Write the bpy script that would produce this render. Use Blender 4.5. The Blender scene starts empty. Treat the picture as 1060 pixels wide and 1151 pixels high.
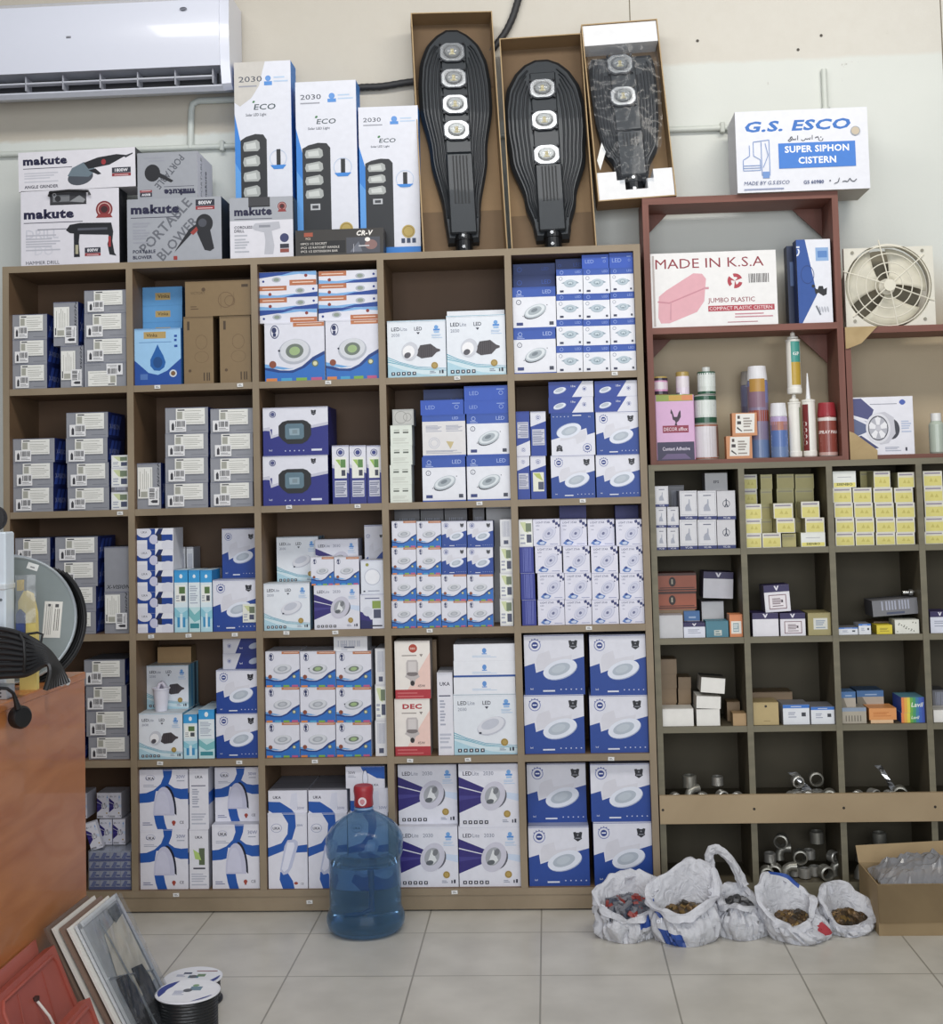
import bpy, math, random
from math import sin, cos, pi, radians as RD
from mathutils import Vector, Matrix, noise, Euler
random.seed(7)
SC = bpy.context.scene
COL = SC.collection
# ------------------------------------------------------------------ camera (solved from the shelf grid and the floor tiles)
F_PX, CX, CY = 1459.4, 530.0, 473.2
CAM = Vector((0.4622, -4.7739, 1.4971))
yaw, pit, rol = 0.0565, 0.0577, -0.0253
fw = Vector((-sin(yaw)*cos(pit), cos(yaw)*cos(pit), sin(pit)))
r0 = Vector((cos(yaw), sin(yaw), 0)); u0 = r0.cross(fw)
RT = cos(rol)*r0 + sin(rol)*u0; UP = -sin(rol)*r0 + cos(rol)*u0
def ray(x, y): return fw + RT*(x-CX)/F_PX - UP*(y-CY)/F_PX
def P(x, y, Y):
    d = ray(x, y); return CAM + d*((Y-CAM.y)/d.y)
def PZ(x, y, z):
    d = ray(x, y); return CAM + d*((z-CAM.z)/d.z)
cd = bpy.data.cameras.new('camera'); cam = bpy.data.objects.new('camera', cd); COL.objects.link(cam)
cd.sensor_fit = 'HORIZONTAL'; cd.sensor_width = 36; cd.lens = F_PX*36/1060; cd.shift_y = (CY-575.5)/1060
m = Matrix((RT, UP, -fw)).transposed().to_4x4(); m.translation = CAM; cam.matrix_world = m
SC.camera = cam
# ------------------------------------------------------------------ materials
def lin(c): return c/12.92 if c <= .04045 else ((c+.055)/1.055)**2.4
def rgb(h):
    return tuple(lin(int(h[i:i+2], 16)/255) for i in (0, 2, 4)) + (1,)
MATS = {}
def M(h, rough=.5, metal=0, var=.06, coat=0, bump=0, scale=40, **kw):
    """procedural material: a base colour broken up by soft noise, optional bump"""
    key = (h, rough, metal, var, coat, bump, scale, tuple(kw.items()))
    if key in MATS: return MATS[key]
    m = bpy.data.materials.new('m_'+h); m.use_nodes = True
    nt = m.node_tree; b = nt.nodes['Principled BSDF']
    b.inputs['Roughness'].default_value = rough; b.inputs['Metallic'].default_value = metal
    b.inputs['Coat Weight'].default_value = coat
    for k, v in kw.items(): b.inputs[k.replace('_', ' ')].default_value = v
    tc = nt.nodes.new('ShaderNodeTexCoord'); n = nt.nodes.new('ShaderNodeTexNoise'); n.inputs['Scale'].default_value = scale
    nt.links.new(tc.outputs['Object'], n.inputs['Vector'])
    mx = nt.nodes.new('ShaderNodeMix'); mx.data_type = 'RGBA'
    c = rgb(h); mx.inputs[6].default_value = tuple(x*(1-var) for x in c[:3])+(1,); mx.inputs[7].default_value = tuple(min(1, x*(1+var)) for x in c[:3])+(1,)
    nt.links.new(n.outputs['Fac'], mx.inputs[0]); nt.links.new(mx.outputs[2], b.inputs['Base Color'])
    if bump:
        bp = nt.nodes.new('ShaderNodeBump'); bp.inputs['Strength'].default_value = bump; bp.inputs['Distance'].default_value = .004
        nt.links.new(n.outputs['Fac'], bp.inputs['Height']); nt.links.new(bp.outputs['Normal'], b.inputs['Normal'])
    MATS[key] = m; return m
def wood(c1, c2, rough=.5, sc=(3, 30, 30), rot=0, name='wood', coat=0):
    key = (c1, c2, rough, sc, rot)
    if key in MATS: return MATS[key]
    m = bpy.data.materials.new(name); m.use_nodes = True; nt = m.node_tree; b = nt.nodes['Principled BSDF']
    b.inputs['Roughness'].default_value = rough; b.inputs['Coat Weight'].default_value = coat
    tc = nt.nodes.new('ShaderNodeTexCoord'); mp = nt.nodes.new('ShaderNodeMapping'); n = nt.nodes.new('ShaderNodeTexNoise')
    mp.inputs['Scale'].default_value = sc; mp.inputs['Rotation'].default_value = (rot, 0, 0)
    n.inputs['Scale'].default_value = 1; n.inputs['Detail'].default_value = 6; n.inputs['Distortion'].default_value = .6
    r = nt.nodes.new('ShaderNodeValToRGB'); r.color_ramp.elements[0].position = .3; r.color_ramp.elements[1].position = .7
    r.color_ramp.elements[0].color = rgb(c1); r.color_ramp.elements[1].color = rgb(c2)
    L = nt.links.new; L(tc.outputs['Object'], mp.inputs[0]); L(mp.outputs[0], n.inputs['Vector']); L(n.outputs['Fac'], r.inputs[0]); L(r.outputs[0], b.inputs['Base Color'])
    MATS[key] = m; return m
def clearfilm(h, alpha=.25, rough=.08, name='clear_film', gl=.8):
    key = (name, h, alpha, rough, gl)
    if key in MATS: return MATS[key]
    m = bpy.data.materials.new(name); m.use_nodes = True; nt = m.node_tree; nt.nodes.remove(nt.nodes['Principled BSDF'])
    o = nt.nodes['Material Output']; t = nt.nodes.new('ShaderNodeBsdfTransparent'); g = nt.nodes.new('ShaderNodeBsdfGlossy'); d = nt.nodes.new('ShaderNodeBsdfDiffuse')
    t.inputs[0].default_value = rgb(h); g.inputs['Roughness'].default_value = rough; d.inputs[0].default_value = rgb('d8dce4')
    f = nt.nodes.new('ShaderNodeLayerWeight'); f.inputs[0].default_value = .35
    a = nt.nodes.new('ShaderNodeMixShader'); a.inputs[0].default_value = alpha
    b = nt.nodes.new('ShaderNodeMixShader'); L = nt.links.new
    L(t.outputs[0], a.inputs[1]); L(d.outputs[0], a.inputs[2]); L(f.outputs['Facing'], b.inputs[0])
    mm = nt.nodes.new('ShaderNodeMath'); mm.operation = 'MULTIPLY'; mm.inputs[1].default_value = gl; L(f.outputs['Fresnel'], mm.inputs[0]); L(mm.outputs[0], b.inputs[0])
    L(a.outputs[0], b.inputs[1]); L(g.outputs[0], b.inputs[2]); L(b.outputs[0], o.inputs[0])
    MATS[key] = m; return m
# ------------------------------------------------------------------ mesh builder
class MB:
    def __init__(s): s.v = []; s.f = []; s.mi = []; s.mats = []; s.T = None
    def add(s, vs, fs, mat):
        if mat not in s.mats: s.mats.append(mat)
        i = s.mats.index(mat); o = len(s.v)
        if s.T is not None: vs = [tuple(s.T @ Vector(p)) for p in vs]
        s.v += [tuple(p) for p in vs]; s.f += [[q+o for q in f] for f in fs]; s.mi += [i]*len(fs)
    def box(s, x0, x1, y0, y1, z0, z1, mat, **side):
        """side keys: front back left right top bottom"""
        v = [(x0,y0,z0),(x1,y0,z0),(x1,y1,z0),(x0,y1,z0),(x0,y0,z1),(x1,y0,z1),(x1,y1,z1),(x0,y1,z1)]
        fs = dict(bottom=(0,3,2,1), top=(4,5,6,7), front=(0,1,5,4), right=(1,2,6,5), back=(2,3,7,6), left=(3,0,4,7))
        for k, f in fs.items(): s.add(v, [f], side.get(k, mat)) if k in side else None
        s.add(v, [f for k, f in fs.items() if k not in side], mat)
    def bev(s, x0, x1, y0, y1, z0, z1, mat, b=.004):
        """box with chamfered edges"""
        pts = []
        for X, sx in ((x0, 1), (x1, -1)):
            for Y, sy in ((y0, 1), (y1, -1)):
                for Z, sz in ((z0, 1), (z1, -1)):
                    pts += [(X, Y+sy*b, Z+sz*b), (X+sx*b, Y, Z+sz*b), (X+sx*b, Y+sy*b, Z)]
        def q(i, j, k, a): return (i*4+j*2+k)*3+a
        F = []
        for i in (0, 1): F.append([q(i,0,0,0), q(i,1,0,0), q(i,1,1,0), q(i,0,1,0)])
        for j in (0, 1): F.append([q(0,j,0,1), q(1,j,0,1), q(1,j,1,1), q(0,j,1,1)])
        for k in (0, 1): F.append([q(0,0,k,2), q(1,0,k,2), q(1,1,k,2), q(0,1,k,2)])
        for j in (0, 1):
            for k in (0, 1): F.append([q(0,j,k,1), q(1,j,k,1), q(1,j,k,2), q(0,j,k,2)])
        for i in (0, 1):
            for k in (0, 1): F.append([q(i,0,k,0), q(i,1,k,0), q(i,1,k,2), q(i,0,k,2)])
            for j in (0, 1): F.append([q(i,j,0,0), q(i,j,1,0), q(i,j,1,1), q(i,j,0,1)])
        for i in (0, 1):
            for j in (0, 1):
                for k in (0, 1): F.append([q(i,j,k,0), q(i,j,k,1), q(i,j,k,2)])
        c = Vector(((x0+x1)/2, (y0+y1)/2, (z0+z1)/2)); G = []
        for f in F:
            a, b_, d = (Vector(pts[f[t]]) for t in (0, 1, 2)); n = (b_-a).cross(d-a); mid = sum((Vector(pts[t]) for t in f), Vector())/len(f)
            G.append(f if n.dot(mid-c) > 0 else f[::-1])
        s.add(pts, G, mat)
    def lathe(s, prof, mat, n=28, c=(0,0,0), sx=1, sy=1, caps=True):
        """prof: (r, z) or (r, z, mat for the ring above)"""
        for a, b in zip(prof, prof[1:]):
            mt = a[2] if len(a) > 2 else mat
            vs = []; 
            for r, z in ((a[0], a[1]), (b[0], b[1])):
                vs += [(c[0]+sx*r*cos(2*pi*k/n), c[1]+sy*r*sin(2*pi*k/n), c[2]+z) for k in range(n)]
            s.add(vs, [(k, (k+1) % n, n+(k+1) % n, n+k) for k in range(n)], mt)
        if caps:
            for q, rev in ((prof[0], 1), (prof[-1], 0)):
                if q[0] > 1e-5:
                    l = list(range(n)); l = l[::-1] if rev else l
                    s.add([(c[0]+sx*q[0]*cos(2*pi*k/n), c[1]+sy*q[0]*sin(2*pi*k/n), c[2]+q[1]) for k in range(n)], [l], q[2] if len(q) > 2 else mat)
    def tube(s, pts, r, mat, n=10, caps=True, flat=1):
        pts = [Vector(p) for p in pts]; rings = []; up = None
        for i, p in enumerate(pts):
            t = (pts[min(i+1, len(pts)-1)]-pts[max(i-1, 0)]).normalized()
            if up is None: up = Vector((0,0,1)) if abs(t.z) < .9 else Vector((0,1,0))
            a = t.cross(up).normalized(); up = a.cross(t).normalized()
            rr = r[i] if isinstance(r, (list, tuple)) else r
            rings.append([p+a*rr*cos(2*pi*k/n)+up*rr*flat*sin(2*pi*k/n) for k in range(n)])
        vs = [tuple(q) for g in rings for q in g]; fs = []
        for i in range(len(rings)-1):
            fs += [(i*n+k, i*n+(k+1) % n, (i+1)*n+(k+1) % n, (i+1)*n+k) for k in range(n)]
        if caps: fs += [list(range(n))[::-1], [(len(rings)-1)*n+k for k in range(n)]]
        s.add(vs, fs, mat)
    def prism(s, pts, y0, y1, mat, side=None):
        """outline in x,z (counter-clockwise seen from the front) pushed from y0 (front) to y1"""
        n = len(pts); v = [(x, y0, z) for x, z in pts]+[(x, y1, z) for x, z in pts]
        s.add(v, [list(range(n)), list(range(2*n-1, n-1, -1))], mat)
        s.add(v, [(k, n+k, n+(k+1) % n, (k+1) % n) for k in range(n)], side or mat)
    def build(s, name, parent=None, loc=None, rot=None, smooth=False):
        me = bpy.data.meshes.new(name); me.from_pydata(s.v, [], s.f)
        for m_ in s.mats: me.materials.append(m_)
        me.polygons.foreach_set('material_index', s.mi)
        if smooth:
            me.polygons.foreach_set('use_smooth', [True]*len(s.f)); 
            import bmesh
            bm = bmesh.new(); bm.from_mesh(me); bmesh.ops.remove_doubles(bm, verts=bm.verts, dist=1e-5); bmesh.ops.recalc_face_normals(bm, faces=bm.faces)
            for e in bm.edges:
                if len(e.link_faces) == 2 and e.calc_face_angle(0) > .7: e.smooth = False
            bm.to_mesh(me); bm.free()
        me.update(); o = bpy.data.objects.new(name, me); COL.objects.link(o)
        if parent: o.parent = parent
        if loc is not None: o.location = loc
        if rot is not None: o.rotation_euler = rot
        return o
LABELS = []
def tag(o, label, cat, group=None, kind=None):
    o['label'] = label; o['category'] = cat
    if group: o['group'] = group
    if kind: o['kind'] = kind
    LABELS.append((label, o.name, group)); return o
def thing(name, label, cat, loc, rot=(0,0,0), group=None):
    o = bpy.data.objects.new(name, None); COL.objects.link(o); o.empty_display_size = .05
    o.location = loc; o.rotation_euler = rot; return tag(o, label, cat, group)
def struct(o): o['kind'] = 'structure'; return o
# ------------------------------------------------------------------ printed artwork
TXT = {}
def textmesh(t, bold=0):
    if 'M' in t: bold = 0
    if (t, bold) in TXT: return TXT[(t, bold)]
    cu = bpy.data.curves.new('t', 'FONT'); cu.body = t; cu.resolution_u = 2; cu.offset = bold; cu.size = 1; cu.space_character = 1.0+2.2*bold
    ob = bpy.data.objects.new('t', cu); COL.objects.link(ob); bpy.context.view_layer.update()
    me = bpy.data.meshes.new_from_object(ob.evaluated_get(bpy.context.evaluated_depsgraph_get()))
    v = [(q.co.x, q.co.y) for q in me.vertices]; f = [list(p.vertices) for p in me.polygons]
    COL.objects.unlink(ob); bpy.data.objects.remove(ob); bpy.data.meshes.remove(me); bpy.data.curves.remove(cu)
    if v:
        x0 = min(q[0] for q in v); x1 = max(q[0] for q in v); y0 = min(q[1] for q in v); y1 = max(q[1] for q in v)
        v = [((a-x0)/(y1-y0), (b-y0)/(y1-y0)) for a, b in v]; W = (x1-x0)/(y1-y0)
    else: W = 1
    TXT[(t, bold)] = (v, f, W); return TXT[(t, bold)]
class Art:
    """prints on the front of a box (u, v from 0 to 1) or round a can of radius R"""
    def __init__(s, mb, w, h, y=0, R=None, flip=False, quarter=False, z0=0, face='front'):
        s.mb, s.w, s.h, s.y, s.R, s.flip, s.q, s.z0, s.n, s.face = mb, w, h, y, R, flip, quarter, z0, 1, face
    def mp(s, u, v):
        if not s.R: u, v = min(1, max(0, u)), min(1, max(0, v))
        if s.flip: u, v = 1-u, 1-v
        if s.q: u, v = 1-v, u
        x, z = (u-.5)*s.w, s.z0+v*s.h; e = s.n*.00006
        if s.R:
            a = x/s.R; return ((s.R+e)*sin(a), -(s.R+e)*cos(a), z)
        if s.face == 'right': return (s.y+e, x, z)
        if s.face == 'top': return (x, z, s.y+e)
        return (x, -s.y-e, z)
    def poly(s, pts, c, **k):
        s.n += 1; s.mb.add([s.mp(*p) for p in pts], [list(range(len(pts)))], M(c, .45, **k) if isinstance(c, str) else c)
    def rect(s, u0, v0, u1, v1, c, **k):
        if s.R:
            n = 10
            s.n += 1
            pts = [s.mp(u0+(u1-u0)*i/n, v) for v in (v0, v1) for i in range(n+1)]
            s.mb.add(pts, [(i, i+1, n+2+i, n+1+i) for i in range(n)], M(c, .35)); return
        s.poly([(u0, v0), (u1, v0), (u1, v1), (u0, v1)], c, **k)
    def bars(s, u0, v0, u1, v1, c, n=4, vert=False, fill=.5):
        """n thin rules: print too small to read"""
        s.n += 1; vs = []; fs = []
        for i in range(n):
            a = (i+.1*((i*7) % 4))/n; b = a+fill/n
            if vert: q = [(u0+(u1-u0)*a, v0), (u0+(u1-u0)*b, v0), (u0+(u1-u0)*b, v1), (u0+(u1-u0)*a, v1)]
            else:
                e = u1-(u1-u0)*.12*((i*5) % 3)
                q = [(u0, v0+(v1-v0)*a), (e, v0+(v1-v0)*a), (e, v0+(v1-v0)*b), (u0, v0+(v1-v0)*b)]
            k = len(vs); vs += [s.mp(*p) for p in q]; fs.append((k, k+1, k+2, k+3))
        s.mb.add(vs, fs, M(c, .5))
    def ell(s, cu, cv, ru, c, k=1.0, rot=0, n=22, a0=0, a1=2*pi, **kw):
        """ellipse: ru in widths, k = minor/major, rot in radians, true circle when k = 1"""
        asp = s.w/s.h; pts = []
        full = abs(a1-a0-2*pi) < 1e-6
        for i in range(n+(0 if full else 1)):
            a = a0+(a1-a0)*i/n; x = ru*cos(a); y = ru*k*sin(a)
            pts.append((cu+x*cos(rot)-y*sin(rot), cv+(x*sin(rot)+y*cos(rot))*asp))
        s.poly(pts, c, **kw)
    def ring(s, cu, cv, ru, wd, c, k=1.0, rot=0, n=22, a0=0, a1=2*pi):
        asp = s.w/s.h; s.n += 1; vs = []
        for r in (ru, ru-wd):
            for i in range(n+1):
                a = a0+(a1-a0)*i/n; x = r*cos(a); y = r*k*sin(a)
                vs.append(s.mp(cu+x*cos(rot)-y*sin(rot), cv+(x*sin(rot)+y*cos(rot))*asp))
        s.mb.add(vs, [(i, i+1, n+2+i, n+1+i) for i in range(n)], M(c, .45))
    def text(s, t, u, v, size, c, bold=0, shear=0, align='l', rot=0, wide=1, maxw=None):
        """lower-left (or centre) at u, v; size = cap height as a fraction of the height"""
        V, Fc, W = textmesh(t, bold); s.n += 1; sz = size*s.h; sx = sz*wide
        if maxw and W*sx > maxw*s.w: sx = maxw*s.w/W
        off = {'l': 0, 'c': -W*sx/2, 'r': -W*sx}[align]; vs = []
        for a, b in V:
            x, y = off+a*sx+b*sz*shear, b*sz
            x, y = x*cos(rot)-y*sin(rot), x*sin(rot)+y*cos(rot)
            vs.append(s.mp(u+x/s.w, v+y/s.h))
        s.mb.add(vs, [f[::-1] for f in Fc] if s.face == 'x' else Fc, M(c, .5))
# ------------------------------------------------------------------ artwork of each kind of box
WH = 'e1e2ec'; BLUE = '1f4596'; NAVY = '1a1f5c'; INK = '23253a'
def logo2030(a, u=.07, v=.82, s=.07, mid=False):
    a.text('LED', u, v, s*.9, INK, .015, maxw=.15); a.text('Lite', u+.16, v, s*.9, '7d8396', maxw=.11)
    if mid: a.text('2030', .5, v, s*.9, '7d8396', maxw=.17, align='c')
    else: a.text('2030', u, v-s*1.4, s*.75, '7d8396', maxw=.15); a.text('LED', .53, v, s*.9, INK, .01, maxw=.13, align='c')
    if not mid: a.poly([(.5, v-.03), (.56, v-.03), (.53, v-.07)], INK)
    a.ell(.84, v+.05, .035, '6fa4dd'); a.rect(.79, v-.01, .9, v+.02, '4f8ed6'); a.rect(.8, v-.05, .89, v-.02, '9cc0e8'); a.bars(.76, v-.14, .94, v-.07, 'b9cfe8', 3)
def sealicons(a, icons=True):
    a.ell(.8, .2, .058, 'b59a55'); a.ring(.8, .2, .05, .012, '93793a')
    a.bars(.72, .07, .82, .11, '8d93a5', 2); a.rect(.88, .06, .9, .11, INK); a.rect(.92, .06, .95, .12, INK)
    if icons:
        for i in range(5): a.rect(.06+.09*i, .045, .12+.09*i, .1, INK); a.rect(.08+.09*i, .06, .1+.09*i, .085, 'ffffff')
def A_T(a, heat=True):
    a.poly([(0, .36), (.1, .3), (.3, .22), (.55, .16), (1, .12), (1, 0), (0, 0)], 'd5e8ef')
    a.poly([(0, .24), (.25, .14), (.6, .05), (1, .02), (1, 0), (0, 0)], 'b2d6e4')
    for k in range(3):
        y = .02*k; a.poly([(0, .37-y*2), (.2, .28-y), (.5, .19-y), (1, .15-y), (1, .143-y), (.5, .18-y), (.2, .268-y), (0, .355-y*2)], '5fa8bf')
    logo2030(a)
    if heat:
        a.poly([(.5, .44), (.56, .56), (.74, .58), (.84, .5), (.9, .48), (.9, .45), (.84, .43), (.76, .35), (.58, .33), (.5, .38)], '4a4549')
        for k in range(6): a.rect(.57+.035*k, .35, .578+.035*k, .56, '2d2a2e')
        a.ell(.38, .46, .14, 'cfd2da', 1.15, RD(-20)); a.ell(.36, .45, .1, 'f4f4f6', 1.1, RD(-20)); a.ell(.34, .39, .06, '55535a', .8, .5)
    else:
        a.ell(.6, .47, .24, 'c3c6d2', .55, .35); a.ell(.59, .48, .22, 'dfe1e9', .55, .35); a.ell(.58, .5, .15, 'c6cad6', .5, .35); a.rect(.4, .34, .44, .37, INK)
    sealicons(a)
def A_Tg(a):
    A_T(a, False)
def A_N(a):
    a.poly([(0, .8), (.42, .62), (.42, .54), (0, .65)], '2c2372'); a.poly([(0, .63), (.4, .53), (.38, .38), (0, .22)], '2c2372'); a.poly([(0, .5), (.38, .49), (.38, .47), (0, .42)], '3f3a86')
    a.poly([(.6, .5), (1, .4), (1, .52), (.66, .56)], 'cbd9ee')
    logo2030(a, mid=True)
    a.ell(.64, .47, .19, '5a5a64', .8, RD(62)); a.ell(.57, .49, .25, 'cbcad8', .78, RD(62), n=28); a.ell(.56, .5, .155, 'a4a7ae', .78, RD(62)); a.poly([(.48, .4), (.56, .62), (.64, .44), (.58, .38)], 'dfe2e4'); a.ell(.62, .57, .06, '777a80', .7, RD(62)); a.ell(.52, .4, .065, '5b6066', .6, .2)
    sealicons(a)
def ringlogo(a, u, v, r):
    a.ring(u, v, r, r*.13, '7c86b8'); a.ell(u, v, r*.55, '223a86'); a.rect(u-r*.35, v-.01, u+r*.35, v+.012, 'e6e9f4')
    asp = a.w/a.h
    for k in range(5):
        t = RD(35+27*k); a.ell(u+r*1.05*cos(t), v+r*1.05*sin(t)*asp, r*.1, '223a86', n=6)
def badge(a, u, v, r):
    asp = a.w/a.h; q = lambda x, y: (u+x*r, v+y*r*asp)
    a.poly([q(-1, .9), q(-.5, 1), q(-.3, .8), q(.3, .8), q(.5, 1), q(1, .9), q(.8, -.2), q(.9, -.5), q(0, -1.1), q(-.9, -.5), q(-.8, -.2)], '1d1f28')
    a.bars(u-r*.6, v-r*.5*asp, u+r*.6, v-r*.1*asp, '8d8f98', 1); a.ell(u, v+r*.3*asp, r*.18, '8d8f98', n=8)
def A_B(a):
    a.poly([(0, 0), (1, 0), (1, .63), (.78, .57), (.19, .37), (.17, .53), (0, .48)], BLUE)
    a.poly([(.2, .4), (.78, .57), (.8, .66), (.45, .6), (.42, .74), (.24, .68), (.2, .6)], 'd9d9e2')
    a.ell(.6, .41, .29, 'a9b4cf', .52, RD(17)); a.ell(.59, .425, .29, 'e3e8f4', .52, RD(17), n=28); a.ell(.58, .425, .19, 'b3bdc9', .5, RD(17)); a.ell(.57, .43, .12, 'bfc8d2', .5, RD(17))
    ringlogo(a, .18, .83, .1); badge(a, .82, .83, .075)
    a.text('led', .09, .09, .03, 'e6e9f4'); a.rect(.3, .055, .5, .08, 'dfe3f0')
    for i in range(5): a.ell(.6+.085*i, .09, .012, 'c6cdea', n=7)
def A_Bside(a):
    a.rect(0, 0, 1, 1, '27439a')
    a.poly([(.52, 0), (1, 0), (1, 1), (.76, 1)], WH); ringlogo(a, .8, .5, .05); a.text('18w', .5, .62, .14, 'dfe3f0')
    a.ell(.25, .42, .15, 'a9b4cf', .42, RD(17)); a.ell(.245, .45, .14, 'e3e8f4', .42, RD(17)); a.ell(.24, .46, .1, 'b9c2ce', .4, RD(17))
def A_BsideL(a):
    a.rect(0, 0, 1, 1, '1d2f78'); a.poly([(0, 0), (.35, 0), (.52, 1), (0, 1)], 'd0d0d8'); ringlogo(a, .18, .5, .06); a.ell(.9, .5, .16, 'aab2c4', .5, .3); a.text('led', .48, .3, .12, 'dfe3f0')
def discart(a, u, v, r):
    a.ell(u-.01, v-.03, r, '4b5058', .5, RD(22)); a.ell(u, v, r, 'b9c2c9', .52, RD(22), n=26); a.ell(u-.005, v+.01, r*.88, 'dfe6ea', .5, RD(22)); a.ell(u-.01, v+.01, r*.62, 'a9b3ba', .5, RD(22)); a.ell(u-.02, v+.02, r*.3, '7c868e', .5, RD(22))
    a.ell(u-r*1.05, v-.12, .012, INK, n=6); a.ell(u+r*1.02, v+.14, .012, INK, n=6)
def A_S(a):
    a.rect(0, .76, 1, 1, '2f55ad'); a.rect(0, 0, 1, .03, '2f55ad')
    a.text('LED', .7, .84, .085, 'aebfe8'); a.ring(.16, .88, .05, .012, 'aebfe8'); a.bars(.08, .78, .26, .83, 'aebfe8', 2)
    a.ring(.14, .64, .06, .014, '4c5266'); a.text('1', .14, .61, .05, '4c5266', align='c')
    discart(a, .52, .42, .27); a.rect(.08, .08, .23, .15, '2b3b78'); a.rect(.84, .08, .94, .16, '3c4152')
def A_Ss(a):
    a.rect(0, .74, 1, 1, '2f55ad'); a.text('LED', .72, .83, .09, '93a9de'); a.ring(.2, .87, .07, .016, '93a9de')
    a.ring(.16, .62, .07, .014, '6b7390')
    a.poly([(.18, .44), (.32, .5), (.36, .38)], '93a5b2'); a.poly([(.86, .44), (.72, .52), (.7, .38)], '93a5b2'); a.ell(.52, .42, .24, 'a3b3bf', .62); a.ell(.52, .435, .23, 'b9c8d2', .6); a.ell(.52, .43, .13, '97a8b4', .62); a.ell(.52, .44, .08, 'c9d6dd', .6); a.ell(.52, .4, .025, '5f7380', 1)
    a.rect(.12, .07, .26, .15, '2b3050'); a.rect(.84, .08, .92, .16, '3c4152')
def A_Sback(a):
    a.rect(0, .84, 1, 1, '2f55ad'); a.rect(0, 0, 1, .04, '2f55ad'); a.text('LED', .7, .88, .06, 'aebfe8')
    a.bars(.08, .6, .45, .76, 'a9adbd', 5); a.bars(.55, .6, .93, .76, 'a9adbd', 5); a.ring(.27, .33, .13, .01, 'b9bdcc'); a.ring(.27, .33, .09, .01, 'b9bdcc'); a.ell(.64, .3, .1, 'c9b98a', 1.2, n=3, rot=.5); a.bars(.08, .08, .9, .16, 'a9adbd', 3)
def A_blue(a):
    a.rect(0, 0, 1, 1, '2c55b8'); a.text('LED', .12, .38, .26, '93a9de'); a.ring(.84, .5, .05, .012, '93a9de'); a.bars(.74, .72, .92, .84, '93a9de', 1)
def A_dkblue(a):
    a.rect(0, 0, 1, 1, '1c3672'); a.text('LED', .68, .4, .26, '2f55ad'); a.ring(.15, .5, .06, .014, '2f55ad')
def A_W(a, green=False, small=True):
    a.poly([(0, 0), (1, 0), (1, .46), (.9, .44), (.74, .33), (.55, .2), (.3, .17), (0, .22)], '2a6fc0')
    a.poly([(0, .26), (.25, .19), (.45, .18), (.62, .25), (.8, .4), (1, .5), (1, .44), (.84, .36), (.66, .22), (.46, .14), (.22, .15), (0, .2)], '143c82')
    a.poly([(0, .3), (.2, .26), (.4, .22), (.5, .22), (.3, .2), (0, .24)], '6ea6dd')
    a.ring(.17, .84, .075, .012, '3b4470', 1.5); a.ell(.16, .87, .04, '28325e', 1.2); a.rect(.14, .76, .19, .82, '28325e')
    a.rect(.48, .92, 1, 1, 'c27a50'); a.bars(.54, .95, .96, .98, 'e6cbb8', 1)
    a.ell(.5, .5, .27, 'b6bac4', .52 if small else .78, .12, n=26); a.ell(.5, .52, .24, 'd5d8de', .5 if small else .78, .12); a.ell(.5, .51, .15, 'a9aeb6' if not green else '6f7a70', .5 if small else .8, .12)
    a.ell(.5, .51, .09, 'bfc3ca' if not green else '9fb884', .55 if small else .8, .12)
    if green: a.ell(.24, .52, .02, INK, n=6)
    a.ell(.13, .29, .06, '8a4a34'); a.ell(.84, .29, .055, '6f7a5a'); a.ell(.84, .29, .035, 'd9d6b0')
    for i, c in enumerate(('d9864a', '4aa3cf', '7fb04a', 'c05a86')): a.rect(.02+.25*i, 0, .2+.25*i, .055, c)
def A_Wg(a): A_W(a, True)
def A_Wb(a): A_W(a, 2, False)
def A_Wthin(a):
    a.poly([(0, .3), (.3, .18), (.6, .3), (1, .12), (1, 0), (0, 0)], '7fb0e0'); a.poly([(.4, 0), (.6, .22), (1, .42), (1, 0)], '1f4596')
    a.rect(.0, .6, .47, 1, 'b9714c'); a.bars(.05, .74, .42, .88, 'ecd5c4', 1); a.ell(.7, .55, .08, 'b6bac4', .6); a.ell(.7, .56, .05, '8f9a8f', .6); a.ell(.18, .3, .028, '8a3a34'); a.ell(.93, .66, .02, '223a86')
def A_F(a):
    a.poly([(0, 0), (1, 0), (1, .62), (.7, .57), (.14, .42), (.14, .56), (0, .52)], '232a80')
    a.poly([(0, .58), (.1, .6), (.14, .42), (.4, .53), (1, .68), (1, .62), (.4, .48), (.12, .36), (.1, .52), (0, .53)], 'c6c7d6')
    a.text('led', .09, .1, .04, 'dfe3f0'); a.rect(.74, .09, .9, .13, 'dfe3f0')
    for i in range(5): a.ell(.34+.07*i, .1, .01, 'c6cdea', n=7)
    a.ring(.15, .86, .05, .012, '4a5180'); a.ell(.15, .86, .03, '4a5180'); badge(a, .78, .88, .04)
    q = [(.3, .32), (.24, .42), (.24, .62), (.3, .7), (.38, .73), (.62, .73), (.68, .7), (.74, .62), (.74, .42), (.68, .3), (.6, .24), (.38, .24)]
    a.poly(q, '1c1f22'); a.poly([(.36, .34), (.34, .38), (.34, .62), (.37, .66), (.6, .66), (.63, .62), (.63, .38), (.6, .34)], '5d7886')
    a.poly([(.41, .42), (.4, .56), (.56, .56), (.56, .42)], '8fa6b2'); a.rect(.45, .45, .53, .53, '7d8f98')
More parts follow.
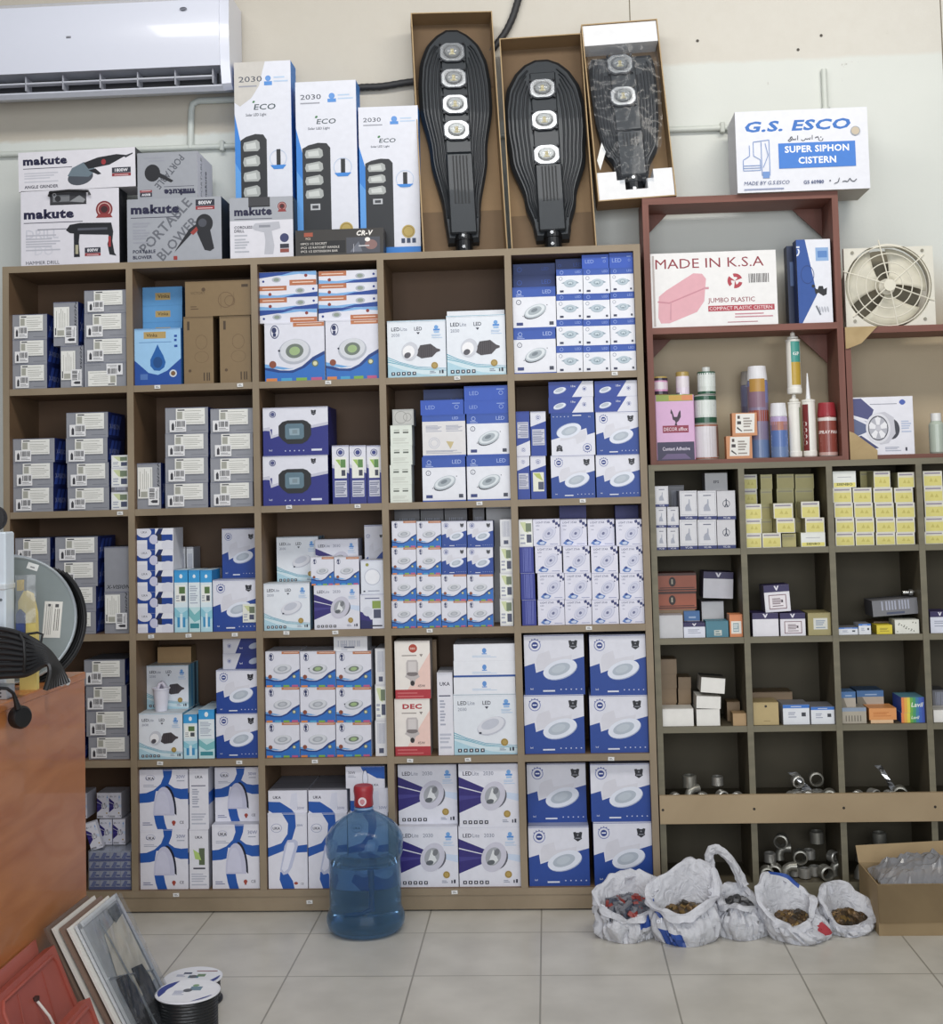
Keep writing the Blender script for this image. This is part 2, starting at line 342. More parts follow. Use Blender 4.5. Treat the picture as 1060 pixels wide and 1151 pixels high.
def A_P(a):
    a.poly([(0, 0), (1, 0), (1, .56), (0, .66)], '27307f'); a.poly([(0, .62), (1, .52), (1, .57), (0, .68)], 'c6c7d6')
    a.ring(.5, .88, .24, .05, '4a5180'); a.ell(.5, .88, .14, '2e3a80')
    a.rect(.14, .44, .86, .8, 'eceee4'); a.rect(.5, .62, .8, .76, '5d8a4a'); a.poly([(.2, .76), (.48, .76), (.5, .64)], '9cc05c'); a.rect(.55, .48, .78, .58, '3c4152')
    a.rect(.14, .12, .86, .4, 'c9cbd8'); a.bars(.18, .14, .82, .38, '6d7290', 7)
def A_P2(a):
    a.rect(0, 0, 1, 1, '27439a'); a.poly([(0, .66), (1, .78), (1, 1), (0, 1)], WH); ringlogo(a, .5, .86, .16); a.rect(.1, .24, .9, .6, 'c9cbd8'); a.bars(.14, .26, .86, .58, '8489a6', 8)
def A_P2l(a):
    a.rect(0, 0, 1, 1, '27439a'); a.poly([(0, .66), (1, .78), (1, 1), (0, 1)], WH); ringlogo(a, .5, .86, .16); a.rect(.14, .18, .86, .62, 'e9ead9'); a.poly([(.16, .6), (.6, .6), (.8, .42), (.4, .5)], 'b5c26a'); a.rect(.48, .22, .84, .4, '4a5068')
def A_C(a):
    a.rect(0, .8, 1, 1, '3ea0dc'); a.ell(.5, .9, .12, 'eef6fb', 1.3); a.rect(.08, .48, .86, .76, 'f2f4ee'); a.rect(.35, .62, .8, .73, '5d7a4a'); a.rect(.5, .5, .8, .59, '4b5058'); a.bars(.12, .5, .4, .6, '9aa0ae', 3)
    a.rect(0, 0, 1, .4, 'b9e0ec'); a.poly([(0, .4), (.5, .3), (1, .36), (1, .22), (.5, .18), (0, .26)], '8fcbdc'); a.rect(.2, .08, .8, .24, '3f93c4'); a.rect(.4, .06, .6, .3, 'dff0f6')
def A_C2(a):
    a.rect(0, .8, 1, 1, '3ea0dc'); a.ell(.5, .9, .12, 'eef6fb', 1.3); a.bars(.1, .46, .8, .76, 'b4bccb', 8); a.rect(0, 0, 1, .4, 'c6e5e8'); a.poly([(0, .4), (.5, .28), (1, .36), (1, .2), (.5, .16), (0, .26)], '7fc0c4'); a.rect(.1, .06, .9, .14, '3f8f9a')
def A_K(a, wide=True):
    B = '2158ac'
    a.poly([(.48, 1), (.68, 1), (.66, .88), (.6, .76), (.72, .69), (.86, .67), (1, .68), (1, .5), (.84, .5), (.7, .54), (.5, .64), (.34, .64), (.3, .47), (.2, .45), (0, .44), (0, .6), (.14, .61), (.3, .66), (.44, .76), (.5, .88)], B)
    a.poly([(.29, .23), (.49, .23), (.52, .1), (.56, 0), (.36, 0), (.32, .1)], B)
    a.ring(.22, .86, .1, .01, '9aa0c0', .62); a.text('UKA', .22, .825, .05, INK, .02, align='c'); a.bars(.08, .71, .36, .75, 'a9adbd', 2)
    a.text('30W', .76, .85, .055, '7d84a6', .01); a.bars(.77, .8, .93, .83, 'a9adbd', 1)
    a.poly([(.54-.22*cos(pi*i/16), .23+.5*sin(pi*i/16)**.9) for i in range(8, 17)]+[(.5, .4)], '141a30')
    a.poly([(.5-.22*cos(pi*i/16), .23+.48*sin(pi*i/16)**.9) for i in range(17)], 'c9cae0'); a.poly([(.47-.15*cos(pi*i/16), .26+.38*sin(pi*i/16)**.9) for i in range(17)], 'd3d4e8')
    a.text('CE', .82, .09, .045, INK); a.ell(.7, .11, .04, 'a5483c'); a.rect(.68, .06, .72, .09, 'a5483c'); a.bars(.06, .07, .26, .12, '7d84a6', 2)
def A_Kt(a):
    B = '2158ac'
    a.poly([(.36, 1), (.7, 1), (.72, .82), (.6, .62), (.68, .56), (1, .58), (1, .48), (.6, .47), (.4, .5), (0, .42), (0, .54), (.34, .6), (.5, .72), (.52, .86)], B)
    a.poly([(.3, .22), (.5, .2), (.62, .1), (.66, 0), (.36, 0), (.28, .12)], B)
    a.ring(.22, .8, .14, .014, '9aa0c0', .8); a.text('UKA', .22, .78, .035, INK, .02, align='c'); a.text('30W', .74, .82, .03, '7d84a6', .01, maxw=.2)
    a.poly([(.3, .24), (.38, .18), (.5, .2), (.6, .28), (.76, .56), (.76, .62), (.68, .65), (.5, .64), (.42, .56)], 'c3c8e0'); a.poly([(.34, .26), (.4, .22), (.5, .26), (.68, .56), (.66, .61), (.5, .61)], 'e6e8f6')
    a.text('CE', .82, .05, .025, INK); a.ell(.7, .07, .05, 'a5483c', .7)
def A_Kf(a):
    a.poly([(0, .5), (.3, .48), (.6, .14), (.66, 0), (.1, 0), (0, .1)], '2158ac'); a.text('UKA', .12, .62, .13, INK, .02); a.poly([(.55, .3), (.6, .85), (.74, .9), (.76, .3), (.7, .14), (.6, .16)], 'dcdeec'); a.text('30W', .74, .14, .12, '7d84a6')
def A_Kc(a):
    a.poly([(.38, 1), (1, 1), (1, .42), (.8, .46), (.6, .66), (.44, .8)], '2158ac'); a.text('30W', .06, .66, .12, INK); a.bars(.06, .5, .26, .6, 'a9adbd', 2); a.ell(.5, .45, .07, '3c4152', 3.2 ); a.ell(.5, .45, .06, 'e6e8f6', 3.3); a.text('UKA', .68, .1, .1, INK)
def A_Ks(a):
    a.rect(.28, 0, .5, 1, BLUE); a.poly([(.36, .3), (.6, 1), (.72, 1), (.56, .3)], '16285e'); a.rect(0, .45, .35, .72, BLUE); a.rect(.6, .4, .98, .7, BLUE); a.ell(.2, .82, .2, WH, .7); a.text('UKA', .12, .78, .1, INK); a.ell(.46, .48, .12, 'cfd0e6', 1.1); a.rect(.56, .42, .68, .72, '2a2c3c'); a.ell(.85, .18, .18, WH, .8); a.rect(0, 0, .26, .28, WH)
def A_E(a):
    a.text('LIGHT STAR', .1, .84, .07, '3d4470', .01, maxw=.56); a.text('LED', .1, .73, .06, '6d7290'); a.text('7W', .12, .58, .05, '6d7290')
    for i, (u, v) in enumerate(((.72, .94), (.82, .86), (.92, .78))): a.poly([(u, v), (u+.1, v+.04), (u+.13, v-.06), (u+.03, v-.1)], '2c356e')
    a.ell(.6, .46, .3, 'b9bcd4', .66, .8, n=24); a.ell(.6, .47, .28, 'd6d8ea', .66, .8, n=24); a.ell(.59, .47, .2, 'b9bcd4', .66, .8); a.ell(.59, .47, .17, 'cccee2', .66, .8); a.ell(.58, .46, .06, '6a6f92', .8, .8)
    a.ell(.86, .68, .025, '3d4470'); a.poly([(.1, .1), (.2, .2), (.28, .26), (.36, .2), (.5, .14), (.42, .04), (.2, .04)], '5a7fc0'); a.poly([(.18, .2), (.28, .26), (.34, .2), (.28, .14)], '27408a'); a.ell(.33, .11, .1, 'cdd8ee', .5)
    a.bars(.62, .06, .92, .1, '9aa0c0', 1)
def A_navy(a):
    a.rect(0, 0, 1, 1, '2a2f80'); a.text('LIGHT STAR', .1, .5, .18, 'aeb3dc', .01, maxw=.8)
def A_info(a):
    a.rect(0, 0, 1, 1, '2b3690'); a.bars(.25, .05, .85, .95, '6d76bc', 7, vert=True)
def A_wl(a):
    a.rect(.06, .06, .94, .94, 'eef0ea'); a.poly([(.1, .9), (.5, .9), (.7, .5), (.4, .56)], 'cfd8a8'); a.rect(.5, .55, .9, .86, '75836a'); a.rect(.55, .15, .9, .45, '4a5068'); a.bars(.1, .1, .45, .5, 'a9adbd', 3)
def A_wt(a):
    a.bars(.2, .35, .85, .92, 'a9adbd', 9, vert=True); a.rect(.3, .08, .7, .22, '4a5068')
def A_ktxt(a):
    a.text('UKA', .5, .84, .045, INK, .02, align='c'); a.rect(.1, .71, .85, .725, '4a5068'); a.bars(.15, .36, .5, .68, 'a9adbd', 8); a.bars(.1, .08, .85, .28, 'c0c3d0', 4)
def A_kpic(a):
    a.text('UKA', .5, .84, .045, INK, .02, align='c'); a.rect(.5, .4, .8, .68, '5d6a50'); a.poly([(.2, .66), (.5, .6), (.62, .48), (.3, .5)], 'b5d27a'); a.rect(.2, .33, .82, .355, INK); a.bars(.1, .06, .9, .28, 'c0c3d0', 5)
def A_logo_t(a):
    a.ell(.5, .6, .035, '5f95d8', 1.2); a.rect(.46, .38, .54, .44, '5f95d8'); a.bars(.3, .2, .7, .32, 'b9cfe8', 2)
def A_logo_tb(a):
    A_logo_t(a); a.rect(0, 0, 1, .12, '24509c')
def A_hang(a):
    a.bars(.22, .06, .4, .5, 'a9adbd', 4); a.bars(.12, .3, .8, .72, 'b4b8c6', 11, vert=True); a.rect(.3, .2, .62, .3, '4a5068')
def A_dec(a, red=True, word=False):
    a.poly([(.35, .16), (1, .16), (1, .8)], 'f0cfc4'); a.rect(0, 0, 1, .16, 'b3323c'); a.bars(.06, .03, .8, .12, 'cf6a6c', 2)
    if word: a.text('DEC', .5, .82, .09, 'b3323c', .045, align='c', wide=1.5)
    else: a.ell(.52, .87, .12, 'b3422f'); a.text('DEC', .52, .85, .035, 'f0d9cc', .02, align='c')
    a.bars(.2, .74, .62, .77, '8d8580', 1); a.poly([(.7, .77), (.8, .77), (.75, .72)], '8d8580')
    a.poly([(.32, .62), (.36, .67), (.62, .67), (.66, .62), (.66, .42), (.7, .38), (.58, .33), (.54, .22), (.46, .22), (.42, .33), (.28, .38), (.32, .42)], 'c3bcbb'); a.ell(.49, .43, .16, '7e7676', .4); a.rect(.38, .46, .6, .64, 'd8d2d0'); a.ell(.49, .27, .06, '2a2426', 1.2); a.text('45W', .64, .2, .045, '5a4a48')
def A_dec2(a): A_dec(a, True, True)
def A_box(a, t='makute', **k): pass
def A_brown(a):
    a.text('VICTORY', .08, .63, .07, '5a4630', maxw=.4); a.ell(.28, .76, .03, '5a4630'); a.rect(.86, .8, .96, .88, '4a3a28'); a.bars(.08, .2, .2, .3, '5a4630', 2)
    a.ring(.62, .45, .12, .008, '6a5238'); a.ring(.68, .42, .08, .008, '6a5238'); a.rect(.54, .2, .545, .6, '6a5238'); a.rect(.74, .3, .745, .66, '6a5238')
def A_brownv(a):
    a.rect(.12, .8, .2, .93, '4a3a28'); a.ring(.6, .62, .2, .012, '6a5238', 1.2); a.ring(.6, .4, .24, .012, '6a5238', .8); a.ell(.2, .2, .05, '5a4630'); a.bars(.66, .05, .9, .17, '4a3a28', 3, vert=True)
def A_vin(a):
    a.rect(0, 0, 1, 1, '9cc8ec'); a.poly([(0, 0), (1, 0), (1, .46), (.7, .25), (.5, .18), (.3, .22), (0, .44)], '1c4c9e')
    a.rect(.2, .82, .68, .94, 'b59a62'); a.text('Vinka', .26, .85, .06, '3a2c14', .01); a.bars(.1, .75, .8, .77, '5b86b8', 1)
    a.poly([(.5, .72), (.42, .58), (.34, .45), (.34, .34), (.42, .26), (.54, .25), (.64, .31), (.67, .4), (.62, .52), (.54, .64)], '1d5fa8'); a.ell(.5, .4, .1, '164a86', 1.2); a.rect(.12, .1, .28, .2, '4f74b4'); a.ell(.83, .2, .08, 'cfd6df'); a.ell(.83, .2, .05, '7a5a3a')
    a.bars(.86, .66, .93, .9, '1c4c9e', 3)
def A_vinf(a):
    a.rect(0, 0, 1, 1, '5d9bd0'); a.rect(.32, .3, .7, .68, 'b59a62'); a.text('Vinka', .38, .4, .2, '3a2c14', .01)
def A_sock(a):
    for u in (.16, .58): a.rect(u, .6, u+.26, .68, '5c625a'); a.rect(u, .74, u+.26, .78, 'a9aea4')
    a.bars(.12, .1, .85, .4, 'd0d4ca', 3)
def A_sockf(a):
    a.rect(.08, .1, .92, .9, 'c2c2be'); a.ring(.4, .5, .3, .03, '9a9a96'); a.ring(.7, .5, .2, .03, '9a9a96')
def A_X(a):
    a.rect(0, 0, 1, .12, '2b356e'); a.text('VC-06', .5, .03, .065, 'e0e2ec', .01, align='c', maxw=.7); a.rect(.06, .17, .94, .175, '7b7f90'); a.rect(.06, .93, .94, .935, '7b7f90'); a.rect(.06, .17, .07, .935, '7b7f90'); a.rect(.93, .17, .94, .935, '7b7f90')
    a.bars(.3, .82, .72, .88, '5c6076', 1); a.ell(.45, .4, .16, 'b9bcc6', .8); a.poly([(.3, .3), (.36, .5), (.5, .56), (.52, .7), (.58, .7), (.58, .5), (.68, .3)], 'a3a7b4')
def A_X2(a):
    a.rect(0, 0, 1, .12, '2b356e'); a.text('VC-06', .5, .03, .065, 'e0e2ec', .01, align='c', maxw=.7); a.ring(.5, .55, .2, .03, '3c4152'); a.rect(.47, .5, .53, .72, '3c4152'); a.poly([(.38, .44), (.5, .58), (.62, .44), (.58, .42), (.5, .5), (.42, .42)], '3c4152')
def A_efs(a): a.text('EFS', .5, .42, .16, '4a4a52', .03, align='c')
def A_Y(a):
    a.rect(.04, .04, .96, .66, 'd9d07c'); a.rect(.04, .66, .96, .78, 'dcd8bc'); a.rect(.08, .8, .9, .9, '958d9a'); a.poly([(.3, .3), (.42, .56), (.5, .3)], 'c6bb62'); a.poly([(.55, .28), (.66, .52), (.76, .28)], 'c6bb62')
def A_Yd(a):
    a.rect(.04, .04, .96, .72, 'b5ac72'); a.rect(.06, .76, .92, .86, 'a39c7e')
def A_Yw(a):
    a.rect(.03, .03, .97, .3, 'e6dc7a'); a.text('SIENBO', .5, .12, .16, '4d5230', .03, align='c', wide=1.3, maxw=.85); a.bars(.2, .62, .8, .68, '9a9aa6', 1)
def A_V(a):
    a.rect(0, .74, 1, 1, '322a58'); a.poly([(.4, .97), (.46, .97), (.5, .88), (.54, .97), (.6, .97), (.52, .8), (.48, .8)], 'e6e4ee'); 
def A_Vl(a):
    A_V(a); a.rect(.16, .1, .86, .64, '7a5560'); a.rect(.19, .13, .83, .61, 'ece6ea'); a.bars(.3, .2, .72, .54, '7d6a74', 5); a.rect(.66, .34, .72, .44, '3a3038')
def A_Vs(a):
    A_V(a); a.bars(.2, .3, .8, .6, 'a9adbd', 3)
def A_khaki(a): a.rect(.24, .26, .86, .76, 'd9dad2'); a.bars(.34, .32, .76, .7, '8f9db0', 4)
def A_red(a):
    a.rect(0, .06, 1, .12, '3c2620'); a.rect(0, .86, 1, 1, '4c2c24'); a.ell(.38, .52, .09, '2c1f1c', 1.4); a.rect(.355, .4, .395, .66, 'b9b09c'); a.bars(.05, .18, .95, .26, '3c2620', 1)
def A_teal(a): a.rect(.36, .1, .7, .44, 'c6ccc4'); a.bars(.42, .16, .64, .4, '5f7f86', 2)
def A_orw(a): a.rect(.12, .14, .9, .7, 'ece6dc'); a.rect(.26, .22, .72, .62, '9fb0b4'); a.bars(.3, .28, .68, .58, 'dfe4e2', 3)
def A_bw(a):
    a.rect(0, .82, 1, 1, '3b78cc'); a.bars(.3, .88, .7, .95, 'dfe7f4', 1); a.rect(.7, .4, .86, .6, '3c4048'); a.bars(.2, .35, .5, .65, 'a9adbd', 3)
def A_orange(a): a.bars(.15, .3, .8, .7, 'c87a3c', 3)
def A_rain(a):
    cs = ('e88a4a', 'e9b04a', 'e4d64e', '6fae4a', '4a9a6a', '3f7fa8', '3f66b8', '3f58b0')
    for i, c in enumerate(cs): a.rect(i/8, 0, (i+1)/8, 1, c)
    a.text('Lavil', .42, .36, .3, 'eef2e6', .02, shear=.2)
def A_grill(a):
    a.rect(0, .76, 1, 1, '8f9fb4')
    for i in range(6): a.rect(.14+.12*i, .14, .18+.12*i, .5, '6d675c')
def A_bstrip(a): a.rect(0, .6, 1, 1, '4a74a8'); a.bars(.3, .7, .75, .85, '9fb6d2', 1); a.poly([(0, .6), (.2, .6), (.4, 0), (0, 0)], '7d7668')
def A_ysm(a): a.bars(.2, .3, .8, .7, '9a8a2c', 3)
def A_pat(a):
    for i in range(14): a.ell(.1+.8*((i*.37) % 1), .15+.7*((i*.61) % 1), .03, '5c6054', .6, i)
def A_plain(a): pass
def A_hole(a): a.ell(.5, .82, .05, '2a2218'); a.bars(.4, .16, .66, .2, '8a744c', 1)
def A_info2(a):
    a.rect(0, 0, .5, .26, NAVY); a.poly([(0, .26), (0, .5), (.3, .4), (.48, .2)], '2c2372'); a.ell(.3, .5, .2, 'd6d9e4'); a.rect(.55, .3, .85, .55, '4a5068'); a.rect(.5, .58, .85, .8, '8aa04e'); a.bars(.2, .86, .8, .92, '6d7290', 1); a.rect(.4, .06, .9, .1, INK)
def A_ledr(a):
    a.ell(.5, .5, .36, 'c3c8d6'); a.ell(.5, .5, .32, 'eef0f6'); a.ell(.28, .86, .07, '9a9a4a'); a.bars(.3, .08, .8, .12, '6d7290', 1); a.rect(.1, .06, .18, .1, INK)
def A_gnd(a): a.text('X-VISION', .06, .06, .09, '2a2c33', .02, shear=.25); a.bars(.6, .1, .95, .13, '6a6c74', 1)
# design key: (object name, description, group, artwork, front, side, top)
D = {
 'G': ('grey_carton', 'grey carton with white label', 'grey cartons with white labels', A_gnd, '93959c', '1b2a66', '6d6f77'),
 'W': ('downlight_box', 'small blue-wave light box', 'blue-wave light boxes', A_W, WH, 'dcdde6', 'd6d6de'),
 'Wg': ('downlight_box', 'small green-lens blue-wave box', 'blue-wave light boxes', A_Wg, WH, 'dcdde6', 'd6d6de'),
 'Wb': ('downlight_box', 'large green-lens blue-wave box', 'blue-wave light boxes', A_Wb, WH, 'dcdde6', 'd6d6de'),
 'Wt': ('downlight_box', 'flat blue-wave light box', 'flat blue-wave light boxes', A_Wthin, WH, 'dcdde6', 'd6d6de'),
 'T': ('downlight_box', 'white box with teal curves', 'white boxes with teal curves', A_T, 'e6ebf2', '7fb2c6', 'c6cdd2'),
 'Tg': ('downlight_box', 'white box showing pale round light', 'white boxes with teal curves', A_Tg, 'e6ebf2', '8fa3b0', 'c6cdd2'),
 'N': ('downlight_box', 'white box with navy rays', 'white boxes with navy rays', A_N, WH, 'cfd0dc', 'c9cad4'),
 'B': ('panel_light_box', 'blue and white zigzag box', 'blue and white zigzag light boxes', A_B, WH, '24408e', '9aa0b8'),
 'Bs': ('panel_light_box', 'flat-laid blue zigzag box', 'zigzag boxes laid flat', A_Bside, '27439a', '24408e', '8d93ad'),
 'BL': ('panel_light_box', 'flat-laid box, white left end', 'zigzag boxes laid flat', A_BsideL, '1d2f78', '24408e', '8d93ad'),
 'S': ('spotlight_box', 'large blue-topped spotlight box', 'blue-topped spotlight boxes', A_S, 'e9ebf2', '2f55ad', '2f55ad'),
 's': ('spotlight_box', 'small blue-topped spotlight box', 'small blue-topped spotlight boxes', A_Ss, 'e9ebf2', '2f55ad', '2f55ad'),
 'Sb': ('spotlight_box', 'blue-topped box with printed table', 'blue-topped spotlight boxes', A_Sback, 'e2e0e0', '2f55ad', '2f55ad'),
 'bl': ('blue_box', 'bright blue flat box', 'blue flat boxes', A_blue, '2c55b8', '24469c', '2c55b8'),
 'db': ('blue_box', 'dark blue flat box', 'blue flat boxes', A_dkblue, '1c3672', '1c3672', '22428a'),
 'F': ('floodlight_box', 'floodlight box with black lamp picture', 'floodlight boxes', A_F, WH, '1c2266', 'a9aab6'),
 'P': ('narrow_box', 'narrow white and navy box', 'narrow navy boxes', A_P, WH, '27307f', 'c9cad4'),
 'P2': ('narrow_box', 'narrow blue box with table', 'narrow navy boxes', A_P2, '27439a', '27307f', 'c9cad4'),
 'Pl': ('narrow_box', 'narrow blue box with label', 'narrow navy boxes', A_P2l, '27439a', '27307f', 'c9cad4'),
 'C': ('narrow_box', 'narrow sky blue box with label', 'narrow sky blue boxes', A_C, 'dfeef4', '2f86c0', 'cfe0e8'),
 'C2': ('narrow_box', 'narrow sky blue printed box', 'narrow sky blue boxes', A_C2, 'e6f0f4', '2f86c0', 'cfe0e8'),
 'K': ('bulb_box', 'white bulb box with blue swirl', 'bulb boxes with blue swirls', A_K, 'e6e6f0', 'dcdde8', 'c6c7d2'),
 'Kt': ('bulb_box', 'tall bulb box with blue swirl', 'tall bulb boxes', A_Kt, 'e6e6f0', 'dcdde8', 'c6c7d2'),
 'Kf': ('bulb_box', 'flat-laid bulb box', 'bulb boxes laid flat', A_Kf, 'e6e6f0', 'dcdde8', '8d8e98'),
 'Kc': ('bulb_box', 'small bulb box with oval lamp', 'bulb boxes laid flat', A_Kc, 'e6e6f0', 'dcdde8', 'c6c7d2'),
 'Ks': ('bulb_box', 'small blue-banded bulb box', 'small blue-banded bulb boxes', A_Ks, 'ecedf4', 'e0e1ea', 'd6d7de'),
 'E': ('spotlight_box', 'small lilac-white ring light box', 'lilac-white ring light boxes', A_E, 'e2e2f0', '3a4390', 'c6c7da'),
 'nv': ('navy_box', 'navy box lettered in white', 'navy boxes', A_navy, '2a2f80', '2a2f80', '2a2f80'),
 'in': ('navy_box', 'narrow navy box', 'navy boxes', A_info, '2b3690', 'c9cad8', '2b3690'),
 'wl': ('narrow_box', 'narrow white box with picture label', 'narrow white boxes', A_wl, 'dfe0e2', 'a5a7ae', 'c6c7ce'),
 'wt': ('narrow_box', 'narrow white box with side print', 'narrow white boxes', A_wt, 'e0e1e4', 'a5a7ae', 'c6c7ce'),
 'kt': ('narrow_box', 'narrow white box with text', 'narrow white boxes', A_ktxt, 'e6e6ee', 'b9bac4', 'c6c7ce'),
 'kp': ('narrow_box', 'narrow white box with green picture', 'narrow white boxes', A_kpic, 'e6e6ee', 'b9bac4', 'c6c7ce'),
 'lt': ('flat_white_box', 'flat white box with small blue emblem', 'flat white boxes', A_logo_t, 'eceef4', 'd6d8de', 'c6c7ce'),
 'lb': ('flat_white_box', 'flat white box with blue edge', 'flat white boxes', A_logo_tb, 'eceef4', 'd6d8de', 'c6c7ce'),
 'hg': ('flat_white_box', 'white box with barcode lying flat', 'flat white boxes', A_hang, 'dcdde0', 'b9bac0', 'c6c7ce'),
 'R1': ('bulb_box', 'cream and red bulb box with round emblem', 'cream and red bulb boxes', A_dec, 'f1ebe4', 'a9a29c', 'c9c2ba'),
 'R2': ('bulb_box', 'cream and red bulb box lettered in red', 'cream and red bulb boxes', A_dec2, 'f1ebe4', 'a9a29c', 'c9c2ba'),
 'br': ('brown_carton', 'brown carton with line drawing', 'brown cartons', A_brown, '867050', '67543a', '867050'),
 'bv': ('brown_carton', 'brown upright carton', 'brown cartons', A_brownv, '867050', '574530', '867050'),
 'v': ('water_filter_box', 'light blue box with water drop', 'light blue boxes', A_vin, '9cc8ec', '2a5fa0', '7ab0dc'),
 'vf': ('water_filter_box', 'light blue flat box with gold label', 'light blue boxes', A_vinf, '5d9bd0', '3a6a9c', '6aa6d8'),
 'so': ('socket_box', 'white twin-slot switch box', 'white switch boxes', A_sock, 'e0e6dc', 'c6ccc2', 'd0d6cc'),
 'sf': ('socket_plate', 'grey socket plate lying on switch boxes', 'white switch boxes', A_sockf, 'b4b5b2', '8a8b88', 'a0a19e'),
 'sm': ('small_white_box', 'small white box with grey label', 'small white boxes', A_wl, 'dfe0e4', '9a9ca6', 'c6c7ce'),
 'pl': ('small_white_box', 'plain pale box', 'plain boxes', A_plain, 'c9c9cc', '8d8d92', 'b0b0b4'),
 'dk': ('small_grey_box', 'dim grey box', 'plain boxes', A_wt, '77777c', '4a4a50', '66666a'),
 'i2': ('round_light_box', 'white box with label and navy corner', 'round light boxes', A_info2, 'dfe2ec', '3a4390', 'c6c7ce'),
 'lr': ('round_light_box', 'white box with round light', 'round light boxes', A_ledr, 'dfe4ee', '3a4390', 'c6c7ce'),
 'X': ('valve_box', 'white box with navy foot', 'white boxes with navy feet', A_X, 'd6d6da', '9a9aa2', 'b9b9c0'),
 'X2': ('valve_box', 'navy-footed box with round symbol', 'white boxes with navy feet', A_X2, 'cdccd0', '9a9aa2', 'b9b9c0'),
 'ef': ('valve_box', 'plain grey lettered box', 'white boxes with navy feet', A_efs, 'a9a9ab', '77777a', '8d8d90'),
 'Y': ('yellow_box', 'small yellow box', 'small yellow boxes', A_Y, 'dcdad0', 'a9a480', 'cfc9a0'),
 'Yd': ('yellow_box', 'plain yellow-khaki box', 'small yellow boxes', A_Yd, 'b9b27c', '8f8a5c', 'a59f6a'),
 'Yw': ('yellow_box', 'white and yellow lettered box', 'small yellow boxes', A_Yw, 'e6e8e2', 'b9b88a', 'cfcfb4'),
 'V': ('fitting_box', 'white box with dark purple top', 'purple-topped boxes', A_V, 'e6e4ea', '6a6478', '322a58'),
 'Vl': ('fitting_box', 'purple-topped box with bordered label', 'purple-topped boxes', A_Vl, 'e6e4ea', '6a6478', '322a58'),
 'Vs': ('fitting_box', 'small purple-topped box', 'purple-topped boxes', A_Vs, 'dfe2ee', '6a6478', '322a58'),
 'kh': ('khaki_box', 'khaki box with pale label', 'khaki boxes', A_khaki, 'a59a6a', '7a7048', '8d8358'),
 'kh2': ('khaki_box', 'open khaki box with finger hole', 'khaki boxes', A_hole, 'bda878', '8a7850', '9a8860'),
 'rd': ('red_box', 'orange-red box with dark stripes', 'orange-red boxes', A_red, 'a4573c', '6a3a2a', '7a4434'),
 'te': ('teal_box', 'teal box with small label', 'mixed small boxes', A_teal, '4a7f90', '35606e', '4a7f90'),
 'ow': ('orange_box', 'upright orange and white box', 'mixed small boxes', A_orw, 'd98a5a', 'a8683c', 'd98a5a'),
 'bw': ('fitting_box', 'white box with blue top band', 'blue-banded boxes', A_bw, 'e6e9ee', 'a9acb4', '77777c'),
 'or': ('orange_box', 'flat orange box', 'orange boxes', A_orange, 'e09a5c', 'b07440', 'd08c50'),
 'pe': ('orange_box', 'pale peach box', 'orange boxes', A_plain, 'e9c49a', 'c09a70', 'd9b48a'),
 'ra': ('rainbow_box', 'rainbow striped box', 'rainbow boxes', A_rain, '6fae4a', '3f58b0', '5a8a9a'),
 'gr': ('grey_box', 'grey box with slotted front', 'mixed small boxes', A_grill, 'b0a898', '8a8274', '9a9284'),
 'bb': ('blue_box', 'blue-banded grey box', 'mixed small boxes', A_bstrip, 'b4aa9c', '3f5f86', '4a6a90'),
 'ys': ('yellow_box', 'tiny bright yellow box', 'mixed small boxes', A_ysm, 'e3cf3c', 'b3a22c', 'd0bd34'),
 'pa': ('small_white_box', 'white box with speckled print', 'mixed small boxes', A_pat, 'e6e6dc', 'b4b4aa', 'c6c6bc'),
 'p0': ('small_white_box', 'plain white box', 'plain white boxes', A_plain, 'eceae4', 'b0aea8', 'cfcdc6'),
 'p1': ('brown_carton', 'plain brown carton', 'plain brown cartons', A_plain, '8a7357', '66543c', '7a6448'),
 'p2': ('brown_carton', 'small tan carton', 'plain brown cartons', A_plain, 'b0926a', '86704e', '9a7f5a'),
}
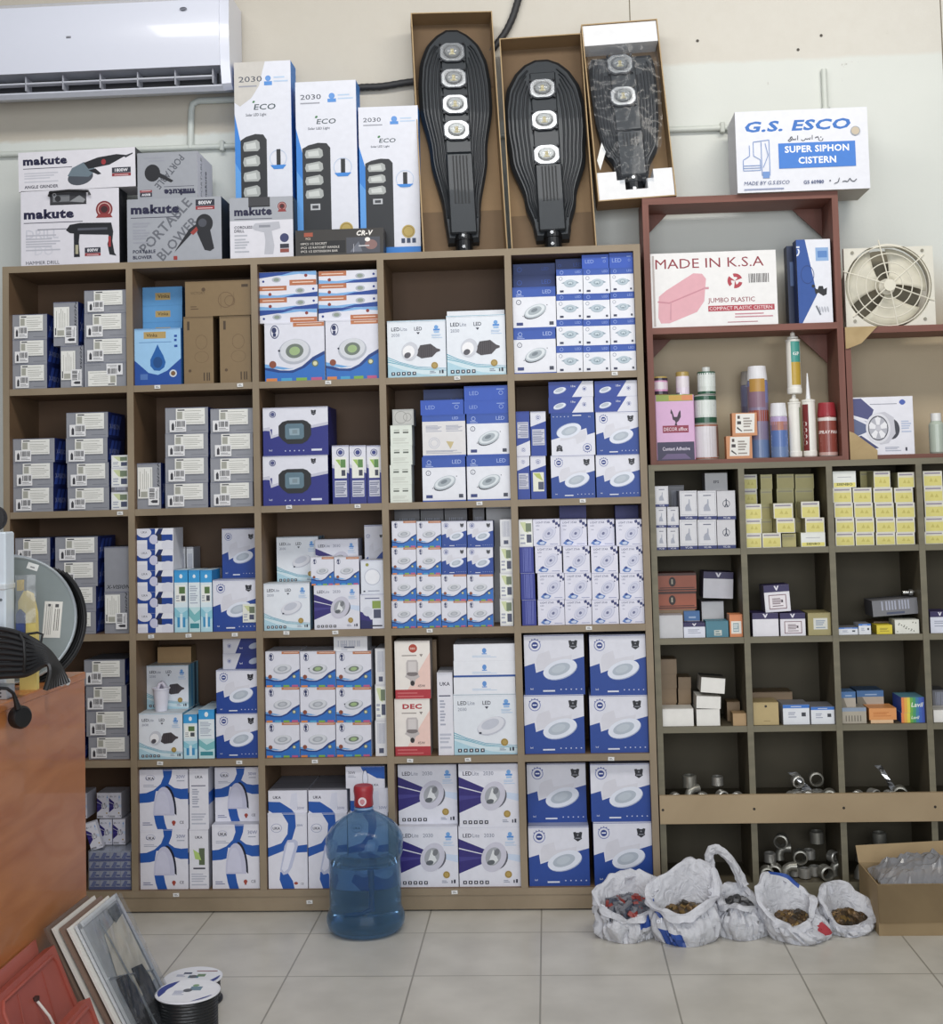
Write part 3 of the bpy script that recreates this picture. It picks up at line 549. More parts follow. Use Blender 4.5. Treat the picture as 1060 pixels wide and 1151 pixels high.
# ------------------------------------------------------------------ the room
WALL = .31
def wall_mat():
    m = bpy.data.materials.new('painted_wall'); m.use_nodes = True; nt = m.node_tree; b = nt.nodes['Principled BSDF']; L = nt.links.new
    b.inputs['Roughness'].default_value = .55
    g = nt.nodes.new('ShaderNodeNewGeometry'); sx = nt.nodes.new('ShaderNodeSeparateXYZ'); L(g.outputs['Position'], sx.inputs[0])
    n = nt.nodes.new('ShaderNodeTexNoise'); n.inputs['Scale'].default_value = 2.2; n.inputs['Detail'].default_value = 8; L(g.outputs['Position'], n.inputs['Vector'])
    n2 = nt.nodes.new('ShaderNodeTexNoise'); n2.inputs['Scale'].default_value = 14; n2.inputs['Detail'].default_value = 8; n2.inputs['Roughness'].default_value = .7; L(g.outputs['Position'], n2.inputs['Vector'])
    def mt(op, a, b_=None, c=None):
        q = nt.nodes.new('ShaderNodeMath'); q.operation = op
        for i, v in enumerate((a, b_, c)):
            if v is None: continue
            if isinstance(v, (int, float)): q.inputs[i].default_value = v
            else: L(v, q.inputs[i])
        return q.outputs[0]
    # height where the old beige render stops and the white repaint starts, lower on the left
    step = mt('MULTIPLY', mt('GREATER_THAN', sx.outputs[0], .62), .2)
    edge = mt('ADD', mt('ADD', step, 2.965), mt('MULTIPLY', n2.outputs['Fac'], .03))
    up = mt('MULTIPLY_ADD', mt('SUBTRACT', sx.outputs[2], edge), 60, .5); up = mt('MINIMUM', mt('MAXIMUM', up, 0), 1)
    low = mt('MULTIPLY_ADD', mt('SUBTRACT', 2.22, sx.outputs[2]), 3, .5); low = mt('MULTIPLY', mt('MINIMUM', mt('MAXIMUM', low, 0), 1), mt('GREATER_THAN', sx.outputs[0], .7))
    def mix(f, a, b_):
        q = nt.nodes.new('ShaderNodeMix'); q.data_type = 'RGBA'; L(f, q.inputs[0])
        for i, v in ((6, a), (7, b_)):
            if isinstance(v, str): q.inputs[i].default_value = rgb(v)
            else: L(v, q.inputs[i])
        return q.outputs[2]
    white = mix(n.outputs['Fac'], 'dfe2dc', 'd0d4cf'); beige = mix(mt('MULTIPLY_ADD', sx.outputs[0], .35, .35), 'c9c2b4', 'd9d7cf'); beige = mix(mt('MULTIPLY', n2.outputs['Fac'], .3), beige, 'b5ac9c')
    c = mix(up, white, beige)
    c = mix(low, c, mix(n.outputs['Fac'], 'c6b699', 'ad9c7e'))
    st = mt('MINIMUM', mt('MAXIMUM', mt('MULTIPLY_ADD', n2.outputs['Fac'], 9, -5.9), 0), .7)
    band = mt('MULTIPLY', st, mt('LESS_THAN', mt('ABSOLUTE', mt('SUBTRACT', sx.outputs[2], 3.11)), .05)); band = mt('MULTIPLY', band, mt('GREATER_THAN', sx.outputs[0], .9))
    st2 = mt('MULTIPLY', st, mt('LESS_THAN', mt('ABSOLUTE', mt('SUBTRACT', sx.outputs[0], 1.93)), .12)); st2 = mt('MULTIPLY', st2, mt('GREATER_THAN', sx.outputs[2], 3.13))
    c = mix(mt('MAXIMUM', band, st2), c, '6e5a44')
    jl = mt('MAXIMUM', mt('LESS_THAN', mt('ABSOLUTE', mt('SUBTRACT', sx.outputs[0], .845)), .0022), mt('LESS_THAN', mt('ABSOLUTE', mt('SUBTRACT', sx.outputs[0], 2.055)), .0025))
    jl = mt('MULTIPLY', jl, mt('GREATER_THAN', sx.outputs[2], 3.0)); c = mix(jl, c, '6f6654')
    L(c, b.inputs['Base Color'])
    bp = nt.nodes.new('ShaderNodeBump'); bp.inputs['Strength'].default_value = .15; bp.inputs['Distance'].default_value = .01; L(n2.outputs['Fac'], bp.inputs['Height']); L(bp.outputs[0], b.inputs['Normal'])
    return m
def floor_mat():
    m = bpy.data.materials.new('floor_tiles'); m.use_nodes = True; nt = m.node_tree; b = nt.nodes['Principled BSDF']; L = nt.links.new
    g = nt.nodes.new('ShaderNodeNewGeometry'); mp = nt.nodes.new('ShaderNodeMapping'); mp.inputs['Location'].default_value = (0, .23, 0); L(g.outputs['Position'], mp.inputs[0])
    br = nt.nodes.new('ShaderNodeTexBrick'); br.offset = 0; br.squash = 1; br.inputs['Scale'].default_value = 1; br.inputs['Brick Width'].default_value = .4; br.inputs['Row Height'].default_value = .4
    br.inputs['Mortar Size'].default_value = .0028; br.inputs['Mortar Smooth'].default_value = .1; br.inputs['Bias'].default_value = 0
    L(mp.outputs[0], br.inputs['Vector'])
    n = nt.nodes.new('ShaderNodeTexNoise'); n.inputs['Scale'].default_value = 5; n.inputs['Detail'].default_value = 8; L(g.outputs['Position'], n.inputs['Vector'])
    r = nt.nodes.new('ShaderNodeValToRGB'); r.color_ramp.elements[0].color = rgb('bdb9af'); r.color_ramp.elements[1].color = rgb('ccc8be'); r.color_ramp.elements[0].position = .35; r.color_ramp.elements[1].position = .65
    L(n.outputs['Fac'], r.inputs[0]); L(r.outputs[0], br.inputs['Color1']); L(r.outputs[0], br.inputs['Color2']); br.inputs['Mortar'].default_value = rgb('938f85')
    L(br.outputs['Color'], b.inputs['Base Color']); b.inputs['Roughness'].default_value = .32
    bp = nt.nodes.new('ShaderNodeBump'); bp.invert = True; bp.inputs['Strength'].default_value = .4; bp.inputs['Distance'].default_value = .002; L(br.outputs['Fac'], bp.inputs['Height']); L(bp.outputs[0], b.inputs['Normal'])
    return m
mb = MB(); mb.box(-3.2, 4.2, -7, WALL+.1, -.1, 0, floor_mat()); struct(mb.build('floor'))
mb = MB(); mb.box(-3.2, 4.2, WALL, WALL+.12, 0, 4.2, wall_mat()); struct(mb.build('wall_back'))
# ------------------------------------------------------------------ main shelf cabinet
W_, X0_ = .4762, -1.5631
PX = [X0_+W_*k for k in range(6)]
ZB = [2.3973, 1.9302, 1.4669, 1.0061, .5418]; ZF5 = .0816; HT = .0125
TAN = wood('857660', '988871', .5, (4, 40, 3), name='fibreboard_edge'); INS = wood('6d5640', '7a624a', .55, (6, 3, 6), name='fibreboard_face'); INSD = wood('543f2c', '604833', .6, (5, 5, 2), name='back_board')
cab = thing('shelf_cabinet', 'tall tan fibreboard shelf cabinet with twenty-five bays of boxed lights', 'shelf', (0, 0, 0))
BK = .285
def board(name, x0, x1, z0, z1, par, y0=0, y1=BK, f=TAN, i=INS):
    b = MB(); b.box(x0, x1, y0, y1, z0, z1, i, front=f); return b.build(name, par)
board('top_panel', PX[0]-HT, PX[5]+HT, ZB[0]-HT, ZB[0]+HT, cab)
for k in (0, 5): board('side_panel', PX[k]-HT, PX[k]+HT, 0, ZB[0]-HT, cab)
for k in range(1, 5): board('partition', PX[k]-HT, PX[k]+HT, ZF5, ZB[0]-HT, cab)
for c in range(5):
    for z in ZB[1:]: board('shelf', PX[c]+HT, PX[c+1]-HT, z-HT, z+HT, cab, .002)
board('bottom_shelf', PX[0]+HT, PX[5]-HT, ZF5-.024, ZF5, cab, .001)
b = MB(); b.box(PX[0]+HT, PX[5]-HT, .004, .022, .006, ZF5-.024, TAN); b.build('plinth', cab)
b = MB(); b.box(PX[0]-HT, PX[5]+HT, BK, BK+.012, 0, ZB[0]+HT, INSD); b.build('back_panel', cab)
for x, y in ((177,435),(270,433),(369,430),(514,425),(691,420),(135,577),(325,570),(402,569),(539,566),(655,563),(170,715.5),(212,714.5),(264,713.5),(322,711.5),(377,711),(483,709),(662,706),(180,858),(269,857),(354,856),(461,855),(526,854),(687,853),(198,1006),(348,1014),(511,1003)):
    p = P(x, y, 0); b = MB(); b.box(-.011, .011, -.0015, -.0003, -.006, .007, M('e6e6e4', .5)); a = Art(b, .022, .013, .0016, z0=-.006); a.bars(.2, .25, .8, .75, '55555a', 2)
    b.build('price_tag', cab, (p.x, 0, p.z), (0, random.uniform(-.06, .06), 0))
# ------------------------------------------------------------------ right-hand rack
RY = .02
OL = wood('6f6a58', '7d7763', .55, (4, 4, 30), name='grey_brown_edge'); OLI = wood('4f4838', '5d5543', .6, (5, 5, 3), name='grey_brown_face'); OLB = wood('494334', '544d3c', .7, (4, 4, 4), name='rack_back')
RXP = [P(741, 760, RY).x]+[ (P(a, 530, RY).x+P(b_, 950, RY).x)/2 for a, b_ in ((832.5, 849), (933.5, 947.5), (1034.5, 1050))]
RXP.append(RXP[3]+.33); RXP[0] = max(RXP[0]-.004, PX[5]+HT+.016)
RZ = [(P(x_, y_, RY).z) for x_, y_ in ((850, 523), (850, 619.5), (850, 719.5), (850, 819.5), (850, 908), (850, 996))]
rack = thing('parts_rack', 'dark grey-brown open rack of small fittings beside the cabinet', 'shelf', (0, 0, 0))
rh = .011
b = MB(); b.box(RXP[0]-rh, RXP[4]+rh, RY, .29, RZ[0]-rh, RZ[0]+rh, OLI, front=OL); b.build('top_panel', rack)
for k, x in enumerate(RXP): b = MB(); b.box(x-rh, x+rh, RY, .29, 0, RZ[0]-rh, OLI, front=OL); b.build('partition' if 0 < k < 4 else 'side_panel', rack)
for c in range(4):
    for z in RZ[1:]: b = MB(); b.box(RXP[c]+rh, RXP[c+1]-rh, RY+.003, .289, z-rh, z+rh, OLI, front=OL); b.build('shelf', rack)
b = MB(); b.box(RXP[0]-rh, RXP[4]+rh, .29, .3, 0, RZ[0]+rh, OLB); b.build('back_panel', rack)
LT = wood('a08b6c', 'ad9878', .5, (4, 30, 4), name='pale_lip_board')
zt, zb = P(850, 893, RY-.012).z, P(850, 925, RY-.012).z
b = MB(); b.box(RXP[0]-rh, RXP[4]+rh, RY-.016, RY, zb, zt, LT)
for k, x in enumerate(RXP): b.lathe([(.0045, 0), (.0045, .001)], M('2a2218'), 10, (0,0,0)) if 0 else b.prism([(x+.005*cos(t*pi/4), (zt+zb)/2+.005*sin(t*pi/4)) for t in range(8)], RY-.0166, RY-.016, M('2a2218'))
b.build('front_lip', rack)
b = MB(); b.box(RXP[0]+rh, RXP[4]-rh, RY+.004, RY+.02, .004, RZ[5]-rh, OL); b.build('plinth', rack)
# ------------------------------------------------------------------ red wooden frames on top of the rack
RW = wood('6c4337', '815145', .55, (30, 6, 3), name='red_stained_wood'); RWH = wood('6c4337', '815145', .55, (3, 6, 30), name='red_stained_wood')
FY0, FY1 = .07, .262
RT0 = RZ[0]+rh
def fx(px, py): return P(px, py, FY0).x
def fz(px, py): return P(px, py, FY0).z
xa, xb = fx(726.5, 370), fx(948, 370); zt1 = fz(835, 218.5); zm = fz(835, 369)
xa = max(xa, PX[5]+HT+.004-.012)
f1 = thing('wooden_frame', 'two-tier red-brown open wooden frame holding tins and cistern carton', 'shelf', (0, 0, 0))
th = .026
b = MB(); b.box(xa, xb, FY0, FY1, zt1-th, zt1, RWH); b.build('top_board', f1)
for x in (xa, xb-.023): b = MB(); b.box(x, x+.023, FY0, FY1, RT0, zt1-th, RW); b.build('side_board', f1)
b = MB(); b.box(xa+.023, xb-.023, FY0, FY1, zm-.012, zm+.012, RWH); b.build('shelf', f1)
b = MB(); b.box(xa+.023, xb-.023, FY0, FY1, RT0, RT0+.016, RWH); b.build('bottom_board', f1)
def gusset(par, x, z, dx, dz, mat, y0=FY1-.012, y1=FY1, nm='corner_bracket'):
    pts = [(x, z), (x+dx, z), (x, z+dz)]
    if dx*dz < 0: pts = pts[::-1]
    b = MB(); b.prism(pts, y0, y1, mat); b.build(nm, par)
for zz in (zt1-th, zm-.012):
    gusset(f1, xa+.023, zz, .085, -.085, RW); gusset(f1, xb-.023, zz, -.11, -.11, RW)
xc, xd = xb+.004, xb+.80; zt2 = fz(1010, 366)
f2 = thing('wooden_frame', 'right-hand red-brown wooden frame with raw plywood corners', 'shelf', (0, 0, 0))
PLY = wood('a89066', 'b9a177', .7, (12, 12, 12), name='raw_plywood')
b = MB(); b.box(xc, xd, FY0, FY1, zt2-.024, zt2, RWH); b.build('top_board', f2)
for x in (xc, xd-.02): b = MB(); b.box(x, x+.02, FY0, FY1, RT0, zt2-.024, RW); b.build('side_board', f2)
b = MB(); b.box(xc+.02, xd-.02, FY0, FY1, RT0, RT0+.016, RWH); b.build('bottom_board', f2)
q = [fx(950, 366), fx(986, 366), fx(974, 386), fx(952, 392)]
b = MB(); b.prism([(fx(953, 392), fz(953, 392)), (fx(968, 386), fz(968, 386)), (fx(986, 367), zt2), (xc+.001, zt2), (xc+.001, fz(953, 392))], FY0-.006, FY0, PLY); b.build('corner_bracket', f2)
b = MB(); b.prism([(xc+.001, RT0+.001), (fx(986, 516), RT0+.001), (fx(986, 506), fz(986, 506)), (fx(960, 487), fz(960, 487)), (xc+.001, fz(955, 485))], FY0-.006, FY0, PLY); b.build('corner_bracket', f2)
# ------------------------------------------------------------------ boxes in the bays
COLN = ['leftmost', 'second', 'middle', 'fourth', 'last']; ROWN = ['top', 'second', 'third', 'fourth', 'bottom']
LEV = {1: ['']}
def lev(i, n):
    if n == 1: return ''
    if i == 0: return 'bottom'
    if i == n-1: return 'top'
    return ['', 'second', 'third', 'fourth', 'fifth'][i]
def bay(c, r, rk=False):
    if rk: return dict(x0=RXP[c-1]+rh, x1=RXP[c]-rh, z0=RZ[r-1+0 if 0 else r]+rh, z1=RZ[r-1]-rh, ph='rack %s column, %s row' % (['first', 'second', 'third', 'fourth'][c-1], ROWN[r-1]), y1=.288)
    z0 = ZF5 if r == 5 else ZB[r]+HT
    return dict(x0=PX[c-1]+HT, x1=PX[c]-HT, z0=z0, z1=ZB[r-1]-HT, ph='%s column, %s row' % (COLN[c-1], ROWN[r-1]), y1=BK-.002)
def sticker(par, w, h, y, u0, v0, u1, v1, nm, fn, flip=False, quarter=False, c='e2e2dc', lay=2):
    """paper label as a part of its own, lying on the front of its carton"""
    b = MB(); a = Art(b, w, h, y+.0003*lay, flip=flip, quarter=quarter); a.rect(u0, v0, u1, v1, c); fn(a, u0, v0, u1, v1); o = b.build(nm, par); return o
def f_lab(a, u0, v0, u1, v1):
    U = lambda t: u0+(u1-u0)*t; V = lambda t: v0+(v1-v0)*t
    a.rect(U(.04), V(.35), U(.22), V(.8), 'a9a99e'); a.bars(U(.3), V(.1), U(.95), V(.92), 'a2a29a', 6, fill=.22); a.rect(U(.06), V(.86), U(.3), V(.94), '4a4a50')
def f_bar(a, u0, v0, u1, v1):
    U = lambda t: u0+(u1-u0)*t; V = lambda t: v0+(v1-v0)*t
    a.bars(U(.36), V(.42), U(.94), V(.9), '26262a', 8, vert=True, fill=.6); a.bars(U(.36), V(.14), U(.92), V(.32), '6a6a6e', 2); a.poly([(U(.12), V(.14)), (U(.28), V(.14)), (U(.28), V(.6)), (U(.2), V(.8)), (U(.12), V(.6))], '3a3a40')
def mkbox(key, w, d, h, flip=False, quarter=False, lid=None):
    nm, desc, grp, art, cf, cs, ct = D[key]
    b = MB(); mf, ms, mtp = M(cf, .4), M(cs, .5), M(ct, .5)
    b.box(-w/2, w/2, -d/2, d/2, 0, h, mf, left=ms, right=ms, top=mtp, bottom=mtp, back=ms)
    a = Art(b, w, h, d/2, flip=flip, quarter=quarter); art(a)
    # lid seam on the top and a tuck line under the upper edge
    t = Art(b, w, d, h, face='top'); t.y = h; t.z0 = -d/2; t.rect(.02, .49, .98, .505, '5a5a60') if d > .08 else None
    e = Art(b, w, h, d/2); e.n = 60; e.bars(.0, .985, 1, 1, cs if key not in ('W', 'Wg') else 'b0b0b8', 1)
    s = Art(b, d, h, w/2, face='right')
    if key == 'G':
        for k in range(3): s.poly([(.05+.2*k, .1), (.2+.2*k, .1), (.4+.2*k, .9), (.25+.2*k, .9)], '3a55b0')
        s.text('X-VISION', .1, .35, .2, 'aab4d8')
    elif key in ('T', 'Tg'): s.rect(.3, 0, .42, 1, '3f93c4'); s.rect(.6, 0, .8, 1, '24506a')
    elif key in ('K', 'kt'): s.rect(0, .4, 1, .6, '2158ac')
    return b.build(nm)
CNT = {}
def place(key, x0, x1, z0, z1, Y, d, label, rotz=0, roty=0, flip=False, quarter=False, group=None, lab2=0):
    w, h = x1-x0, z1-z0
    o = mkbox(key, w, d, h, flip, quarter); o.location = ((x0+x1)/2, Y+d/2, z0); o.rotation_euler = (0, roty, rotz)
    nm, desc, grp = D[key][:3]
    tag(o, label, 'box', group or grp)
    if key == 'G' and not lab2 == 'none':
        y = d/2+.0045*0+.0036
        if quarter: a1, a2 = (.02, .2, .6, .78), (.1, .3, .42, .95)
        j = random.uniform(-.03, .04)
        sticker(o, w, h, d/2, .22+j, .34, .9+j, .96, 'paper_label', f_lab, flip, quarter, 'eaeae4', 14)
        sticker(o, w, h, d/2, .07+j, .06, .46+j, .52, 'barcode_label', f_bar, flip, quarter, 'e9e9ea', 17)
    return o
def S(B, key, x0, x1, ys, sp='', Y=.02, d=.2, z0=None, dx=0, flip=(), quarter=False, rot=0, keys=None, say=None):
    """a stack: ys are the photo heights of the joints from the bottom up; every box becomes an object"""
    z = B['z0'] if z0 is None else z0; n = len(ys)-1; tops = []
    ztop = None
    for i in range(n):
        xx0, xx1 = x0+(dx[i] if isinstance(dx, (list, tuple)) else dx*i), x1+(dx[i] if isinstance(dx, (list, tuple)) else dx*i)
        ym = (ys[i]+ys[i+1])/2
        a, b_ = P(xx0, ym, Y).x+.0006, P(xx1, ym, Y).x-.0006
        zz = P((x0+x1)/2, ys[i+1], Y).z
        a = max(a, B['x0']+.001); b_ = min(b_, B['x1']-.001); zz = min(zz, B['z1']-.002)
        dd = min(d, B['y1']-Y)
        k = keys[i] if keys else key
        lv = lev(i, n); desc = D[k][1]
        pos = ' '.join(t for t in ((lv+' of') if lv and sp else lv, sp) if t)
        lb = say[i] if say else '%s, %s, %s' % (desc, pos, B['ph']) if pos else '%s, %s' % (desc, B['ph'])
        rr = rot+(random.uniform(-.012, .012) if k == 'G' else 0)
        if zz-z < .004: zz = z+.01
        place(k, a, b_, z, zz, Y, dd, lb, rotz=0, flip=(i in flip), quarter=quarter, lab2=0)
        z = zz; tops.append(z)
    return tops
# --- main cabinet, row by row
B = bay(1,1)
S(B,'G',5.5,53,[436,409.5,382,353.5],'left stack',Y=.03)
t=S(B,'G',68,94,[436,388.5],'',Y=.03,quarter=True,say=['upright grey carton on the shelf, leftmost column, top row'])
S(B,'G',60,88,[388,339.5],'',Y=.03,quarter=True,z0=t[-1],say=['upright grey carton on another upright one, leftmost column, top row'])
S(B,'G',94.6,142,[434,407.5,380,351.7,326],'right stack',Y=.022,flip=(0,))
B = bay(2,1)
S(B,'v',150.5,203.5,[434,369],'',Y=.015,d=.09)
S(B,'vf',156,205,[434,381,362,343.5,322.5],'back stack',Y=.12,d=.15,keys=['v','vf','vf','vf'],say=['light blue box hidden behind the water-drop box','light blue flat box directly above the water-drop box','light blue flat box, middle of three above the water-drop box','light blue flat box, topmost above the water-drop box'])
t1=S(B,'bv',206.5,240,[432,355.7],'left',Y=.03); t2=S(B,'bv',247,282,[430.5,355],'right',Y=.03)
S(B,'br',208,282,[355.5,315.5],'',Y=.03,z0=max(t1[0],t2[0]),say=['wide brown carton lying across two upright brown ones'])
B = bay(3,1)
t=S(B,'Wb',297.5,365,[427,362],'left',Y=.02); S(B,'Wt',289.5,356.5,[362,348,334.3,321,305.5],'left stack',Y=.03,z0=t[0],flip=(0,3),dx=[0,1,.5,-1])
t=S(B,'Wb',366,426.5,[426,359],'right',Y=.02); S(B,'Wt',358,426,[359,345.6,331.8,318,304],'right stack',Y=.03,z0=t[0],flip=(0,))
B = bay(4,1)
t=S(B,'T',435.5,501.5,[425,360],'left',Y=.02)
t=S(B,'T',502,568.5,[424,354],'right',Y=.015)
B = bay(5,1)
t=S(B,'S',576,625,[418.6,369.3,322.6],'left stack',Y=.02); S(B,'db',576.5,624,[322,309,296.5],'left stack top',Y=.09,d=.13,z0=t[1])
for x0,x1,ys,sp,top in ((625.4,655.2,[417.7,388.5,359,330.3,302.5],'second column',None),(655.4,685.7,[417,388,358.8,329.8,301.6],'third column',286.2),(686,716.4,[416.5,386.8,357.4,327.8,300.8],'fourth column',283.5)):
    t=S(B,'s',x0,x1,ys,{'second column':'left','third column':'middle','fourth column':'right'}[sp]+' file',Y=.02)
    if top: S(B,'bl',x0-1.5,x1-1.5,[ys[-1],top],('middle' if top==286.2 else 'right')+' file top',Y=.02,z0=t[-1])
    else: S(B,'db',x0-1,x1-1,[ys[-1],291],'left file top',Y=.08,d=.14,z0=t[-1])
B = bay(1,2)
S(B,'G',12,60,[575,547.5,520,493],'left stack',Y=.03,dx=[0,0,1.5]); S(B,'G',76,123,[574,547.5,520,492,463.4],'right stack',Y=.03,dx=[0,-.5,-2,-1.5])
S(B,'sm',125,145,[573.5,553,547.5,526,511.5],'right end',Y=.022,keys=['sm','dk','sm','sm'],d=.1)  # second box up is added; its dark grey stands in for a shaded gap
B = bay(2,2)
S(B,'G',152.5,181,[569,520.6],'',Y=.03,quarter=True,say=['upright grey carton standing alone, second column, second row'])
S(B,'G',185.7,234,[570,542.6,514,487,458],'left stack',Y=.03); S(B,'G',236.5,284.5,[568.7,541.8,514.3,486.6,459],'right stack',Y=.03)
B = bay(3,2)
S(B,'F',295.5,369,[567,512,457.6],'',Y=.02)
for i,(a_,b_) in enumerate(((373.4,392.6),(393,412),(412.4,429.8))): S(B,'P',a_,b_,[565-i*.5,500.7],['left of three','middle of three','right of three'][i],Y=.02)
B = bay(4,2)
t=S(B,'so',438.5,463,[565,544.5,522.5,500.7,478],'',Y=.015,d=.1,dx=[0,-.3,.4,.2]); S(B,'sf',441,465,[478,460],'',Y=.02,d=.09,z0=t[-1],say=['grey socket plate resting on the white switch boxes'])
t=S(B,'S',474.7,523.4,[563,513.4,466],'left stack',Y=.02,d=.22,keys=['S','Sb']); S(B,'bl',472.5,521,[466,449.5],'left stack top',Y=.02,d=.1,z0=t[-1]); S(B,'db',476,521,[466,437.5],'left rear',Y=.14,d=.1,z0=t[-1])
t=S(B,'S',524.8,573.5,[561.5,512,464.5],'right stack',Y=.02); S(B,'bl',521.5,572,[464.5,450,433.5],'right stack top',Y=.02,z0=t[-1])
B = bay(5,2)
S(B,'P2',578.7,595.7,[561,512.5,462.5],'first file',Y=.02,flip=(1,)); S(B,'P2',596.5,614,[561,512.5,462.5],'second file',Y=.02,keys=['Pl','P2'])
t=S(B,'B',619.4,668.8,[560.6,511.7,463.8],'left stack',Y=.02,flip=(1,)); S(B,'Bs',616.5,667,[463.8,446.3,428.7],'left stack top',Y=.02,z0=t[-1])
t=S(B,'B',670,720,[559,511,462.5],'right stack',Y=.02); S(B,'Bs',668.2,719.3,[462,445.5,427.8],'right stack top',Y=.02,z0=t[-1])
B = bay(1,3)
S(B,'G',17,56.5,[716,688,660,632,604.5],'left stack',Y=.04); S(B,'G',62,110,[713,687.5,659,631,603.4],'middle stack',Y=.03,dx=[-2,-2,0,0])
t=S(B,'G',117.5,145,[713,665],'',Y=.03,quarter=True,say=['upright grey carton, lower of two, leftmost column, third row']); o=place('G',P(117.5,640,.03).x,bay(1,3)['x1']-.001,t[0],P(131,614.7,.03).z,.03,.2,'upright grey carton without label, leftmost column, third row',lab2='none')
B = bay(2,3)
S(B,'Ks',153.4,195,[713,689,665,641,617.5,594],'',Y=.02,d=.13)
for i,(a_,b_) in enumerate(((196,211.3),(212,225),(225.4,238.6))): S(B,'C',a_,b_,[711.5,640.8],['left of three','middle of three','right of three'][i],Y=.02,d=.12,keys=[['C','C2','C'][i]])
S(B,'wt',201,209,[711,615],'left at back',Y=.16,d=.1); S(B,'wt',210,218,[711,615],'right at back',Y=.16,d=.1); S(B,'dk',238,250,[711,638],'behind blue boxes',Y=.16,d=.1)
t=S(B,'B',239.3,288.7,[710,651.5],'front',Y=.02,d=.25); bb_ = [o for o in COL.objects if o.get('label','').startswith('blue and white zigzag box, front, second column')][0]; st = MB(); A = Art(st, .05, .068, .0); A.rect(0, 0, 1, 1, 'e4e6dc'); A.poly([(.1, .9), (.5, .9), (.8, .6), (.4, .6)], 'c9cf9a'); A.rect(.5, .5, .9, .85, '6d7a62'); A.rect(.5, .15, .85, .42, '4a5068'); A.bars(.08, .1, .4, .5, 'a9adbd', 3); st.build('paper_label', bb_, (.055, -.1285, .032))
S(B,'B',249.6,289.5,[651,594],'rear',Y=.12,d=.14,z0=t[0])
B = bay(3,3)
S(B,'Tg',295.6,348.5,[708,655.5],'front left',Y=.02,d=.1); S(B,'Tg',311,358,[708,655.5,603.4],'behind',Y=.13,d=.14,keys=['pl','Tg'],say=['plain pale box hidden behind the front teal box','white box showing pale round light, standing behind and above'])
t=S(B,'N',353,404.3,[708,657.5],'',Y=.02,d=.24)
S(B,'W',349.4,375.4,[657,626],'left of pair',Y=.02,d=.08,z0=t[0]); S(B,'W',375.8,403.8,[657,626],'right of pair',Y=.02,d=.08,z0=t[0]); S(B,'N',354.5,403,[657,606],'behind blue-wave pair',Y=.11,d=.12,z0=t[0])
t=S(B,'i2',404.8,433.5,[704.5,667.6],'lower right',Y=.02,d=.2); S(B,'lr',405.5,432,[667,629.4],'upper right',Y=.02,d=.1,z0=t[0]); S(B,'B',410,433,[667,590],'rear right',Y=.13,d=.1,z0=t[0])
B = bay(4,3)
for i,(a_,b_) in enumerate(((440.3,468),(468.4,496),(496.4,524.6),(525.2,554.5))):
    t=S(B,'W',a_,b_,[706-i*.5,675.3,645.6,615.3,585.6],'file '+['one','two','three','four'][i],Y=.02,d=.12,keys=['W','W','W','W'] if i<2 else ['W','W','B','B'])
for i,(a_,b_,k) in enumerate(((444,473,'dk'),(474,500,'dk'),(501,526.5,'dk'),(533,546,'dk'),(548,577,'pl'))):
    S(B,k,a_,b_,[706,571.5-i*.5],['leftmost','second','middle','fourth','rightmost'][i]+' at back',Y=.17,d=.1)
S(B,'wl',562,577,[704.5,673,644,614,583.6],'right end',Y=.02,d=.12,keys=['wl','wl','wl','wt'])
B = bay(5,3)
fx_=[604.5,634.9,665.4,696.2]
for i in range(4):
    deep = i in (1,2)
    t=S(B,'E',fx_[i],fx_[i]+30.2,[703.5,673.8,643.9,613.5],'file '+['one','two','three','four'][i],Y=.02,d=.14,dx=[0,-.2,-3+i,0][:3] if i<3 else 0)
    k0=[599.2,629.5,660.6,692.3][i]
    t2=S(B,'E',k0,k0+30.2,[613.5,583.4],'file '+['one','two','three','four'][i]+' top',Y=.02+.02*deep,d=.12,z0=t[-1])
    if i in (1,3): S(B,'nv',k0-.5+.01,k0+30,[613.5,568],'file '+['one','two','three','four'][i]+' rear',Y=.17,d=.1,z0=t[-1] if 0 else None)
S(B,'in',586.8,603,[704.3,674,644,614.5,583.8],'left end',Y=.02,d=.14,keys=['in','in','in','wl'],dx=[0,-1.5,-3,-4])
B = bay(1,4)
S(B,'G',97,143,[854.6,827.6,798.6,770.6,741.5],'right stack',Y=.03,dx=[2.5,0,-.5,-2.5]); S(B,'G',48,94,[854.6,827.6,798.6,770.6],'left stack',Y=.03)
B = bay(2,4)
t=S(B,'T',155.5,205.4,[854.6,801.7],'lower',Y=.02,d=.24); CUPZ=t[0]
t2=S(B,'T',160,212,[801.7,748],'upper',Y=.12,d=.14,z0=t[0]); S(B,'p2',177,215,[748,727],'',Y=.2,d=.07,z0=t2[0],say=['small brown carton at the back above the cup'])
S(B,'C',206.3,222,[854.6,803],'left',Y=.02,d=.2); S(B,'C2',223.2,241.2,[854.6,797.5],'right',Y=.02,d=.2)
t=S(B,'B',243,291,[853,802,753],'',Y=.02,d=.22); S(B,'BL',250.5,289.8,[753,734.3,717.8],'above zigzag boxes',Y=.05,d=.18,z0=t[1])
B = bay(3,4)
for i,(a_,b_,k) in enumerate(((298.4,336.8,'W'),(337.4,377.2,'W'),(377.8,417.5,'Wg'))):
    t=S(B,k,a_,b_,[851.4,811.8,772.2,732],['left','middle','right'][i]+' file',Y=.02,d=.16,keys=[k,k,'Wg' if i==1 else k])
S(B,'hg',375,413,[731,715.2],'',Y=.03,d=.12,z0=t[-1]); S(B,'wt',421.8,435.5,[850.9,809.8,769.3,728.9],'right end',Y=.02,d=.16,keys=['wt','wl','wt'])
B = bay(4,4)
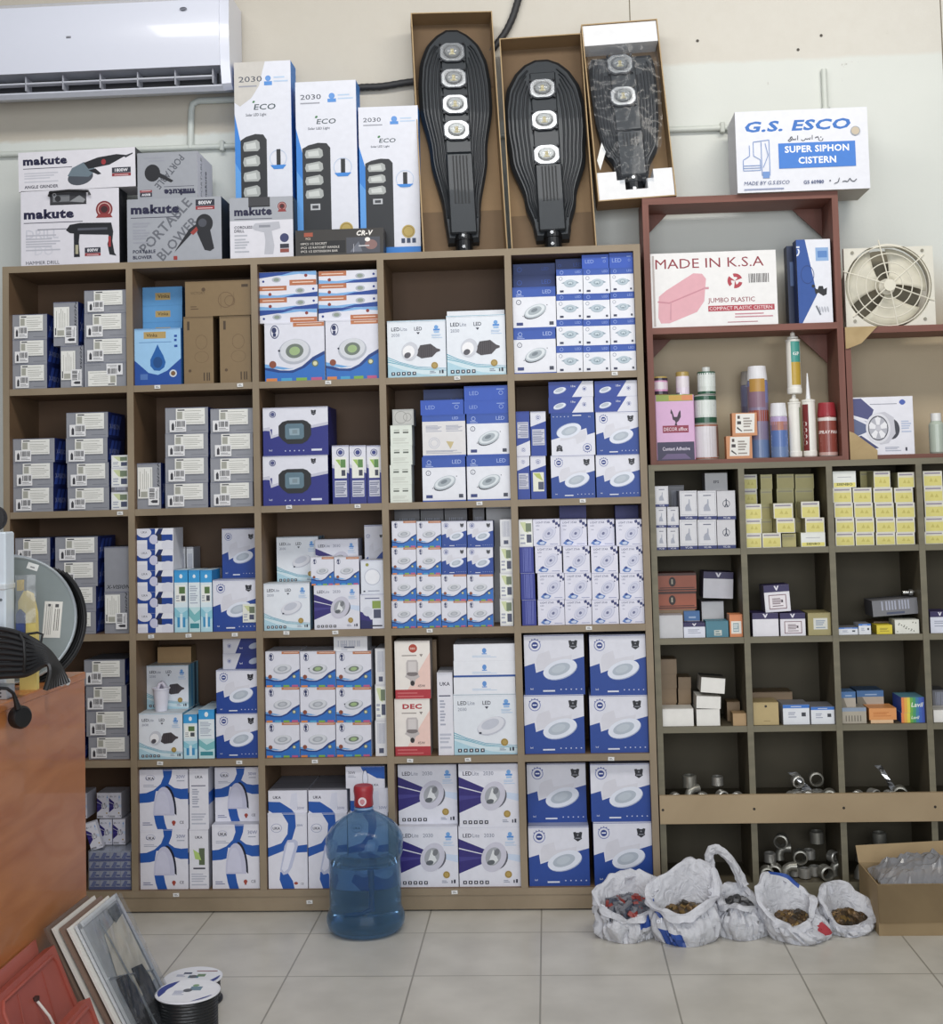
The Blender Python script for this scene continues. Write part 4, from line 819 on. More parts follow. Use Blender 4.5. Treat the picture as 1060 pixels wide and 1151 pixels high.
S(B,'R1',443.8,483.8,[851.4,785.5,720.4],'',Y=.02,d=.1,keys=['R2','R1'],say=['cream and red bulb box lettered in red, lower one','cream and red bulb box with round emblem, upper one'])
S(B,'p1',481,492,[851,719],'behind bulb boxes',Y=.15,d=.1)
S(B,'kt',492,509.6,[852,756],'',Y=.02,d=.16)
t=S(B,'Tg',510,582.5,[852.8,779.8],'large',Y=.02,d=.2); S(B,'lt',509.8,579.5,[779.8,760.9,742.5,723.8],'flat stack',Y=.02,z0=t[0],keys=['lt','lb','lt'],d=.2)
B = bay(5,4)
S(B,'B',589.4,657,[848.8,781,713.5],'left stack',Y=.02,d=.22); S(B,'B',663,732.5,[847.9,781.5,713.4],'right stack',Y=.02,d=.22)
B = bay(1,5)
pk = thing('shrink_pack', 'shrink-wrapped block of tiny blue and white boxes', 'pack', (0,0,0))
ax,bx_ = P(100,980,.02).x, P(147,980,.02).x; zz1=P(124,958,.02).z; w5=(bx_-ax)/4; h5=(zz1-ZF5)/4
for i in range(4):
    for j in range(4):
        b=MB(); b.box(ax+w5*i+.0006,ax+w5*(i+1)-.0006,.022,.17,ZF5+h5*j+.0004,ZF5+h5*(j+1)-.0004,M('c9ccd8',.4)); a=Art(b,w5-.001,h5-.001,-.022,z0=ZF5+h5*j); 
        a.mp=(lambda u,v,i=i,j=j,a=a: (ax+w5*i+u*w5,.022-a.n*.00006,ZF5+h5*j+v*h5)); a.rect(0,.0,1,.3,'35509c'); a.poly([(.1,.35),(.5,.3),(.7,.9),(.4,.95)],'5f74b4'); a.rect(.6,.4,.95,.6,'35509c')
        b.build('small_box',pk)
b=MB(); b.box(ax-.002,bx_+.002,.0195,.174,ZF5+.0002,zz1+.006,clearfilm('f0f4fa',.12)); b.build('clear_wrap',pk)
zp=zz1+.007
for i,(px0,py0,r,Y) in enumerate(((84,873,.0,.1),(109,874,.05,.1),(122.5,873,.03,.1),(112,906,.08,.1),(127,907,.05,.1))):
    up=i<3; ph=29; p0=P(px0,py0+ph,Y); p1=P(px0+13.5,py0,Y); h=p1.z-p0.z; w=p1.x-p0.x
    z0=zp+(.098 if up else 0)
    o=mkbox('N',w,.1,.094 if not up else .094); o.location=((p0.x+p1.x)/2,Y+.05,z0); tag(o,'small bagged navy-rayed box, %s, cramped bottom-left bay' % (['upper left','upper middle','upper right','lower left','lower right'][i]),'box','small bagged boxes')
o=mkbox('N',.044,.03,.1); p=P(111,955,.06); o.location=(p.x,.055,zp); o.rotation_euler=(0,-.28,.1); tag(o,'tilted small navy-rayed box in front of bagged ones','box','small bagged boxes')
B = bay(2,5)
S(B,'K',156,211.6,[998.8,932,865],'left stack',Y=.02); S(B,'kt',212.8,234.6,[998.6,932,864],'middle stack',Y=.02,keys=['kp','kt'])
t=S(B,'K',238.5,291.7,[998.4,926.8],'lower right',Y=.02,d=.24); S(B,'K',241.5,291.5,[925,862.5],'upper right',Y=.07,d=.18,z0=t[0])
B = bay(3,5)
t=S(B,'Kt',301.3,345.6,[1001,913.8],'left',Y=.015,d=.25); S(B,'Kf',301.5,345.2,[913,888.5],'left',Y=.02,d=.25,z0=t[0])
t=S(B,'Kt',346.4,390.6,[1001,913.8],'middle',Y=.015,d=.25); S(B,'Kf',346.6,390.2,[913,888],'middle',Y=.02,d=.25,z0=t[0])
t=S(B,'Kt',391.4,437,[1001,913.8],'right',Y=.015,d=.25); t=S(B,'Kf',393.5,437.4,[913,886],'right',Y=.02,d=.25,z0=t[0]); S(B,'Kc',388.5,432.5,[886,861.5],'',Y=.02,d=.12,z0=t[0])
B = bay(4,5)
t=S(B,'N',448.3,515,[998.6,929],'lower left',Y=.02,d=.24); S(B,'N',447.5,513.8,[924,859.5],'upper left',Y=.06,d=.19,z0=t[0])
S(B,'N',515.8,585.3,[998.4,929,858.7],'right stack',Y=.02,d=.24)
B = bay(5,5)
t=S(B,'B',594.3,662.6,[997,929],'lower left',Y=.02,d=.24); S(B,'B',592.5,659,[919,858],'upper left',Y=.08,d=.18,z0=t[0])
S(B,'B',667.5,735.3,[996,924],'lower right',Y=.02,d=.24); 
z_=P(700,924,.02).z; S(B,'B',664,732.5,[923,858.3],'upper right',Y=.03,d=.22,z0=z_)
# handle of the carton in the fourth bay of the top row
B=bay(4,1); h=[o for o in COL.objects if o.get('label','').startswith('white box with teal curves, right, fourth column, top')][0]
w=h.dimensions.x; hh=P(535,347.5,.015).z-P(535,354,.015).z
b=MB(); hz=P(535,354,.015).z-h.location.z; b.box(-w/2+.004,w/2-.004,-.06,.06,hz,hz+.012,M('3a3c40',.5)); b.box(-w/2+.002,w/2-.002,-.075,-.06,hz,hz+.02,M('dfe1e6',.4)); b.build('carton_lid',h)
# --- rack bays
B=bay(1,1,True); Y=.04
S(B,'X',737,749.3,[617,593,569.8],'left file',Y=Y,d=.1); S(B,'X',750,763,[616.4,593,569.8],'second file',Y=Y,d=.1)
t_=[o for o in COL.objects if o.get('label','')=='white box with navy foot, top of left file, '+B['ph']][0]; zt_=t_.location.z+t_.dimensions.z
S(B,'X',734.8,751.4,[569.6,546.4],'above left files',Y=Y,d=.1,z0=zt_+.0005); S(B,'dk',752,770,[616,545.5],'behind second file',Y=.16,d=.1)
for i,(a_,b_,k1,k2) in enumerate(((764,783.8,'X','X'),(784.3,805.5,'X','X'),(806,826.8,'X2','X2'))): t=S(B,k1,a_,b_,[616,584,551.5],['third','fourth','fifth'][i]+' file',Y=Y,d=.12)if i<2 else S(B,'X2',a_,b_,[616,584,551.5],'fifth file',Y=Y,d=.12)
S(B,'ef',792.3,817.7,[551,531.5],'',Y=Y+.04,d=.1,z0=t[-1]+.0006)
B=bay(2,1,True)
u=lambda x:725+x/4.93
v=lambda y:515+y/4.93
S(B,'Y',u(548),u(647),[v(498),v(418),v(338),v(255)],'front left stack',Y=Y,d=.08); t=S(B,'Y',u(540),u(622),[v(498),v(255),v(172),v(90)],'left rear',Y=.13,d=.06,keys=['Yd','Y','Y'],say=['plain yellow-khaki box at the far left back, second rack column','small yellow box, second from top at left, second rack column','small yellow box, highest at left, second rack column'])
S(B,'Yd',u(640),u(706),[v(498),v(418),v(338),v(258),v(172),v(90)],'left inner',Y=.13,d=.06)
t=S(B,'Y',u(650),u(755),[v(498),v(415)],'middle front',Y=Y,d=.085); t=S(B,'Y',u(728),u(832),[v(415),v(333)],'above middle',Y=Y,d=.08,z0=t[0]); S(B,'Y',u(712),u(820),[v(333),v(250)],'upper middle',Y=Y,d=.08,z0=t[0])
S(B,'Yd',u(730),u(826),[v(498),v(418),v(335),v(250),v(168),v(88)],'middle rear',Y=.15,d=.1); S(B,'Yd',u(832),u(936),[v(498),v(418),v(335),v(250),v(168),v(88)],'right rear',Y=.15,d=.1)
S(B,'Yd',u(760),u(838),[v(498),v(418)],'between front boxes',Y=Y+.02,d=.06)
t=S(B,'Yw',u(864),u(1000),[v(495),v(412)],'front right',Y=Y,d=.09); t=S(B,'Y',u(888),u(995),[v(412),v(330)],'right',Y=Y,d=.08,z0=t[0]); S(B,'Y',u(865),u(968),[v(328),v(240)],'upper right',Y=Y,d=.08,z0=t[0])
B=bay(3,1,True)
u3=lambda x:920+x/7.571
v3=lambda y:515+y/7.571
for i,(a_,b_) in enumerate(((145,307),(315,477),(490,655),(660,822))):
    t=S(B,'Y',u3(a_),u3(b_),[v3(762),v3(632),v3(505),v3(378),v3(250)],'file '+['one','two','three','four'][i],Y=Y,d=.1,dx=[0,0,-1.5,-3] if i!=3 else [0,0,0,-2])
    if i==0: S(B,'Yw',u3(122),u3(320),[v3(250),v3(110)],'',Y=Y,d=.1,z0=t[-1])
    if i==1: S(B,'Yd',u3(355),u3(466),[v3(250),v3(110)],'second from left, topmost',Y=.145,d=.06,z0=t[-1])
    if i==2: S(B,'Y',u3(470),u3(612),[v3(250),v3(110)],'third from left, topmost',Y=Y,d=.1,z0=t[-1])
    if i==3: S(B,'Y',u3(675),u3(836),[v3(250),v3(120)],'fourth from left, topmost',Y=Y,d=.1,z0=t[-1])
B=bay(4,1,True); S(B,'Y',u3(905),u3(1070),[v3(745),v3(625),v3(500),v3(368),v3(238),v3(108)],'left file',Y=Y,d=.1,dx=[0,0,0,-1,-2]); S(B,'Y',u3(1075),u3(1240),[v3(745),v3(625),v3(500)],'right file',Y=Y,d=.1)
B=bay(1,2,True)
v2=lambda y:610+y/4.93
t=S(B,'p1',740,782,[717,v2(370)],'',Y=.13,d=.13,say=['brown carton under the two orange-red striped boxes']); S(B,'rd',739,782.8,[v2(370),v2(270),v2(168)],'',Y=.13,d=.12,z0=t[0])
S(B,'pl',741,767.8,[717,691.5],'front left',Y=Y,d=.08)
S(B,'Vs',768.4,792.8,[717,700.3],'front middle',Y=Y,d=.07); S(B,'bb',769,787,[717,v2(378)],'',Y=.115,d=.012,say=['blue-banded box edge behind the small purple-topped box'])
S(B,'te',793.4,819,[717,698],'',Y=Y,d=.08); S(B,'ow',820,835.8,[717.5,690.7],'',Y=Y,d=.07)
t=S(B,'pl',789,814,[717,676],'',Y=.16,d=.11,say=['pale box under the tilted purple-topped box']) 
o=place('V',P(790.5,665,.14).x,P(824,665,.14).x,t[0]+.012,t[0]+.012+.098,.15,.12,'tilted purple-topped box propped on pale box, first rack column',roty=.05)
B=bay(2,2,True)
t=S(B,'V',845.9,875.3,[717.5,v2(390)],'left',Y=Y,d=.12,keys=['V']); t=S(B,'Vl',877,905.5,[716.5,v2(390)],'',Y=Y,d=.12); S(B,'kh',908.2,935.7,[716,v2(388)],'',Y=Y,d=.12)
o=place('Vl',P(860.5,670,Y).x,P(889,670,Y).x,t[0]+.005,t[0]+.102,Y+.01,.1,'purple-topped label box tilted across the two below',roty=-.05)
B=bay(3,2,True)
u4=lambda x:920+x/7.571
v4=lambda y:610+y/7.571
S(B,'bw',u4(172),u4(338),[715.7,v4(722)],'',Y=Y,d=.08); S(B,'bw',u4(342),u4(448),[715.5,v4(690)],'beside the small one',Y=Y,d=.08); S(B,'ys',u4(495),u4(630),[714.6,702.5],'',Y=Y,d=.07)
t=S(B,'pa',u4(650),u4(858),[714,v4(655)],'',Y=Y,d=.085); t9=S(B,'p1',u4(470),u4(640),[714,v4(670)],'behind tiny yellow box',Y=.13,d=.1)
o=place('dk',P(u4(448),687,.1).x,P(u4(832),687,.1).x,t[0]+.014,t[0]+.014+.058,.07,.12,'dim long box tilted over the speckled one, third rack column',roty=-.06); TILTZ=t[0]+.08
B=bay(4,2,True); S(B,'Vs',u4(952),u4(1120),[714,v4(585)],'',Y=Y,d=.1)
B=bay(1,3,True)
v5=lambda y:720+y/4.93
S(B,'p1',u(85),u(176),[v5(463),v5(345),v5(265),v5(185),v5(103)],'left rear stack',Y=.14,d=.1); S(B,'p1',u(184),u(256),[v5(463),v5(345),v5(265),v5(203)],'right rear stack',Y=.14,d=.1)
S(B,'p0',u(97),u(270),[v5(463),v5(378)],'front left',Y=Y,d=.09); t=S(B,'p0',u(285),u(416),[v5(460),v5(380)],'under leaning pair',Y=Y,d=.12)
o=place('p0',P(u(284),790,Y).x,P(u(418),790,Y).x,t[0]+.002,t[0]+.046,Y,.12,'plain white box, middle of the leaning white pile',roty=.05); o2=place('p0',P(u(308),775,Y).x,P(u(440),775,Y).x,t[0]+.058,t[0]+.112,Y,.12,'plain white box, top of the leaning white pile',roty=.09)
b=MB(); b.box(-.045,.045,-.055,.055,.054,.0545,M('3a362e',.8)); b.build('open_top',o2)
S(B,'p2',u(487),u(567),[v5(483),v5(403)],'front right',Y=RY+.012,d=.06); S(B,'p1',u(455),u(528),[v5(463),v5(340)],'far right rear',Y=.13,d=.08)
B=bay(2,3,True)
S(B,'kh2',u(600),u(742),[v5(482),v5(342)],'',Y=Y,d=.1); S(B,'p1',u(588),u(820),[v5(463),v5(285)],'long one behind',Y=.16,d=.1)
S(B,'bw',u(765),u(913),[v5(483),v5(355)],'left',Y=Y,d=.12); S(B,'bw',u(920),u(1052),[v5(485),v5(367)],'right',Y=Y,d=.12)
B=bay(3,3,True)
v6=lambda y:720+y/7.571
t=S(B,'gr',u4(202),u4(410),[817,v6(570)],'',Y=Y,d=.085); S(B,'bb',u4(188),u4(318),[v6(570),v6(435)],'above slotted box',Y=Y+.01,d=.08,z0=t[0]); 
t2=S(B,'p1',u4(418),u4(560),[817,v6(545)],'hidden behind orange boxes',Y=.16,d=.1); 
S(B,'bb',u4(326),u4(556),[v6(545),v6(425)],'upper one',Y=.13,d=.11,z0=t2[0])
t=S(B,'pe',u4(445),u4(640),[817,v6(675)],'',Y=Y,d=.1); S(B,'or',u4(430),u4(665),[v6(670),v6(575)],'',Y=Y,d=.1,z0=t[0])
S(B,'ra',u4(705),u4(932),[817,v6(612),v6(482)],'',Y=Y,d=.12)
B=bay(4,3,True); S(B,'p0',u4(980),u4(1150),[817,v6(590)],'',Y=Y,d=.1); S(B,'dk',u4(975),u4(1100),[817,v6(420)],'at back',Y=.16,d=.1)
# ------------------------------------------------------------------ things on top of the cabinet
TOPZ = ZB[0]+HT
def carton(name, label, x0, x1, ybot, ytop, Y, d, cf, cs, ct, art, z0=None, rotz=0, roty=0, side=None, group=None, flip=False):
    xm, ym = (x0+x1)/2, (ybot+ytop)/2
    a, b_ = P(x0, ym, Y).x, P(x1, ym, Y).x; z0 = TOPZ if z0 is None else z0; z1 = P(xm, ytop, Y).z; w, h = b_-a, z1-z0
    b = MB(); mf, ms, mt = M(cf, .4), M(cs, .5), M(ct, .5)
    b.box(-w/2, w/2, -d/2, d/2, 0, h, mf, left=ms, right=ms, top=mt, bottom=mt, back=ms)
    A = Art(b, w, h, d/2, flip=flip); art(A)
    if side: s = Art(b, d, h, w/2, face='right'); side(s)
    o = b.build(name, None, ((a+b_)/2, Y+d/2, z0), (0, roty, rotz)); tag(o, label, 'box', group); o['h'] = h; del o['h']
    return o, w, h, z1
def brand(a, u, v, s, maxw, c='1b1b3c'): a.text('makute', u, v, s, c, .055, maxw=maxw, wide=1.25); a.bars(u, v-s*.42, u+maxw, v-s*.26, '4a4a58', 1)
def watt(a, u, v, t, w=.16, h=.13): a.rect(u, v, u+w, v+h, '2c2d3a'); a.text(t, u+w/2, v+h*.2, h*.6, 'f0f0f4', .02, align='c', maxw=w*.86); a.rect(u, v-h*.6, u+w, v-h*.06, '8f2a30'); a.bars(u+.02, v-h*.45, u+w-.02, v-h*.2, 'e6c8c8', 1)
def medal(a, u, v, r): a.ell(u, v, r, '7a2a30'); a.ring(u, v, r*.8, r*.12, 'd0a8a0'); a.ell(u, v, r*.4, '3c1f22'); a.poly([(u-r, v-r*1.3), (u+r, v-r*1.3), (u+r*.7, v-r*.7), (u-r*.7, v-r*.7)], '8f3a3a')
DK = '1d1e24'
def a_grinder(a):
    brand(a, .04, .66, .22, .42); a.bars(.05, .22, .34, .5, 'c6c6ce', 4); a.text('ANGLE GRINDER', .05, .07, .08, INK, .02, maxw=.3)
    a.ell(.53, .3, .11, '4a4f58', .6, .2); a.poly([(.42, .34), (.46, .54), (.56, .68), (.64, .6), (.66, .44), (.6, .3)], '6b7a84'); a.poly([(.56, .66), (.6, .5), (.78, .58), (.9, .76), (.94, .8), (.84, .84), (.68, .78)], DK)
    a.ell(.73, .66, .02, '9a2f34', 1.2); a.poly([(.6, .46), (.68, .34), (.71, .36), (.66, .5)], DK); a.poly([(.9, .78), (.98, .86), (.98, .83), (.92, .74)], '3a3b42'); watt(a, .8, .36, '1800W', .16, .14)
def a_drill(a):
    brand(a, .03, .62, .13, .6); a.text('DRILL', .05, .36, .12, 'c9c9d2', .01, maxw=.4); a.text('DO', .14, .14, .12, 'd0d0d8', .01); a.bars(.05, .2, .4, .42, 'b9b9c2', 6)
    a.text('HAMMER DRILL', .05, .02, .045, INK, .02, maxw=.36); medal(a, .85, .72, .085); watt(a, .65, .15, '800W', .16, .07)
    a.rect(.17, .475, .48, .485, '7d7f88'); a.poly([(.46, .46), (.5, .53), (.6, .55), (.92, .54), (.94, .42), (.9, .38), (.6, .4), (.5, .42)], DK); a.rect(.58, .45, .88, .48, '555761')
    a.poly([(.88, .42), (.94, .42), (.93, .3), (.95, .14), (.97, .1), (.9, .12), (.88, .26), (.9, .34)], DK); a.rect(.89, .22, .915, .36, '9a2f34'); a.poly([(.54, .42), (.6, .42), (.59, .3), (.6, .1), (.54, .1), (.54, .3)], DK); a.rect(.555, .14, .585, .26, 'a9a48a')
    a.rect(.3, .8, .67, .99, '3c3c40'); a.rect(.3, .8, .67, .815, '1d1d20'); a.rect(.33, .84, .5, .93, '77797d'); a.ell(.38, .88, .03, '2a2a2e'); a.poly([(.5, .84), (.6, .92), (.66, .86), (.64, .82)], '8f9194'); a.ring(.345, .93, .02, .006, 'b9bbc0')
def blowerart(a, u=0, v=0, k=1):
    q = lambda l: [(u+x*k, v+y*k) for x, y in l]
    a.poly(q([(0, 0), (.02, .05), (.16, .36), (.24, .44), (.26, .36), (.18, .28)]), DK); a.poly(q([(.17, .3), (.24, .4), (.27, .36), (.2, .26)]), '9a3a34'); a.ell(u+.32*k, v+.44*k, .09*k, DK, 1.1); a.ell(u+.3*k, v+.45*k, .045*k, '4a4c55')
    a.poly(q([(.26, .38), (.38, .34), (.42, .04), (.38, 0), (.32, .02), (.24, .3)]), DK)
def a_blower(a):
    a.text('PORTABLE', .2, .12, .17, '686b73', .02, rot=RD(46), maxw=.72); a.text('BLOWER', .38, .0, .16, '686b73', .02, rot=RD(46), maxw=.56)
    brand(a, .04, .76, .15, .52, '1b1b3c'); watt(a, .73, .86, '800W', .2, .1); a.bars(.06, .3, .24, .64, '9a9ca6', 7); blowerart(a, .5, .14); a.text('PORTABLE', .06, .14, .055, '1b1b3c', .02, maxw=.27); a.text('BLOWER', .06, .05, .055, '1b1b3c', .02, maxw=.22); a.rect(.49, .02, .53, .08, '9a3a34')
def a_blower_t(a):
    a.text('PORTABLE', .3, .05, .16, '5d6068', .02, rot=RD(50), maxw=.66); brand(a, .06, .8, .14, .5); a.ell(.75, .44, .13, DK, 1.1); a.poly([(.4, .62), (.44, .66), (.7, .5), (.68, .4)], DK); a.bars(.55, .1, .9, .2, '9a9ca6', 2); watt(a, .76, .86, '800W', .2, .09); a.bars(.3, .86, .04, .96, '1b1b3c', 1)
def s_blower(s): s.rect(0, 0, 1, 1, 'dcdce4'); s.text('PORTABLE', .3, .08, .13, '8d8f98', .02, rot=RD(90)); s.text('makute', .6, .1, .15, '1b1b3c', .03, rot=RD(90)); 
def a_cord(a):
    a.rect(0, .62, 1, 1, 'a6a9b0'); brand(a, .07, .7, .14, .6); medal(a, .83, .84, .07); a.bars(.07, .1, .3, .4, 'b4b6be', 6); a.text('CORDLESS', .07, .49, .045, INK, .02, maxw=.3); a.text('DRILL', .07, .43, .045, INK, .02)
    a.poly([(.34, .5), (.4, .57), (.78, .59), (.8, .48), (.66, .44), (.7, .2), (.68, .06), (.54, .06), (.56, .3), (.54, .42), (.4, .46)], 'b9bac2'); a.rect(.46, .5, .64, .54, '8d8f98'); a.ell(.86, .32, .07, '3a3f68'); a.rect(.79, .15, .93, .22, '2c2d3a'); a.rect(.79, .08, .93, .14, '8f4a40')
    a.rect(.3, .84, .64, 1, '3c3c40'); a.rect(.3, .84, .64, .86, '1d1d20')
B0 = dict(z0=TOPZ)
_, _, _, zdr = carton('power_tool_box', 'white hammer drill box with carry handle opening, under angle grinder box', 23.5, 134, 297, 213, .01, .1, 'dddbe2', '24262c', '3a3a40', a_drill)
b = MB(); pa, pb_ = P(56, 212, .01), P(102, 222, .01); hx = (pa.x+pb_.x)/2
b.tube([(pa.x, -.0, zdr-.026), (pa.x+.005, -.004, zdr-.012), (hx, -.006, zdr-.008), (pb_.x-.005, -.004, zdr-.012), (pb_.x, -.0, zdr-.026)], .005, M('1f2023', .4), 8)
dr = [o for o in COL.objects if o.name.startswith('power_tool_box')][0]; h_ = b.build('carry_handle', dr); h_.location = -dr.location
carton('power_tool_box', 'long white angle grinder box lying on the hammer drill box', 21, 152.5, 213, 168.5, .01, .14, 'dfdde3', '3a3b40', 'c9c9ce', a_grinder, z0=zdr+.0005, roty=-.012)
_, _, _, zbl = carton('power_tool_box', 'grey blower box with diagonal lettering, standing upright on cabinet', 143, 249, 294.5, 222.5, .01, .13, 'a3a6ad', '24262c', '8d9096', a_blower)
carton('power_tool_box', 'grey blower box turned upside down on another blower box', 154.5, 222, 222.5, 171, .015, .22, '9ea1a8', 'dcdce4', 'a3a6ad', a_blower_t, z0=zbl+.0005, flip=True, side=s_blower)
_, _, _, zc_ = carton('power_tool_box', 'silver and white cordless drill box with carry handle opening', 258.5, 329.5, 290.7, 221.6, .01, .09, 'dddce3', '24262c', '3a3a40', a_cord)
def a_socket(a):
    a.text('CR-V', .69, .72, .2, 'f0ece6', .04, shear=.25, maxw=.22); a.rect(.1, .74, .2, .9, 'a3523c'); a.text('PCS', .12, .62, .08, 'd9c6b4', .01)
    a.rect(.05, .08, .57, .56, '1b1a1c'); 
    for i, t in enumerate(('10PCS 1/2 SOCKET', '1PCS 1/2 RATCHET HANDLE', '1PCS 1/2 EXTENSION BAR')): a.text(t, .06, .42-.15*i, .09, 'd4cfc8', .01, maxw=.36+.08*(i > 0))
    a.rect(.58, .04, .96, .66, '4a4c55'); a.poly([(.62, .1), (.72, .5), (.76, .1)], '6b6f7a'); a.ell(.86, .36, .07, '8a6a66', .8); a.ell(.82, .56, .03, 'f4f0ea', .8); a.rect(.72, .3, .84, .34, 'd0d0d4'); a.rect(.66, .08, .665, .4, 'c0c0c8')
carton('socket_set_box', 'low black socket set box in front of the solar light boxes', 332, 431, 287, 257.5, .0, .09, '383532', '242220', '2c2a28', a_socket)
def solar(n):
    def f(a):
        k = a.w/a.h; 
        a.poly([(0, .72), (0, .38), (.05, 0), (0, 0)], '3a86d6'); a.poly([(0, .74), (.26, .38), (.2, .1), (.12, 0), (0, 0)], '2f7fd2'); a.poly([(0, .5), (.1, .45), (.1, 0), (0, 0)], '5a9ce0')
        if n == 5: a.poly([(0, 1), (.55, 1), (.5, .95), (.44, .88), (.3, .82), (.1, .78), (0, .8)], 'c9c5be')
        a.text('2030', .08, .9, .028, '4a4f5c', .005, wide=1.5); a.bars(.08, .875, .4, .89, '9a9ca6', 1)
        a.ell(.6, .915, .05, '5f95d8'); a.rect(.53, .88, .67, .9, '4f8ed6'); a.bars(.7, .895, .95, .925, 'b9cfe8', 2)
        a.text('ECO', .34, .76, .028, '3a4a50', .01, wide=1.4, shear=.2); a.ell(.34, .8, .025, '3f7a4a', .7, .6); a.text('Solar LED Light', .2, .725, .018, '4a4f5c', .01, maxw=.36)
        top = .64 if n == 5 else .655; a.poly([(.1, .05), (.56, .05), (.56, top-.03), (.5, top-.004), (.36, top), (.2, top-.012), (.1, top-.03)], '23262b')
        for i in range(n):
            v = top-.085-.075*i; a.poly([(.16, v), (.14, v+.02), (.16, v+.044), (.38, v+.056), (.43, v+.044), (.44, v+.012), (.4, v)], 'a9adab'); a.poly([(.2, v+.01), (.19, v+.035), (.36, v+.044), (.38, v+.012)], 'c9cdca')
        if n < 5: a.rect(.22, top-.085-.075*n+.01, .38, top-.085-.075*n+.045, 'b9bcc0'); a.rect(.25, top-.085-.075*n+.018, .35, top-.085-.075*n+.036, '3a3c42')
        a.ring(.76, .515, .15, .008, 'b0c4de'); a.rect(.73, .48, .8, .56, '1f2226'); a.poly([(.62, .482), (.9, .482), (.84, .462), (.68, .462)], '3a86d6')
        a.ell(.8, .17, .11, 'b9a25a'); a.ring(.8, .17, .09, .012, '93793a')
        for i in range(3): a.rect(.68+.09*i, .095, .74+.09*i, .125, '33415e')
        a.rect(0, 0, 1, .07, '2f7fd2')
    return f
for n_, a_, b_, yb, yt, Y, lb in ((5, 264.5, 328.5, 289, 69, .12, 'tallest solar street light box, picture of five lamp windows'), (4, 333.5, 402, 287, 91, .1, 'middle solar street light box with four lamp windows pictured'), (3, 404, 471, 285.5, 119.5, .1, 'shortest solar street light box with three lamp windows pictured')):
    o, w, h, z = carton('solar_light_box', lb, a_, b_, yb, yt, Y, .1, 'dfe1ea', '2f7fd2', 'd6dae4', solar(n_), group='solar light boxes', rotz=-.01 if n_ > 3 else .02)
# ------------------------------------------------------------------ street lights in open cartons
CB, CBD = M('8a7050', .7, bump=.1), M('6f5940', .7)
def chrome_lens(par, x, z, y):
    b = MB(); W2, H2 = .051, .041
    pts = [(x+W2*max(-1, min(1, 1.12*cos(t))), z+H2*max(-1, min(1, 1.12*sin(t)))) for t in [2*pi*i/28 for i in range(28)]]
    b.prism(pts, y-.01, y, M('3a3d42', .35, .6)); b.prism([(x+(p[0]-x)*.9, z+(p[1]-z)*.9) for p in pts], y-.0125, y-.0105, M('adb0b3', .22, .85)); b.prism([(x+(p[0]-x)*.72, z+(p[1]-z)*.72) for p in pts], y-.0128, y-.0126, M('8f9193', .25, .85)); 
    for sx in (-1, 1):
        for sz in (-1, 1): b.prism([(x+sx*.045+.005*cos(k*pi/3), z+sz*.036+.005*sin(k*pi/3)) for k in range(6)], y-.014, y, M('2a2c30', .4, .6))
    o = b.build('lamp_lens', par)
    c = MB(); c.lathe([(0, .016), (.018, .013), (.03, .006), (.034, 0)], clearfilm('f2f4f2', .22, .04), 20, caps=False, sy=.82); g = c.build('glass_dome', o, (x, y-.0135, z), (pi/2, 0, 0), smooth=True)
    c = MB(); c.box(x-.006, x+.006, y-.0145, y-.013, z-.012, z+.012, M('cbb45c', .4)); c.box(x-.012, x+.012, y-.014, y-.013, z-.012, z-.006, M('e8dfae', .3)); c.lathe([(.016, 0), (.012, .001)], M('c9cccf', .2, .9), 12, (0, 0, -50)) if 0 else None; c.build('led_chip', o)
